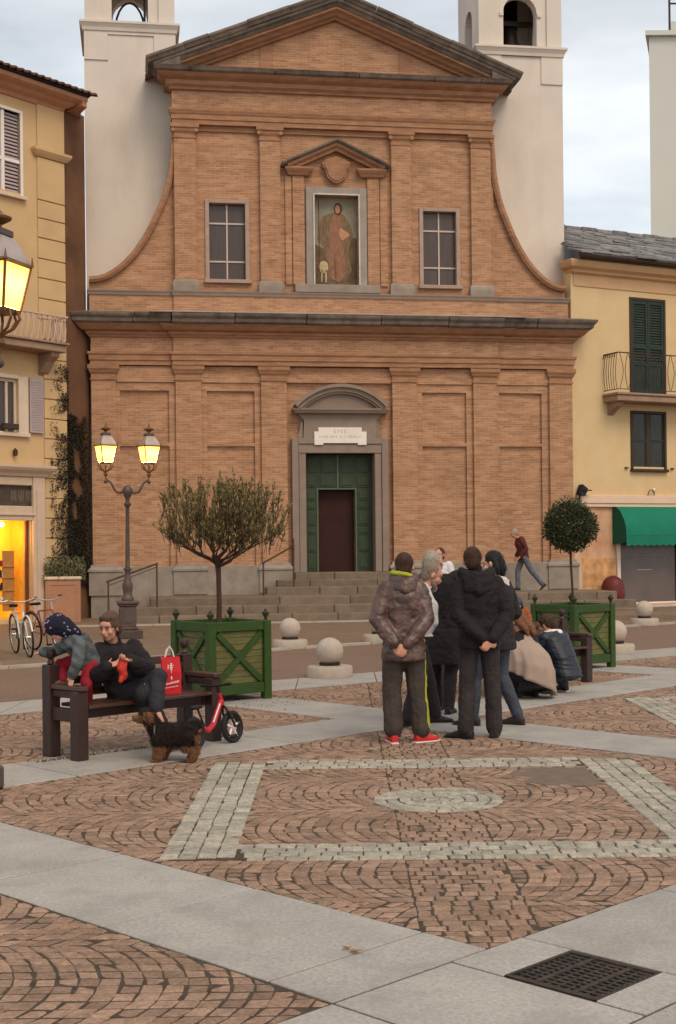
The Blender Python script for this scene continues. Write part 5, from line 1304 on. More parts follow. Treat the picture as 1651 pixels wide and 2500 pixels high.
la_ = thing('laurel_tree', 'round clipped laurel ball on a thin stem in the right planter', 'tree', (px-.02, py, .84), 0)
lau = M('laurel_leaf', s2l((60, 66, 40)), .5, .35, 25, island=.45)
tk = MB().tube([(.03, 0, 0), (.02, 0, .3), (.0, 0, .7), (.0, 0, 1.05)], [.022, .018, .018, .016], 8); cz = 1.20; R_ = .365
for k in range(36):
    v = Vector((ro.gauss(0, 1), ro.gauss(0, 1), ro.gauss(0, 1))).normalized(); tk.tube([(0, 0, .95), (v.x*.15, v.y*.15, cz-.1+v.z*.12), (v.x*.33, v.y*.33, cz+v.z*.33)], [.01, .006, .003], 4, cap=False)
tk.build('trunk', bark, la_); mb = MB()
for k in range(6500):
    v = Vector((ro.gauss(0, 1), ro.gauss(0, 1), ro.gauss(0, 1))).normalized(); bump_ = 1+.16*noise.noise(v*2.6)+.10*noise.noise(v*7)
    r = R_*bump_*(ro.random()**.22); p = Vector((0, 0, cz))+Vector((v.x*r*1.02, v.y*r*1.02, v.z*r*.98))
    if v.z > .75 and ro.random() < .25: p.z += ro.uniform(0, .09)
    leaf(mb, p, v*.8+Vector((ro.gauss(0, .7), ro.gauss(0, .7), ro.gauss(.3, .7))), ro.uniform(.035, .065), ro.uniform(.016, .026), ro)
mb.build('leaves', lau, la_)

# ================================================================== BOLLARDS
bst2 = M('bollard_granite', s2l((176, 162, 147)), .7, .08, 12, bump=.2, bscale=50, stain=.4, stcol=s2l((160, 142, 126)), stscale=5)
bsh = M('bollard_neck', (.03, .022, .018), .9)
def bollard(loc, label, r=.19):
    t = thing('stone_bollard', label, 'bollard', loc, ro.uniform(0, 1), 'stone ball bollards along the street')
    MB().lathe([(.31, 0), (.315, .02), (.315, .13), (.30, .155), (.10, .165)], (0, 0, 0), 24).build('base', bst2, t, smooth='auto')
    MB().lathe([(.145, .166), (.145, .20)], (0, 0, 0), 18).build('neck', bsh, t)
    mb = MB(); pr_ = [(.135, .195)]
    for k in range(13):
        a = -PI/2+.55+(PI-.55)*k/12; pr_.append((r*math.cos(a), .19+r*.86+r*math.sin(a)))
    mb.lathe(pr_, (0, 0, 0), 24).build('ball', bst2, t, smooth='auto')
    return t
bollard((-.13, 18.35, 0), 'stone ball bollard on a round base nearest to the planter with the olive tree')
bollard((-.87, 23.75, 0), 'stone ball bollard farther back, between the olive planter and the church steps')
bollard((.76, 25.0, 0), 'stone ball bollard mostly hidden behind the man in the brown jacket')
bollard((4.53, 21.9, 0), 'stone ball bollard half hidden by the planter with the laurel')
bollard((6.75, 29.5, 0), 'stone ball bollard farthest right in front of the shop window')
# low paved platform edges at the right
MB().prism([(6.2, 31.2), (9.5, 31.6), (12, 33.0), (12, 34.5), (5.9, 33.2)], .012, .13, 'z').build('side_platform', m_fore, kind='structure')
kb = thing('stone_block', 'pale grey square stone block at the left edge beside the parked bicycles', 'stone block', (-5.95, 21.6, 0), .4)
MB().box(-.45, .40, -.2, .2, 0, .42, .02).build('block', m_kerb, kb)

# ================================================================== BENCHES
bw = M('bench_wood', s2l((52, 30, 22)), .5, .25, 8, bump=.3, bscale=30, stain=.3, stcol=s2l((36, 22, 18)), stretch=(4, 4, .8), spec=.5)
bwh = M('bench_slat_wood', s2l((72, 42, 32)), .35, .25, 8, bump=.3, bscale=30, stretch=(.8, 4, 4), spec=.6)
def bench(loc, rotz, L_, label):
    """origin midway between the front legs on the ground; front faces -y; back posts at +y"""
    t = thing('park_bench', label, 'bench', loc, rotz, 'dark wooden park benches'); h = L_/2; th = .115; dp = .40
    for sx in (-1, 1):
        x0, x1 = (sx*h-th/2, sx*h+th/2)
        MB().box(x0, x1, -th/2, th/2, 0, .585, .008).build('leg', bw, t)
        MB().box(x0, x1, dp-th/2, dp+th/2, 0, .79, .008).build('leg', bw, t)
        MB().lathe([(.02, .79), (.035, .80), (.03, .82), (.022, .835), (.04, .86), (.048, .89), (.04, .92), (.0, .94)], (sx*h, dp, 0), 12).build('finial', bw, t, smooth='auto')
        MB().box(x0+.01, x1-.01, -th/2-.02, dp-th/2-.001, .586, .63, .008).build('armrest', bwh, t)
        MB().box(x0+.025, x1-.025, th/2+.001, dp-th/2-.001, .32, .43, .006).build('side_rail', bw, t)
        MB().box(x0+.03, x1-.03, th/2+.001, dp-th/2-.001, .52, .584, .006).build('arm_support', bw, t)
    for k in range(4):
        y = -.045+k*.105
        MB().box(-h+th/2-.03*0+.001, h-th/2-.001, y-.02, y+.072, .432, .462, .006).build('slat', bwh, t)
    for z in (.53, .64, .75):
        MB().box(-h+th/2+.001, h-th/2-.001, dp-.02, dp+.012, z-.035, z+.035, .006).build('back_slat', bwh, t)
    MB().box(-h+th/2+.001, h-th/2-.001, .05, .08, .34, .43, .006).build('front_rail', bw, t)
    return t
BL = bench((-1.68, 11.78, 0), math.radians(47), 1.50, 'dark wooden bench in the left foreground where a man and a child sit')
BR = bench((2.22, 16.50, 0), math.radians(42), 2.70, 'dark wooden bench behind the crouching women beside the laurel planter')

# ================================================================== BICYCLES
rub = M('tyre_rubber', (.015, .014, .014), .7, .1)
chrome = M('bicycle_steel', s2l((190, 184, 178)), .3, .05, metal=.9)
def wheel(par, x, y, z, r, name='wheel', spokes=14, tr=.018, tyre=rub, rim=chrome, solid=False):
    w = MB().tube([(x+r*math.cos(2*PI*k/28), y, z+r*math.sin(2*PI*k/28)) for k in range(28)], tr, 6, closed=True).build(name, tyre, par, smooth=True)
    MB().tube([(x+(r-tr*1.3)*math.cos(2*PI*k/28), y, z+(r-tr*1.3)*math.sin(2*PI*k/28)) for k in range(28)], tr*.55, 5, closed=True).build('rim', rim, w, smooth=True)
    if not solid:
        mb = MB()
        for k in range(spokes):
            a = 2*PI*k/spokes; mb.tube([(x+.02*math.cos(a), y+.02*(-1)**k, z+.02*math.sin(a)), (x+(r-tr)*math.cos(a), y, z+(r-tr)*math.sin(a))], .0022, 3, cap=False)
        mb.tube([(x, y-.04, z), (x, y+.04, z)], .018, 8).build('spokes', rim, w)
    return w
def bicycle(loc, rotz, label, fcol, lean=.08):
    t = thing('bicycle', label, 'bicycle', loc, rotz, 'parked bicycles'); t.rotation_euler = (lean, 0, rotz)
    R = .33; wheel(t, 0, 0, R+.018, R); wheel(t, 1.05, 0, R+.018, R)
    f = M('frame_paint_%d' % int(fcol[0]), s2l(fcol), .35, .05, spec=.6)
    a = (0, 0, R+.018); b = (1.05, 0, R+.018); bb = (.42, 0, .29); se = (.30, 0, .72); hd = (.86, 0, .62); hd2 = (.82, 0, .76)
    MB().tube([bb, hd], .018, 7).tube([bb, se], .016, 7).tube([se, hd2], .012, 7).tube([a, bb], .010, 6).tube([a, se], .009, 6).tube([hd2, hd, b], [.017, .016, .010], 7).build('frame', f, t)
    MB().tube([(.28, 0, .70), (.26, 0, .84)], .012, 6).build('seat_post', chrome, t)
    MB().add([(.12, -.075, .86), (.12, .075, .86), (.26, .05, .875), (.40, .015, .865), (.40, -.015, .865), (.26, -.05, .875), (.13, -.07, .82), (.13, .07, .82), (.39, .012, .83), (.39, -.012, .83)], [(0, 5, 2, 1), (5, 4, 3, 2), (6, 7, 8, 9), (0, 1, 7, 6), (1, 2, 3, 8, 7), (4, 5, 0, 6, 9), (3, 4, 9, 8)]).build('saddle', rub, t)
    MB().tube([(.82, 0, .74), (.80, 0, .92)], .012, 6).tube([(.70, -.27, .97), (.80, -.20, .96), (.84, -.06, .93), (.84, .06, .93), (.80, .20, .96), (.70, .27, .97)], .011, 6).build('handlebar', chrome, t)
    for s in (-1, 1): MB().tube([(.60, s*.27, .965), (.71, s*.27, .972)], .016, 6).build('grip', rub, t)
    MB().tube([(.42, .05, .29), (.42, .05, .12)], .010, 5).box(.37, .47, .05, .12, .10, .125).tube([(.42, -.05, .29), (.42, -.05, .46)], .010, 5).box(.37, .47, -.12, -.05, .45, .475).build('pedals', rub, t)
    MB().tube([(1.05+.36*math.cos(a_), 0, R+.018+.36*math.sin(a_)) for a_ in [PI*.1+PI*.6*k/8 for k in range(9)]], .016, 5).build('mudguard', f, t)
    MB().tube([(.36*math.cos(a_), 0, R+.018+.36*math.sin(a_)) for a_ in [PI*.25+PI*.65*k/8 for k in range(9)]], .016, 5).build('mudguard', f, t)
    return t
bicycle((-5.60, 23.15, .0), math.radians(-64), 'white framed bicycle parked near the lit shop with its front wheel towards the bench', (214, 208, 200))
bicycle((-6.0, 23.0, .0), math.radians(-74), 'dark bicycle parked behind the white framed one at the left edge', (46, 40, 40), -.06)
bicycle((-5.45, 23.9, .0), math.radians(-50), 'rust red bicycle standing behind the others beside the flower box', (140, 62, 46), .1)

# red balance bike leaning on the bench
bb_ = thing('balance_bike', 'small red and white balance bike with black wheels leaning on the bench', 'balance bike', (-1.27, 11.72, 0), math.radians(57)); bb_.rotation_euler = (-.10, 0, math.radians(57))
redp = M('bike_red', s2l((190, 24, 44)), .35, .06, spec=.6); whp = M('bike_white', s2l((228, 214, 214)), .4, .04)
r = .125
for x in (0, .55):
    w = wheel(bb_, x, 0, r+.022, r, tr=.026, rim=rub, solid=True)
    mb = MB()
    for k in range(5):
        a = 2*PI*k/5+.3; mb.tube([(x, 0, r+.022), (x+(r-.02)*math.cos(a), 0, r+.022+(r-.02)*math.sin(a))], [.014, .010], 6)
    mb.tube([(x, -.03, r+.022), (x, .03, r+.022)], .022, 10).build('spokes', whp, w)
MB().tube([(.13, 0, .19), (.20, 0, .155), (.28, 0, .20), (.42, 0, .40)], [.020, .026, .026, .022], 8).tube([(0, 0, r+.022), (.16, 0, .18)], .014, 6).build('frame', redp, bb_, smooth='auto')
MB().tube([(.255, -.024, .22), (.375, -.021, .375)], .007, 6).build('stripe', whp, bb_)
MB().tube([(.40, 0, .47), (.44, 0, .36)], .020, 8).build('head_tube', redp, bb_)
MB().tube([(.44, 0, .36), (.47, -.035, .29), (.55, -.04, r+.022)], .012, 6).tube([(.44, 0, .36), (.47, .035, .29), (.55, .04, r+.022)], .012, 6).build('fork', rub, bb_)
MB().tube([(.40, 0, .47), (.38, 0, .53)], .012, 6).tube([(.37, -.16, .545), (.38, 0, .535), (.37, .16, .545)], .010, 6).build('handlebar', rub, bb_)
MB().tube([(.37, -.10, .545), (.37, -.17, .546)], .015, 6).tube([(.37, .10, .545), (.37, .17, .546)], .015, 6).build('grip', rub, bb_)
MB().tube([(.16, 0, .18), (.08, 0, .36)], .011, 6).build('seat_post', rub, bb_)
MB().sphere((.06, 0, .375), .05, 10, 6, rr=(.085, .045, .022)).build('saddle', rub, bb_, smooth=True)

# paper shopping bag on the bench
BA = math.radians(47)
def on_bench(s, d, z=0):      # s along the bench from its centre, d behind the front legs
    return (-1.68+s*math.cos(BA)-d*math.sin(BA), 11.78+s*math.sin(BA)+d*math.cos(BA), z)
bag = thing('shopping_bag', 'red paper shopping bag with white print and handles standing on the bench', 'bag', on_bench(.36, .13, .463), math.radians(14))
bagm = M('bag_red', s2l((200, 30, 42)), .6, .06, 4, bump=.15, bscale=14); bagw = M('bag_white', s2l((232, 216, 206)), .6, .03)
W_, D_, H_ = .085, .05, .335
MB().add([(-W_, -D_, 0), (W_, -D_, 0), (W_, D_, 0), (-W_, D_, 0), (-W_-.004, -D_+.012, H_), (W_-.012, -D_+.016, H_), (W_-.012, D_-.016, H_-.004), (-W_-.002, D_-.012, H_-.004), (W_+.004, -D_-.004, H_*.6), (-W_+.0, -D_-.006, H_*.6), (W_, 0, H_*.5), (-W_, 0, H_*.5)],
    [(0, 1, 8, 9), (9, 8, 5, 4), (1, 2, 10), (1, 10, 8), (8, 10, 5), (10, 2, 6), (10, 6, 5), (2, 3, 7, 6), (3, 0, 11), (0, 9, 11), (9, 4, 11), (11, 4, 7), (3, 11, 7), (0, 3, 2, 1)]).build('bag_body', bagm, bag)
MB().box(-W_-.001, -W_+.028*0+.0, -D_-.0, D_, H_-.02, H_).build('bag_edge', bagw, bag)
for y in (-.03, .03): MB().tube([(-.055, y, H_-.01), (-.035, y, H_+.06), (-.01, y, H_+.095), (.015, y, H_+.05), (.03, y, H_-.01)], .0045, 5).build('handle', bagw, bag)
mb = MB(); yy = lambda z: -D_-.006-.002-.0*z if z < .2 else -D_-.006+(z-.2)*.14-.001
def mark(x0, x1, z0, z1): mb.box(x0, x1, yy((z0+z1)/2)-.003, yy((z0+z1)/2)-.001, z0, z1)
for (a, b, c, d) in ((-.035, -.027, .225, .265), (-.018, .012, .235, .243), (-.010, .004, .215, .280), (-.03, .02, .255, .259), (-.005, .0, .19, .215), (-.008, .004, .135, .160), (-.004, .0, .125, .14)): mark(a, b, c, d)
rm = random.Random(6)
for k in range(13): mark(-.068+k*.0105, -.068+k*.0105+.007, .080+.002*k, .080+.002*k+rm.uniform(.012, .022))
for k in range(10): mark(-.062+k*.0125, -.062+k*.0125+.006, .050+.0018*k, .050+.0018*k+.010)
mb.build('print', bagw, bag, kind='stuff')
# ================================================================== PEOPLE
TMP = bpy.data.scenes.new('workbench_scene')      # voxel surfaces are grown here, then moved into the real scene
def remesh(name, mb, voxel, mat, parent, smooth=3, amp=0.0, fscale=(7, 7, 14), seed=0.0, region_mat=None, dec=None):
    me = bpy.data.meshes.new('tmp'); me.from_pydata(mb.v, [], mb.f); me.validate()
    b = bmesh.new(); b.from_mesh(me); bmesh.ops.recalc_face_normals(b, faces=b.faces); b.to_mesh(me); b.free()
    o = bpy.data.objects.new('tmp', me); TMP.collection.objects.link(o)
    m = o.modifiers.new('r', 'REMESH'); m.mode = 'VOXEL'; m.voxel_size = voxel
    if smooth:
        s = o.modifiers.new('s', 'SMOOTH'); s.iterations = smooth; s.factor = .5
    with bpy.context.temp_override(scene=TMP, view_layer=TMP.view_layers[0]):
        dg = bpy.context.evaluated_depsgraph_get(); ev = o.evaluated_get(dg); out = bpy.data.meshes.new_from_object(ev)
    bpy.data.objects.remove(o); bpy.data.meshes.remove(me)
    if amp:
        nv = len(out.vertices); co = [0.0]*(3*nv); no = [0.0]*(3*nv)
        out.vertices.foreach_get('co', co); out.vertices.foreach_get('normal', no)
        for i in range(0, 3*nv, 3):
            q = Vector((co[i]*fscale[0]+seed, co[i+1]*fscale[1], co[i+2]*fscale[2]))
            n = (noise.noise(q)*.65+(.5-abs(noise.noise(q*1.7+Vector((5, 3, seed)))))*.7-.2+(.5-abs(noise.noise(q*3.3+Vector((9, seed, 1)))))*.30)*amp
            co[i] += no[i]*n; co[i+1] += no[i+1]*n; co[i+2] += no[i+2]*n
        out.vertices.foreach_set('co', co); out.update()
    out.name = name; out.materials.clear()
    ms = mat if isinstance(mat, (list, tuple)) else [mat]
    for mm in ms: out.materials.append(mm)
    if region_mat:
        for f in out.polygons: f.material_index = region_mat(f.center)
    out.polygons.foreach_set('use_smooth', [True]*len(out.polygons))
    ob = bpy.data.objects.new(name, out); COL.objects.link(ob); ob.parent = parent
    return ob
def T(mb, pts, rs, n=10):
    pts = [Vector(p) for p in pts]; rs = rs if isinstance(rs, (list, tuple)) else [rs]*len(pts)
    mb.tube(pts, rs, n)
    for p, r in ((pts[0], rs[0]), (pts[-1], rs[-1])): mb.sphere(p, r*.985, 10, 7)
    for p, r in list(zip(pts, rs))[1:-1]: mb.sphere(p, r*.97, 10, 7)
def E(mb, c, r, m=None):
    k = MB().sphere((0, 0, 0), 1, 14, 9); c = Vector(c); mat_ = m or Matrix.Identity(3)
    mb.add([c+mat_ @ Vector((v[0]*r[0], v[1]*r[1], v[2]*r[2])) for v in k.v], k.f)
def LOFT(mb, rings, n=16):
    """rings: (centre, side vector, forward vector) with lengths as radii; rounded-rectangle section"""
    vs = []
    for (c, s, f) in rings:
        c, s, f = Vector(c), Vector(s), Vector(f)
        for j in range(n):
            a = 2*PI*j/n; ca, sa = math.cos(a), math.sin(a); e = .82
            vs.append(c+s*(abs(ca)**e)*(1 if ca > 0 else -1)+f*(abs(sa)**e)*(1 if sa > 0 else -1))
    k = len(rings)
    fs = [(i*n+j, i*n+(j+1) % n, (i+1)*n+(j+1) % n, (i+1)*n+j) for i in range(k-1) for j in range(n)]
    mb.add(vs, fs+[tuple(range(n-1, -1, -1)), tuple((k-1)*n+j for j in range(n))])
def frame(f, u):
    f = Vector(f).normalized(); u = Vector(u); r = f.cross(u).normalized(); u = r.cross(f).normalized()
    return Matrix(((r.x, f.x, u.x), (r.y, f.y, u.y), (r.z, f.z, u.z)))
SKIN = M('skin', s2l((196, 142, 116)), .6, .10, 12, spec=.35)
SKIN_P = M('skin_pale', s2l((212, 160, 134)), .6, .10, 12)
EYEW = M('eye_white', s2l((150, 128, 112)), .3, .02); EYED = M('eye_dark', (.02, .012, .01), .3, .02); LIP = M('lips', s2l((150, 84, 74)), .6)
def hand(mb, wr, d, nrm, s=1.0, curl=.6):
    """palm and five fingers; d points from the wrist to the knuckles, nrm out of the palm"""
    d = Vector(d).normalized(); nrm = Vector(nrm); nrm = (nrm-d*nrm.dot(d)).normalized(); side = d.cross(nrm).normalized()
    wr = Vector(wr)
    LOFT(mb, [(wr-d*.01*s, side*.024*s, nrm*.018*s), (wr+d*.03*s, side*.032*s, nrm*.017*s), (wr+d*.065*s, side*.040*s, nrm*.015*s), (wr+d*.088*s, side*.040*s, nrm*.013*s)], 10)
    for i, ln in enumerate((.070, .080, .075, .058)):
        o = (-.030+.020*i)*s; b = wr+d*.078*s+side*o
        p1 = b+d*ln*.45*s; c = curl*(1+.08*i); d2 = (d*math.cos(c)+nrm*math.sin(c)); p2 = p1+d2*ln*.32*s
        c2 = c*1.9; d3 = (d*math.cos(c2)+nrm*math.sin(c2)); p3 = p2+d3*ln*.26*s
        T(mb, [b, p1, p2, p3], [.0098*s, .0092*s, .0085*s, .0075*s], 7)
    b = wr+d*.022*s-side*.028*s; t1 = b+(d*.6-side*.7+nrm*.25).normalized()*.036*s; t2 = t1+(d*.85-side*.1+nrm*.45).normalized()*.030*s
    T(mb, [b, t1, t2], [.014*s, .0115*s, .009*s], 7)
def head_parts(mb, c, Fr, s=1.0):
    c = Vector(c); P = lambda x, y, z: c+Fr @ Vector((x*s, y*s, z*s))
    E(mb, P(0, -.012, .022), (.077*s, .098*s, .100*s), Fr); E(mb, P(0, .022, -.045), (.060*s, .066*s, .072*s), Fr); E(mb, P(0, .050, -.088), (.032*s, .030*s, .026*s), Fr)
    E(mb, P(0, .070, .035), (.050*s, .022*s, .035*s), Fr)
    T(mb, [P(0, .082, .012), P(0, .098, -.018), P(0, .104, -.030)], [.010*s, .013*s, .015*s], 7)
    E(mb, P(0, .088, -.058), (.024*s, .010*s, .010*s), Fr)
    for q in (-1, 1):
        E(mb, P(q*.079, -.008, -.008), (.012*s, .020*s, .032*s), Fr); E(mb, P(q*.042, .062, -.028), (.024*s, .024*s, .026*s), Fr)
def face_parts(root, c, Fr, s=1.0, brow=None, par=None):
    c = Vector(c); P = lambda x, y, z: c+Fr @ Vector((x*s, y*s, z*s)); mb = MB(); md = MB()
    for q in (-1, 1):
        E(mb, P(q*.032, .079, .004), (.014*s, .010*s, .008*s), Fr); E(md, P(q*.032, .086, .004), (.007*s, .006*s, .0065*s), Fr)
    mb.build('eyes', EYEW, par, smooth=True); md.build('pupils', EYED, par, smooth=True)
    ml = MB(); E(ml, P(0, .094, -.060), (.024*s, .006*s, .006*s), Fr); ml.build('lips', LIP, par, smooth=True)
    if brow:
        m2 = MB()
        for q in (-1, 1): T(m2, [P(q*.016, .091, .022), P(q*.034, .090, .028), P(q*.050, .080, .022)], .0045*s, 5)
        m2.build('brows', brow, par, smooth=True)
def default_joints(h=1.75):
    k = h/1.75
    J = dict(pelvis=(0, 0, .95), waist=(0, 0, 1.10), chest=(0, .0, 1.32), neck=(0, -.01, 1.49), head=(0, .015, 1.635),
             shL=(-.185, -.005, 1.435), shR=(.185, -.005, 1.435), elL=(-.235, -.03, 1.15), elR=(.235, -.03, 1.15), wrL=(-.24, .06, .90), wrR=(.24, .06, .90),
             hipL=(-.09, 0, .92), hipR=(.09, 0, .92), knL=(-.10, .015, .50), knR=(.10, .015, .50), anL=(-.105, -.01, .09), anR=(.105, -.01, .09))
    return {a: Vector(b)*k for a, b in J.items()}
def person(label, loc, rotz, J, spec):
    """local frame: +y is where the person faces, +x the person's right"""
    t = thing('person', label, 'person', loc, rotz, spec.get('group'))
    S = spec.get('s', 1.0); J = {a: Vector(b) for a, b in J.items()}
    hf = Vector(spec.get('look', (0, 1, -.05))); up = spec.get('up', (0, 0, 1)); Fh = frame(hf, up)
    side = (J['shR']-J['shL']).normalized(); spine = (J['neck']-J['pelvis']).normalized()
    fwd = spine.cross(side).normalized(); 
    if fwd.dot(Vector(spec.get('chestdir', (0, 1, 0)))) < 0: fwd = -fwd
    hs = (J['hipR']-J['hipL']).normalized(); hup = spec.get('pelvis_up', (J['waist']-J['pelvis'])).normalized(); hfw = hup.cross(hs).normalized()
    if hfw.dot(fwd) < -.3: hfw = -hfw
    bt = spec.get('belly', 0.0)
    b = MB()
    def torso(mb, g, hem=None, neck=True, shw=1.0):
        rings = []
        if hem is not None: rings += hem
        rings += [(J['pelvis'], hs*(.150*S+g), hfw*(.110*S+g)), (J['waist']+hfw*bt*.4, side*(.135*S+g+bt*.4), fwd*(.100*S+g+bt)),
                  (J['chest'], side*(.158*S+g), fwd*(.115*S+g+bt*.5)), (J['chest'].lerp((J['shL']+J['shR'])/2, .65), side*(.172*S+g)*shw, fwd*(.100*S+g)), ((J['shL']+J['shR'])/2+spine*(.035*S+g*.4), side*(.120*S+g)*shw, fwd*(.070*S+g*.8))]
        if neck: rings.append((J['neck']+spine*.0, side*(.062*S+g*.5), fwd*(.058*S+g*.5)))
        LOFT(mb, rings)
    torso(b, -.008)
    T(b, [J['neck']-spine*.04*S, J['head'].lerp(J['neck'], .35)], [.056*S, .050*S])
    head_parts(b, J['head'], Fh, spec.get('hs', S))
    for q in 'LR':
        T(b, [J['sh'+q], J['el'+q], J['wr'+q]], [.048*S, .038*S, .026*S])
        T(b, [J['hip'+q], J['hip'+q].lerp(J['kn'+q], .5), J['kn'+q], J['kn'+q].lerp(J['an'+q], .4), J['an'+q]], [.078*S, .066*S, .048*S, .050*S, .034*S])
        fd = Vector(spec.get('foot'+q, (0, 1, 0))).normalized()
        T(b, [J['an'+q]-Vector((0, 0, .02*S)), J['an'+q]+fd*.10*S-Vector((0, 0, .05*S)), J['an'+q]+fd*.16*S-Vector((0, 0, .055*S))], [.034*S, .028*S, .022*S])
        hd = spec.get('hand'+q, ((J['wr'+q]-J['el'+q]), (0, -1, 0), .5))
        hand(b, J['wr'+q], hd[0], hd[1], spec.get('handscale', S), hd[2])
    body = remesh('body', b, spec.get('bvox', .0095), spec.get('skin', SKIN), t, 2)
    if spec.get('face', True): face_parts(t, J['head'], Fh, spec.get('hs', S), spec.get('brow'), t)
    # trousers
    tr_ = spec.get('trousers')
    if tr_:
        m = MB(); rt, rk, rc, ra = tr_.get('r', (.098, .078, .070, .062))
        rt, rk, rc, ra = [x*S for x in (rt, rk, rc, ra)]
        LOFT(m, [(J['pelvis']-hup*.06*S, hs*.150*S, hfw*.108*S), (J['pelvis'], hs*.166*S, hfw*.122*S), (J['waist'], hs*.150*S, hfw*.115*S)])
        for q in 'LR':
            ea = J['an'+q]+Vector((0, 0, tr_.get('len', .0)))
            T(m, [J['hip'+q], J['hip'+q].lerp(J['kn'+q], .5), J['kn'+q], J['kn'+q].lerp(ea, .5), ea], [rt, (rt+rk)/2, rk, rc, ra])
        remesh('trousers', m, .0125, tr_['mat'], t, 2, tr_.get('amp', .012), (9, 9, 8), tr_.get('seed', 1.0), tr_.get('region'))
    # shoes
    sh = spec.get('shoes')
    if sh:
        for q in 'LR':
            fd = Vector(spec.get('foot'+q, (0, 1, 0))).normalized(); a = J['an'+q]; m = MB(); dn = Vector(spec.get('down'+q, (0, 0, -1))); k = S*sh.get('k', 1)
            sd = fd.cross(dn).normalized()
            LOFT(m, [(a-fd*.065*k+dn*.045*k, sd*.030*k, dn*.040*k), (a-fd*.035*k+dn*.040*k, sd*.040*k, dn*.046*k), (a+fd*.04*k+dn*.042*k, sd*.040*k, dn*.044*k), (a+fd*.11*k+dn*.055*k, sd*.046*k, dn*.030*k), (a+fd*.165*k+dn*.062*k, sd*.040*k, dn*.022*k), (a+fd*.19*k+dn*.066*k, sd*.024*k, dn*.016*k)], 12)
            T(m, [a+dn*.03*k, a-dn*.02*k], [.042*k, .040*k])
            so = remesh('shoe', m, .008, sh['mat'], t, 2)
            m = MB(); LOFT(m, [(a-fd*.075*k+dn*.080*k, sd*.034*k, dn*.010*k), (a-fd*.03*k+dn*.080*k, sd*.042*k, dn*.012*k), (a+fd*.05*k+dn*.080*k, sd*.040*k, dn*.010*k), (a+fd*.12*k+dn*.080*k, sd*.049*k, dn*.010*k), (a+fd*.18*k+dn*.079*k, sd*.040*k, dn*.010*k), (a+fd*.205*k+dn*.077*k, sd*.020*k, dn*.008*k)], 12)
            m.build('sole', sh.get('sole', sh['mat']), so)
    # top
    tp = spec.get('top')
    if tp:
        m = MB(); g = tp.get('g', .022); hem = None
        if 'hem' in tp:
            hl = tp['hem']; hd = Vector(tp.get('hemdir', (0, 0, -1)))
            hc = J['pelvis']+hd*hl; hw = tp.get('hemw', .185); hdp = tp.get('hemd', .140)
            hem = [(hc, hs*hw*S, hfw*hdp*S), (hc-hd*hl*.5, hs*(hw*.97)*S, hfw*(hdp*.96)*S)]
        torso(m, g, hem, shw=tp.get('shw', 1.0))
        ar = tp.get('arm', (.078, .064, .060, .048))
        for q in 'LR':
            s0, s1, s2, s3 = [x*S for x in ar]
            w = J['wr'+q].lerp(J['el'+q], tp.get('cuff', .04))
            T(m, [J['sh'+q]-side*(.02 if q == 'R' else -.02)*S, J['sh'+q].lerp(J['el'+q], .5), J['el'+q], J['el'+q].lerp(w, .55), w], [s0, (s0+s1)/2, s1, s2, s3])
        if tp.get('collar'):
            T(m, [J['neck']-spine*.03*S, J['neck']+spine*.045*S], [.085*S, .072*S])
        remesh(tp.get('name', 'jacket'), m, tp.get('vox', .0115), tp['mat'], t, tp.get('smooth', 2), tp.get('amp', .016), tp.get('fs', (8, 8, 12)), tp.get('seed', 2.0), tp.get('region'))
    # hair
    hr = spec.get('hair'); hc = J['head']; hh = spec.get('hs', S)
    if hr:
        m = MB(); P = lambda x, y, z: hc+Fh @ Vector((x*hh, y*hh, z*hh)); k = hr.get('k', 1.0)
        E(m, P(0, -.026, .034), (.086*k*hh, .097*k*hh, .098*k*hh), Fh); E(m, P(0, -.055, -.02), (.074*k*hh, .060*k*hh, .075*k*hh), Fh)
        for q in hr.get('extra', []): T(m, [P(*p) for p in q[0]], [r*hh for r in q[1]])
        ho = remesh('hair', m, .008, hr['mat'], t, 1, hr.get('amp', .008), hr.get('fs', (30, 30, 30)), 3.0)
        sr = random.Random(int(len(ho.data.vertices))); sm = MB(); hp = ho.data.polygons; back = -(Fh @ Vector((0, 1, 0)))
        for _ in range(1500):
            f = hp[sr.randrange(len(hp))]; c = f.center; n = f.normal
            d = (n*.30+back*.35+Vector((0, 0, -.8))+Vector((sr.gauss(0, .25), sr.gauss(0, .25), sr.gauss(0, .25)))).normalized(); w = n.cross(d)
            if w.length < 1e-4: continue
            w = w.normalized()*.0016; sm.add([c-w, c+w, c+d*sr.uniform(.012, .034)*hr.get('strand', 1.0)], [(0, 1, 2)])
        sm.build('hair_strands', hr['mat'], ho, kind='stuff')
    return t, J, Fh, dict(side=side, fwd=fwd, spine=spine, hs=hs, hfw=hfw)
def cloth(name, rgb, **k): return M(name, s2l(rgb), k.pop('rough', .85), k.pop('var', .14), k.pop('scale', 11), bump=k.pop('bump', .45), bscale=k.pop('bscale', 28), grain=k.pop('grain', .18), gscale=k.pop('gscale', 160), **k)
hair_b = cloth('hair_brown', (64, 40, 28), rough=.6, bscale=90, bump=.5); hair_k = cloth('hair_black', (24, 18, 17), rough=.5, bscale=90, bump=.5)
hair_g = cloth('hair_grey', (132, 116, 102), rough=.7, bscale=90, bump=.5); hair_w = cloth('hair_white', (158, 146, 132), rough=.7, bscale=90, bump=.5); hair_l = cloth('hair_chestnut', (122, 78, 52), rough=.6, bscale=90, bump=.5)
c_black = cloth('black_coat', (32, 27, 28)); c_black2 = cloth('black_wool', (38, 32, 32)); jeans_d = cloth('dark_jeans', (50, 44, 44), var=.3, scale=5); jeans_b = cloth('blue_jeans', (62, 66, 76), var=.35, scale=5)
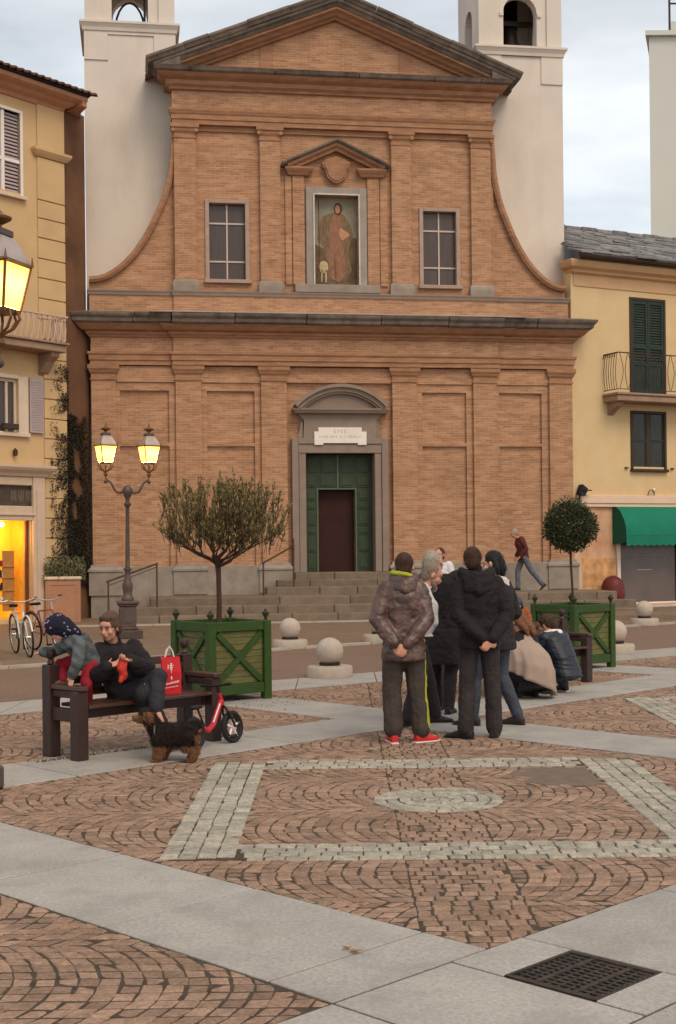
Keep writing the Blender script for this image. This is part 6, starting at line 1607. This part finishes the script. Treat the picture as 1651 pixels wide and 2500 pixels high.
sho_k = M('black_shoe', (.018, .015, .015), .5, .2)
G_GRP = 'people standing together in the square'

# --- man with the brown jacket, hands behind his back
brj = M('brown_jacket', s2l((86, 64, 57)), .40, .45, 9, bump=.3, bscale=35, spec=.5, stain=.3, stcol=s2l((66, 46, 42)), stscale=4)  # strong light and dark variation imitates the leather's shine in the colour
trk = cloth('track_trousers', (66, 58, 52)); lime = cloth('lime_stripe', (164, 166, 44)); redsh = M('red_shoe', s2l((190, 44, 40)), .6, .1); wsole = M('white_sole', s2l((220, 200, 196)), .6)
J = default_joints(1.73)
J.update(neck=Vector((0, .03, 1.475)), head=Vector((.015, .045, 1.59)), shL=Vector((-.155, .01, 1.395)), shR=Vector((.155, .01, 1.395)), elL=Vector((-.240, -.07, 1.12)), elR=Vector((.205, -.07, 1.12)), wrL=Vector((-.095, -.205, .91)), wrR=Vector((.015, -.215, .90)),
         anL=Vector((-.10, 0, .085)), anR=Vector((.15, .02, .085)), knR=Vector((.12, .03, .48)), knL=Vector((-.11, .02, .48)))
p1, J1, F1, fr1 = person('man seen from behind in a shiny brown jacket and red sneakers', (.585, 12.08, 0), 0.02, J, dict(group=G_GRP, skin=SKIN, face=False,
    look=(.12, 1, -.2), footL=(-.15, 1, 0), footR=(.95, .6, 0), handL=((.75, -.15, -.75), (.3, .9, 0), .7), handR=((-.6, -.1, -.8), (-.2, .95, 0), .9),
    trousers=dict(mat=[trk, lime], r=(.105, .092, .088, .088), len=.035, amp=.012, region=lambda c: 1 if (c.x > .158 and -.028 < c.y < .030 and c.z > .13) else 0),
    shoes=dict(mat=redsh, sole=wsole, k=1.02), top=dict(mat=brj, g=.034, hem=.19, hemw=.205, hemd=.165, arm=(.086, .076, .070, .052), amp=.020, fs=(9, 9, 12), cuff=.02, shw=.98, collar=True),
    hair=dict(mat=hair_b, amp=.003, k=1.0)))
m = MB(); hc = Vector((0.01, -.040, 1.478))
for k in range(3): T(m, [hc+Vector((-.10, .05, .02-k*.035)), hc+Vector((-.06, -.02-k*.012, -.01-k*.035)), hc+Vector((0, -.045-k*.012, -.02-k*.035)), hc+Vector((.06, -.02-k*.012, -.01-k*.035)), hc+Vector((.10, .05, .02-k*.035))], [.04, .048, .05, .048, .04])
remesh('hood', m, .010, brj, p1, 2, .014, (12, 12, 16), 4)
m = MB().tube([(-.115, .05, 1.535), (-.095, -.02, 1.538), (-.04, -.068, 1.534), (.03, -.070, 1.524), (.085, -.03, 1.505), (.11, .03, 1.485)], [.016, .021, .022, .02, .017, .012], 8).build('hood_lining', lime, p1, smooth=True)

# --- man in the black hooded coat, hands behind his back
J = default_joints(1.76)
J.update(shL=Vector((-.165, 0, 1.42)), shR=Vector((.165, 0, 1.42)), neck=Vector((-.03, .02, 1.50)), head=Vector((-.055, .03, 1.635)), elL=Vector((-.215, -.06, 1.14)), elR=Vector((.25, -.06, 1.14)), wrL=Vector((.0, -.21, .935)), wrR=Vector((.085, -.215, .92)),
         anL=Vector((-.14, -.03, .085)), anR=Vector((.135, .04, .085)), knL=Vector((-.12, .0, .5)), knR=Vector((.12, .03, .5)))
p2, J2, F2, _ = person('man seen from behind in a black hooded coat and dark jeans with hands clasped', (1.30, 12.35, 0), .03, J, dict(group=G_GRP, face=False,
    look=(.05, 1, -.25), footL=(-.85, .6, 0), footR=(.25, 1, 0), handL=((.8, -.12, -.45), (.2, .95, -.1), .6), handR=((-.6, -.12, -.65), (-.2, .95, 0), .9),
    trousers=dict(mat=jeans_d, r=(.10, .080, .076, .078), len=.005, amp=.014, seed=4), shoes=dict(mat=sho_k, k=1.12),
    top=dict(mat=c_black, g=.036, hem=.12, hemw=.205, hemd=.165, arm=(.086, .076, .070, .054), amp=.018, seed=7, cuff=.02, shw=1.0, collar=True), hair=dict(mat=hair_b, amp=.003)))
m = MB(); hc = Vector((-.02, -.05, 1.505))
for k in range(4): T(m, [hc+Vector((-.135+.01*k, .07, .03-k*.035)), hc+Vector((-.09, -.02-k*.012, -.0-k*.04)), hc+Vector((0, -.05-k*.014, -.02-k*.042)), hc+Vector((.09, -.02-k*.012, -.0-k*.04)), hc+Vector((.135-.01*k, .07, .03-k*.035))], [.045, .05, .052, .05, .045])
remesh('hood', m, .010, c_black, p2, 2, .018, (12, 12, 16), 4)

# --- dark haired woman beside him, turned to the left
J = default_joints(1.68)
J.update(anL=Vector((-.13, .22, .085)), knL=Vector((-.11, .20, .47)), anR=Vector((.10, -.16, .085)), knR=Vector((.09, .0, .48)), elR=Vector((.22, -.10, 1.10)), wrR=Vector((.16, .10, 1.0)), head=Vector((0, .05, 1.60)), neck=Vector((0, .0, 1.45)))
grn_h = cloth('grey_white_scarf', (206, 196, 186), scale=14, var=.2)
p3, J3, F3, _ = person('dark haired woman in black coat and jeans right of the hooded man', (1.57, 13.2, 0), math.radians(62), J, dict(group=G_GRP, s=.96, brow=hair_k, skin=SKIN_P,
    look=(-.1, 1, -.25), trousers=dict(mat=jeans_b, r=(.098, .076, .070, .060), len=.03, amp=.012, seed=9), shoes=dict(mat=sho_k, k=1.15),
    top=dict(mat=c_black2, g=.036, hem=.16, hemw=.205, hemd=.18, arm=(.09, .08, .07, .055), amp=.018, seed=11),
    hair=dict(mat=hair_k, k=1.02, amp=.006, fs=(20, 20, 60), extra=[([(-.06, -.05, .02), (-.07, -.055, -.07), (-.065, -.05, -.12)], (.035, .035, .02)), ([(.06, -.05, .02), (.07, -.055, -.07), (.065, -.05, -.12)], (.035, .035, .02)), ([(0, -.08, .0), (0, -.085, -.08), (0, -.08, -.13)], (.055, .05, .03))])))
m = MB()
for k in range(2): m.tube([(.11*math.cos(a), .01+.10*math.sin(a), 1.425-.03*k+.02*math.sin(a*2)) for a in [2*PI*i/14 for i in range(14)]], .032, 8, closed=True)
remesh('scarf', m, .010, grn_h, p3, 2, .012, (14, 14, 14), 2)

# --- bearded older man, profile to the right, pale pullover over his belly
sweat = cloth('pale_pullover', (196, 192, 190)); dkj = cloth('charcoal_jacket', (40, 34, 34))
J = default_joints(1.66)
J.update(chest=Vector((0, .04, 1.24)), neck=Vector((0, .10, 1.38)), head=Vector((0, .17, 1.49)), shL=Vector((-.18, .03, 1.34)), shR=Vector((.18, .03, 1.34)), anL=Vector((-.10, .20, .085)), knL=Vector((-.10, .12, .47)), anR=Vector((.12, -.12, .085)),
         elL=Vector((-.22, -.12, 1.08)), elR=Vector((.22, -.12, 1.08)), wrL=Vector((-.16, -.1, .86)), wrR=Vector((.16, -.1, .86)))
p4, J4, F4, fr4 = person('bearded older man in a pale pullover stooping behind the man in the brown jacket', (.77, 13.3, 0), math.radians(-82), J, dict(group=G_GRP, brow=hair_g, belly=.07, look=(0, 1, -.45),
    trousers=dict(mat=c_black2, r=(.10, .085, .078, .068), amp=.012, seed=14), shoes=dict(mat=sho_k), 
    top=dict(name='pullover', mat=[sweat, dkj], g=.03, hem=.02, hemw=.18, hemd=.17, arm=(.085, .075, .068, .052), amp=.010, seed=15, region=lambda c: 0 if c.y > .02 else 1),
    hair=dict(mat=hair_g, k=.97, amp=.006)))
m = MB(); P = lambda x, y, z: J4['head']+F4 @ Vector((x, y, z))
T(m, [P(-.055, .02, -.06), P(-.035, .06, -.10), P(0, .075, -.12), P(.035, .06, -.10), P(.055, .02, -.06)], .022); E(m, P(0, .07, -.12), (.035, .03, .045), F4)
remesh('beard', m, .008, hair_g, p4, 1, .008, (40, 40, 40), 2)
# --- white haired man with glasses in a long black coat
J = default_joints(1.74)
J.update(head=Vector((-.11, .06, 1.595)), neck=Vector((-.08, .01, 1.475)), anL=Vector((-.1, .15, .085)), anR=Vector((.1, -.1, .085)))
p5, J5, F5, _ = person('white haired man with glasses and a long black coat in the middle of the group', (1.10, 14.25, 0), math.radians(-22), J, dict(group=G_GRP, brow=hair_w, look=(.8, .5, -.25),
    trousers=dict(mat=c_black2, seed=20), shoes=dict(mat=sho_k), top=dict(name='coat', mat=c_black, g=.045, hem=.42, hemw=.215, hemd=.20, arm=(.095, .082, .076, .06), amp=.018, seed=21, collar=True),
    hair=dict(mat=hair_w, k=1.02, amp=.010)))
m = MB(); P = lambda x, y, z: J5['head']+F5 @ Vector((x, y, z))
for q in (-1, 1): m.tube([P(q*.032+.024*math.cos(2*PI*k/12), .102, .004+.019*math.sin(2*PI*k/12)) for k in range(12)], .0025, 4, closed=True); m.tube([P(q*.056, .10, .006), P(q*.084, -.005, .006)], .002, 4)
m.tube([P(-.01, .103, .006), P(.01, .103, .006)], .002, 4); m.build('glasses', sho_k, p5)
# --- coat behind, turned away between the two
J = default_joints(1.70)
# --- man in the white shirt facing the camera
whs = cloth('white_shirt', (208, 204, 204)); 
J = default_joints(1.76)
J.update(head=Vector((-.01, .03, 1.635)))
p6, J6, F6, _ = person('dark haired man in a white shirt facing us farther back beyond the group', (1.80, 23.7, 0), math.radians(158), J, dict(group=G_GRP, brow=hair_k, look=(.1, 1, -.1), s=1.0,
    trousers=dict(mat=jeans_d), shoes=dict(mat=sho_k), top=dict(name='shirt', mat=whs, g=.026, hem=.06, arm=(.085, .07, .065, .05), amp=.014, seed=30), hair=dict(mat=hair_b, k=.99, amp=.006)))

# --- old man walking along the terrace
burg = cloth('burgundy_jacket', (88, 42, 38)); 
J = default_joints(1.70)
J.update(waist=Vector((0, .03, 1.09)), chest=Vector((0, .08, 1.27)), neck=Vector((0, .15, 1.41)), head=Vector((0, .24, 1.515)), shL=Vector((-.17, .09, 1.37)), shR=Vector((.17, .09, 1.37)), elL=Vector((-.22, -.02, 1.12)), elR=Vector((.22, .02, 1.12)), wrL=Vector((-.17, .12, .93)), wrR=Vector((.17, .14, .93)),
         knL=Vector((-.08, -.20, .52)), anL=Vector((-.08, -.50, .155)), knR=Vector((.09, .13, .50)), anR=Vector((.09, .13, .085)))
wk = in_church(4.78, .95, .60)
p7, J7, F7, _ = person('old man with white hair in a burgundy jacket walking left along the church wall', wk, math.radians(90)+YAWC, J, dict(brow=hair_w, look=(0, 1, -.5), footL=(0, .75, -.65), downL=(0, -.65, -.75),
    trousers=dict(mat=cloth('blue_grey_jeans', (92, 96, 104), var=.25), r=(.098, .076, .070, .062), len=.0, seed=33), shoes=dict(mat=sho_k), top=dict(mat=burg, g=.03, hem=.10, hemw=.18, hemd=.15, amp=.014, seed=34), hair=dict(mat=hair_w, k=.98, amp=.008)))

# --- crouching people by the second bench
def crouch(h=1.0, wide=.14):
    J = dict(pelvis=(0, -.12, .24), waist=(0, -.07, .40), chest=(0, .05, .58), neck=(0, .16, .74), head=(0, .26, .84), shL=(-.17, .11, .68), shR=(.17, .11, .68), elL=(-.22, .25, .46), elR=(.22, .25, .46), wrL=(-.10, .42, .44), wrR=(.10, .42, .44),
             hipL=(-.09, -.08, .25), hipR=(.09, -.08, .25), knL=(-wide, .27, .44), knR=(wide, .27, .44), anL=(-wide+.02, .06, .09), anR=(wide-.02, .06, .09))
    return {a: Vector(b)*h for a, b in J.items()}
blanket = cloth('beige_blanket', (160, 140, 126), rough=.95, bump=.15, var=.05, grain=.08)
J = crouch(1.0); J.update(head=Vector((0, .20, .875)), neck=Vector((0, .14, .76)))
p8, J8, F8, _ = person('long haired woman crouching with a beige blanket wrapped round her back', (2.20, 15.55, 0), math.radians(28), J, dict(group='people crouching beside the bench', face=True, look=(-.2, 1, -.55), s=.95, brow=hair_b,
    trousers=dict(mat=c_black, r=(.115, .10, .09, .075), amp=.015, seed=40), shoes=dict(mat=sho_k), top=dict(name='dark_coat', mat=c_black, g=.03, hem=.14, hemw=.22, hemd=.18, hemdir=(0, -.1, -1), amp=.015, seed=41),
    hair=dict(mat=hair_l, k=1.06, amp=.010, fs=(20, 20, 50), extra=[([(-.05, -.06, .03), (-.075, -.10, -.06), (-.06, -.13, -.15), (-.05, -.13, -.22)], (.05, .048, .04, .02)), ([(.05, -.06, .03), (.07, -.10, -.06), (.06, -.14, -.15), (.06, -.14, -.23)], (.05, .048, .038, .02)), ([(0, -.07, .05), (0, -.12, -.04), (0, -.16, -.14), (.01, -.165, -.24)], (.06, .052, .042, .02))])))
# blanket: a draped sheet from the shoulders, open at the front, one corner reaching the ground
def drape(root, top, rows, a0, a1, mat, name, na=34, nr=16, thick=.012):
    vs = []
    for i in range(nr+1):
        t = i/nr
        for j in range(na+1):
            s = j/na; a = a0+(a1-a0)*s
            c, rx, ry, z = rows(t, s); 
            w = .030*t*math.sin(a*6+2.5*t)+.020*t*math.sin(a*13+1)+.008*t*math.sin(a*29)
            vs.append(Vector((c[0]+math.cos(a)*(rx+w), c[1]+math.sin(a)*(ry+w), z)))
    n = na+1; off = len(vs); cen = sum(vs, Vector())/len(vs)
    inner = []
    for v in vs:
        d = Vector((v.x-cen.x, v.y-cen.y, 0)); d = d.normalized()*thick if d.length > 1e-6 else d; inner.append(v-d)
    fs = []
    for i in range(nr):
        for j in range(na):
            q = (i*n+j, i*n+j+1, (i+1)*n+j+1, (i+1)*n+j); fs.append(q); fs.append(tuple(off+k for k in q[::-1]))
    for j in range(na): fs += [(j, off+j, off+j+1, j+1), (nr*n+j, nr*n+j+1, off+nr*n+j+1, off+nr*n+j)]
    for i in range(nr): fs += [(i*n, (i+1)*n, off+(i+1)*n, off+i*n), (i*n+na, off+i*n+na, off+(i+1)*n+na, (i+1)*n+na)]
    return MB().add(vs+inner, fs).build(name, mat, root, smooth=True, recalc=True)
def rows8(t, s):
    # s = 0 the person's right (camera right), s = 1 left; the hem is lowest at the right and behind
    hemz = .03+.34*max(0, (s-.34))**.8*1.5
    top_ = .735; z = top_-(top_-hemz)*t
    wd = .09+.15*min(1, t*3.0)+.04*t
    return ((0, .10-.17*min(1, t*1.6), 0), wd, wd*.95, z)
drape(p8, None, rows8, math.radians(50), math.radians(-225), blanket, 'blanket')
# --- girl in the navy puffer jacket
navy = M('navy_puffer', s2l((34, 38, 50)), .5, .2, 6, bump=.4, bscale=20, spec=.4); whf = cloth('white_fleece', (226, 220, 214), bump=.6, bscale=40)
J = crouch(.96); 
p9, J9, F9, _ = person('girl in a navy puffer jacket with white hood lining crouching by the bench', (2.66, 16.1, 0), math.radians(34), J, dict(group='people crouching beside the bench', face=True, look=(-.5, 1, -.5), s=.9, brow=hair_b,
    trousers=dict(mat=jeans_b, r=(.115, .095, .085, .07), amp=.015, seed=44), shoes=dict(mat=sho_k, sole=wsole, k=1.1), top=dict(mat=navy, g=.045, hem=.06, hemw=.20, hemd=.18, hemdir=(0, -.3, -1), arm=(.095, .085, .08, .055), amp=.020, fs=(4, 4, 26), seed=45),
    hair=dict(mat=hair_b, k=1.05, amp=.010, extra=[([(0, -.08, .03), (0, -.11, -.08), (0, -.10, -.16)], (.06, .055, .035))])))
m = MB(); T(m, [J9['neck']+Vector((-.11, .02, -.02)), J9['neck']+Vector((-.05, -.07, .0)), J9['neck']+Vector((.04, -.085, .0)), J9['neck']+Vector((.11, -.01, -.01))], [.04, .05, .055, .045])
remesh('hood_lining', m, .010, whf, p9, 2, .012, (16, 16, 16), 2)
m = MB(); T(m, [J9['neck']+Vector((-.12, -.03, -.06)), J9['neck']+Vector((0, -.12, -.07)), J9['neck']+Vector((.13, -.04, -.06))], [.05, .06, .05]); remesh('hood', m, .010, navy, p9, 2, .012, (16, 16, 16), 5)
# --- child in a blue cap crouching between them
J = default_joints(1.20); J['head'] = Vector((0, .05, 1.055)); J['neck'] = Vector((0, .02, .97))
p10, J10, F10, _ = person('child in a blue cap standing just behind the woman with the blanket', (2.13, 15.98, 0), math.radians(150), J, dict(s=.72, hs=.85, look=(.3, 1, -.4), brow=hair_b,
    trousers=dict(mat=jeans_d, seed=50), shoes=dict(mat=sho_k), top=dict(mat=cloth('rust_jacket', (150, 84, 50)), g=.03, hem=.05, seed=51), hair=dict(mat=hair_k, k=1.03, amp=.006, extra=[([(0, -.08, .0), (0, -.09, -.10)], (.06, .05))])))
capm = cloth('blue_cap', (70, 72, 96)); m = MB(); P = lambda x, y, z: J10['head']+F10 @ Vector((x*.88, y*.88, z*.88)); E(m, P(0, -.012, .055), (.084, .096, .078), F10); T(m, [P(-.05, .08, .06), P(0, .13, .05), P(.05, .08, .06)], [.012, .014, .012]); remesh('cap', m, .008, capm, p10, 2)

# --- man sitting on the left bench
bx_, by_, _z = on_bench(-.14, .22)
def LW(px_, py_, D, bx, by, rot):
    dx, dy = px_-825, py_-1250; a = math.radians(.6); x = 825+math.cos(a)*dx-math.sin(a)*dy; y = 1250+math.sin(a)*dx+math.cos(a)*dy
    v = Vector(((x-825)*D/3260-bx, D-by, EYE-(y-1340)*D/3260)); return Matrix.Rotation(-rot, 3, 'Z') @ v
_l = lambda x, y, D: LW(x, y, D, bx_, by_, math.radians(227))
J = dict(pelvis=_l(312, 1700, 11.86), waist=_l(300, 1664, 11.84), chest=_l(286, 1618, 11.78), neck=_l(277, 1574, 11.74), head=_l(268, 1531, 11.62), shL=_l(331, 1588, 11.84), shR=_l(240, 1594, 11.62),
         elL=_l(362, 1640, 11.62), elR=_l(228, 1660, 11.50), wrL=_l(316, 1612, 11.42), wrR=_l(262, 1628, 11.34), hipL=_l(330, 1704, 11.92), hipR=_l(296, 1708, 11.78),
         knL=_l(352, 1694, 11.50), knR=_l(388, 1652, 11.55), anL=_l(398, 1770, 11.72), anR=_l(382, 1728, 11.38))
p11, J11, F11, _ = person('man in a black coat sitting cross-legged on the left bench', (bx_, by_, 0), math.radians(47+180), {a: Vector((-v[0], v[1], v[2]-.0)) if False else Vector(v) for a, v in J.items()}, dict(brow=hair_b, look=(.88, .32, -.2),
    footL=(.0, .9, -.3), footR=(.2, .8, -.5), pelvis_up=Vector((0, 0, 1)), handL=((.9, .3, .2), (0, .3, .9), .8), handR=((-.9, .3, .3), (0, .3, .8), .7),
    trousers=dict(mat=cloth('charcoal_trousers', (44, 42, 48)), r=(.105, .085, .072, .062), amp=.014, seed=60), shoes=dict(mat=sho_k),
    top=dict(name='coat', mat=c_black, g=.038, hem=.06, hemw=.21, hemd=.19, arm=(.095, .085, .078, .058), amp=.020, seed=61, collar=True, shw=1.05),
    hair=dict(mat=cloth('hair_greybrown', (84, 62, 48), rough=.6, bump=.5, bscale=90), k=1.05, amp=.010, extra=[([(-.07, -.02, .03), (-.078, -.03, -.04)], (.03, .022)), ([(.07, -.02, .03), (.078, -.03, -.04)], (.03, .022)), ([(-.03, .045, .095), (.03, .05, .09)], (.03, .03))])))
rc = M('red_cloth', s2l((190, 56, 46)), .7, .15, 12, bump=.4)
m = MB(); c = (J11['wrL']+J11['wrR'])/2+Vector((-.02, .05, -.02)); T(m, [c+Vector((0, 0, .05)), c+Vector((.02, .0, -.01)), c+Vector((0, .0, -.08)), c+Vector((.03, .0, -.12))], [.035, .045, .035, .02])
o = remesh('red_cloth', m, .008, rc, None, 1, .014, (22, 22, 22), 2)
o.matrix_world = p11.matrix_basis.copy() if False else Matrix.LocRotScale(Vector((bx_, by_, 0)), Matrix.Rotation(math.radians(227), 3, 'Z').to_quaternion(), None)
tag(o, 'crumpled red cloth held in the hands of the man on the left bench', 'cloth')

# --- child climbing on the bench end (joints placed in the world, so the root carries no rotation)
bx0, by0 = -2.28, 11.42
def W(px_, py_, D):
    dx, dy = px_-825, py_-1250; a = math.radians(.6); x = 825+math.cos(a)*dx-math.sin(a)*dy; y = 1250+math.sin(a)*dx+math.cos(a)*dy
    return Vector(((x-825)*D/3260-bx0, D-by0, EYE-(y-1340)*D/3260))
J = dict(pelvis=W(213, 1616, 11.55), waist=W(205, 1592, 11.5), chest=W(184, 1562, 11.42), neck=W(165, 1548, 11.40), head=W(140, 1535, 11.36), shL=W(160, 1576, 11.52), shR=W(196, 1572, 11.30),
         elL=W(133, 1592, 11.55), elR=W(190, 1618, 11.22), wrL=W(106, 1592, 11.50), wrR=W(177, 1650, 11.26),
         hipL=W(200, 1612, 11.62), hipR=W(222, 1622, 11.48), knL=W(150, 1622, 11.6), knR=W(212, 1668, 11.42), anL=W(158, 1656, 11.50), anR=W(214, 1712, 11.58))
Sx = .60
p12, J12, F12, _ = person('child in red trousers and dotted hood climbing over the bench end', (bx0, by0, 0), 0, J, dict(s=Sx, hs=.80, look=(-.75, -.1, -.65), up=(-.5, 0, .85), chestdir=(-.6, 0, -.8), brow=None, handscale=.62, skin=SKIN_P,
    footL=(-.9, -.1, -.1), footR=(-.2, -.2, -1) if False else (.5, -.5, -.3), handL=((-.8, 0, -.1), (0, 0, -1), .8), handR=((-.15, -.1, -.9), (0, 1, 0), .2), bvox=.007,
    trousers=dict(mat=cloth('red_trousers', (150, 30, 42)), r=(.115, .095, .085, .075), amp=.012, seed=70), shoes=dict(mat=cloth('olive_boot', (92, 84, 62)), k=1.25),
    top=dict(mat=[cloth('stripe_grey', (94, 98, 98)), cloth('stripe_dark', (74, 80, 82))], g=.040, hem=.05, hemdir=(.7, 0, -.5), arm=(.10, .09, .085, .07), amp=.014, seed=71, region=lambda c: int((c.z*.8+c.x*.6)*26) % 2),
    hair=dict(mat=hair_b)))
hatm = cloth('dotted_hood', (28, 25, 42)); dotm = cloth('pale_dot', (130, 126, 150))
m = MB(); P = lambda x, y, z: J12['head']+F12 @ Vector((x*.8, y*.8, z*.8))
E(m, P(0, -.02, .035), (.094, .108, .098), F12); E(m, P(0, -.05, -.03), (.088, .085, .085), F12); T(m, [P(0, -.10, -.02), J12['neck']+Vector((.05, 0, .02)), J12['chest']+Vector((.01, 0, .05))], [.06, .06, .05])
hd_ = remesh('hood', m, .008, hatm, p12, 2, .008, (16, 16, 16), 2)
mb = MB(); rd = random.Random(8); vv = hd_.data.vertices
for k in range(34):
    v = vv[rd.randrange(len(vv))]
    if v.co.z < J12['head'].z-.05 and v.co.x > J12['head'].x+.08: continue
    E(mb, v.co, (.0095, .0095, .0095))
mb.build('hood_dots', dotm, p12, kind='stuff')

# ================================================================== DOG
dk = cloth('dog_black_fur', (40, 30, 24), rough=.9, bump=.8, bscale=70); tan = cloth('dog_tan_fur', (128, 90, 62), rough=.9, bump=.8, bscale=70)
dog = thing('dog', 'small black and tan rough haired terrier standing on the paving beside the bench', 'dog', (-1.40, 11.15, 0), math.radians(4)); dog.scale = (1.05, 1.1, 1.05)
DL = dict()
m = MB()
# faces -x: chest at x -.12, rump at +.17
LOFT(m, [((-.15, 0, .23), (0, .055, 0), (.02, 0, .06)), ((-.11, 0, .205), (0, .090, 0), (.0, 0, .105)), ((-.03, 0, .205), (0, .092, 0), (0, 0, .102)), ((.07, 0, .215), (0, .088, 0), (0, 0, .095)), ((.14, 0, .22), (0, .088, 0), (0, 0, .092)), ((.185, 0, .22), (0, .05, 0), (0, 0, .055))], 14)
T(m, [(-.12, 0, .25), (-.17, 0, .32), (-.195, 0, .355)], [.068, .060, .055])
E(m, (-.205, 0, .372), (.062, .060, .060)); T(m, [(-.23, 0, .358), (-.275, 0, .345), (-.295, 0, .343)], [.035, .026, .020]); E(m, (-.25, 0, .335), (.038, .026, .022))
for s in (-1, 1): T(m, [(-.185, s*.040, .405), (-.178, s*.062, .385), (-.18, s*.066, .345)], [.018, .022, .014])
legs = [(-.115, -.055, 0), (-.095, .055, .02), (.145, -.058, .0), (.125, .058, .02)]
for i, (x, y, o_) in enumerate(legs):
    if i < 2: T(m, [(x, y, .19), (x+.012+o_, y, .11), (x+o_-.005, y, .045), (x+o_-.008, y, .022)], [.052, .044, .038, .034]); T(m, [(x+o_-.012, y, .020), (x+o_-.038, y, .018)], [.024, .018])
    else: T(m, [(x, y, .20), (x-.035+o_, y, .13), (x+.025+o_, y, .085), (x+.012+o_, y, .03)], [.064, .052, .038, .034]); T(m, [(x+o_+.012, y, .020), (x+o_-.020, y, .018)], [.024, .018])
T(m, [(.18, 0, .26), (.215, 0, .285), (.215, .0, .31)], [.022, .016, .010])
def dogreg(c):
    if c.z < .135: return 1
    if c.x < -.225: return 1 if c.z < .378 else 0
    if c.x < -.15 and .325 < c.z < .405 and abs(c.y) > .052: return 1
    if c.x < -.195 and c.z < .30: return 1
    if c.x > .175 and c.z < .22: return 1
    return 0
db = remesh('body', m, .007, [dk, tan], dog, 1, .008, (22, 22, 22), 3, dogreg)
rf = random.Random(14); me = db.data; fur = [MB(), MB()]
for k in range(15000):
    f = me.polygons[rf.randrange(len(me.polygons))]; c = f.center; n = f.normal
    d = (n*.55+Vector((.55, 0, -.55))+Vector((rf.gauss(0, .3), rf.gauss(0, .3), rf.gauss(0, .3)))).normalized(); l = rf.uniform(.014, .040)*(.6 if c.x < -.2 else 1); s = n.cross(d).normalized()*.0028
    if c.z < .05: l *= .5
    fur[1 if dogreg(c) else 0].add([c-s, c+s, c+d*l], [(0, 1, 2)])
fur[0].build('dark_fur', dk, dog); fur[1].build('tan_fur', tan, dog)
MB().sphere((-.306, 0, .352), .011, 8, 6).build('nose', EYED, dog, smooth=True)
mb = MB()
for s in (-1, 1): mb.sphere((-.245, s*.028, .383), .008, 8, 6)
mb.build('eyes', EYED, dog, smooth=True)
hb = MB().tube([(-.135+.0*math.cos(a), .078*math.cos(a), .245+.088*math.sin(a)) for a in [2*PI*k/16 for k in range(16)]], .006, 5, closed=True).build('harness', M('harness_grey', s2l((120, 110, 100)), .7), dog)
lead_ = MB().tube([(-1.33, 11.2, .31), (-1.48, 11.35, .30), (-1.62, 11.48, .45), (-1.68, 11.50, .62)], .003, 4).build('dog_lead', M('lead_pale', s2l((200, 196, 190)), .6)); tag(lead_, 'thin pale lead running from the terrier up to the man on the bench', 'dog lead')

bpy.data.scenes.remove(TMP)
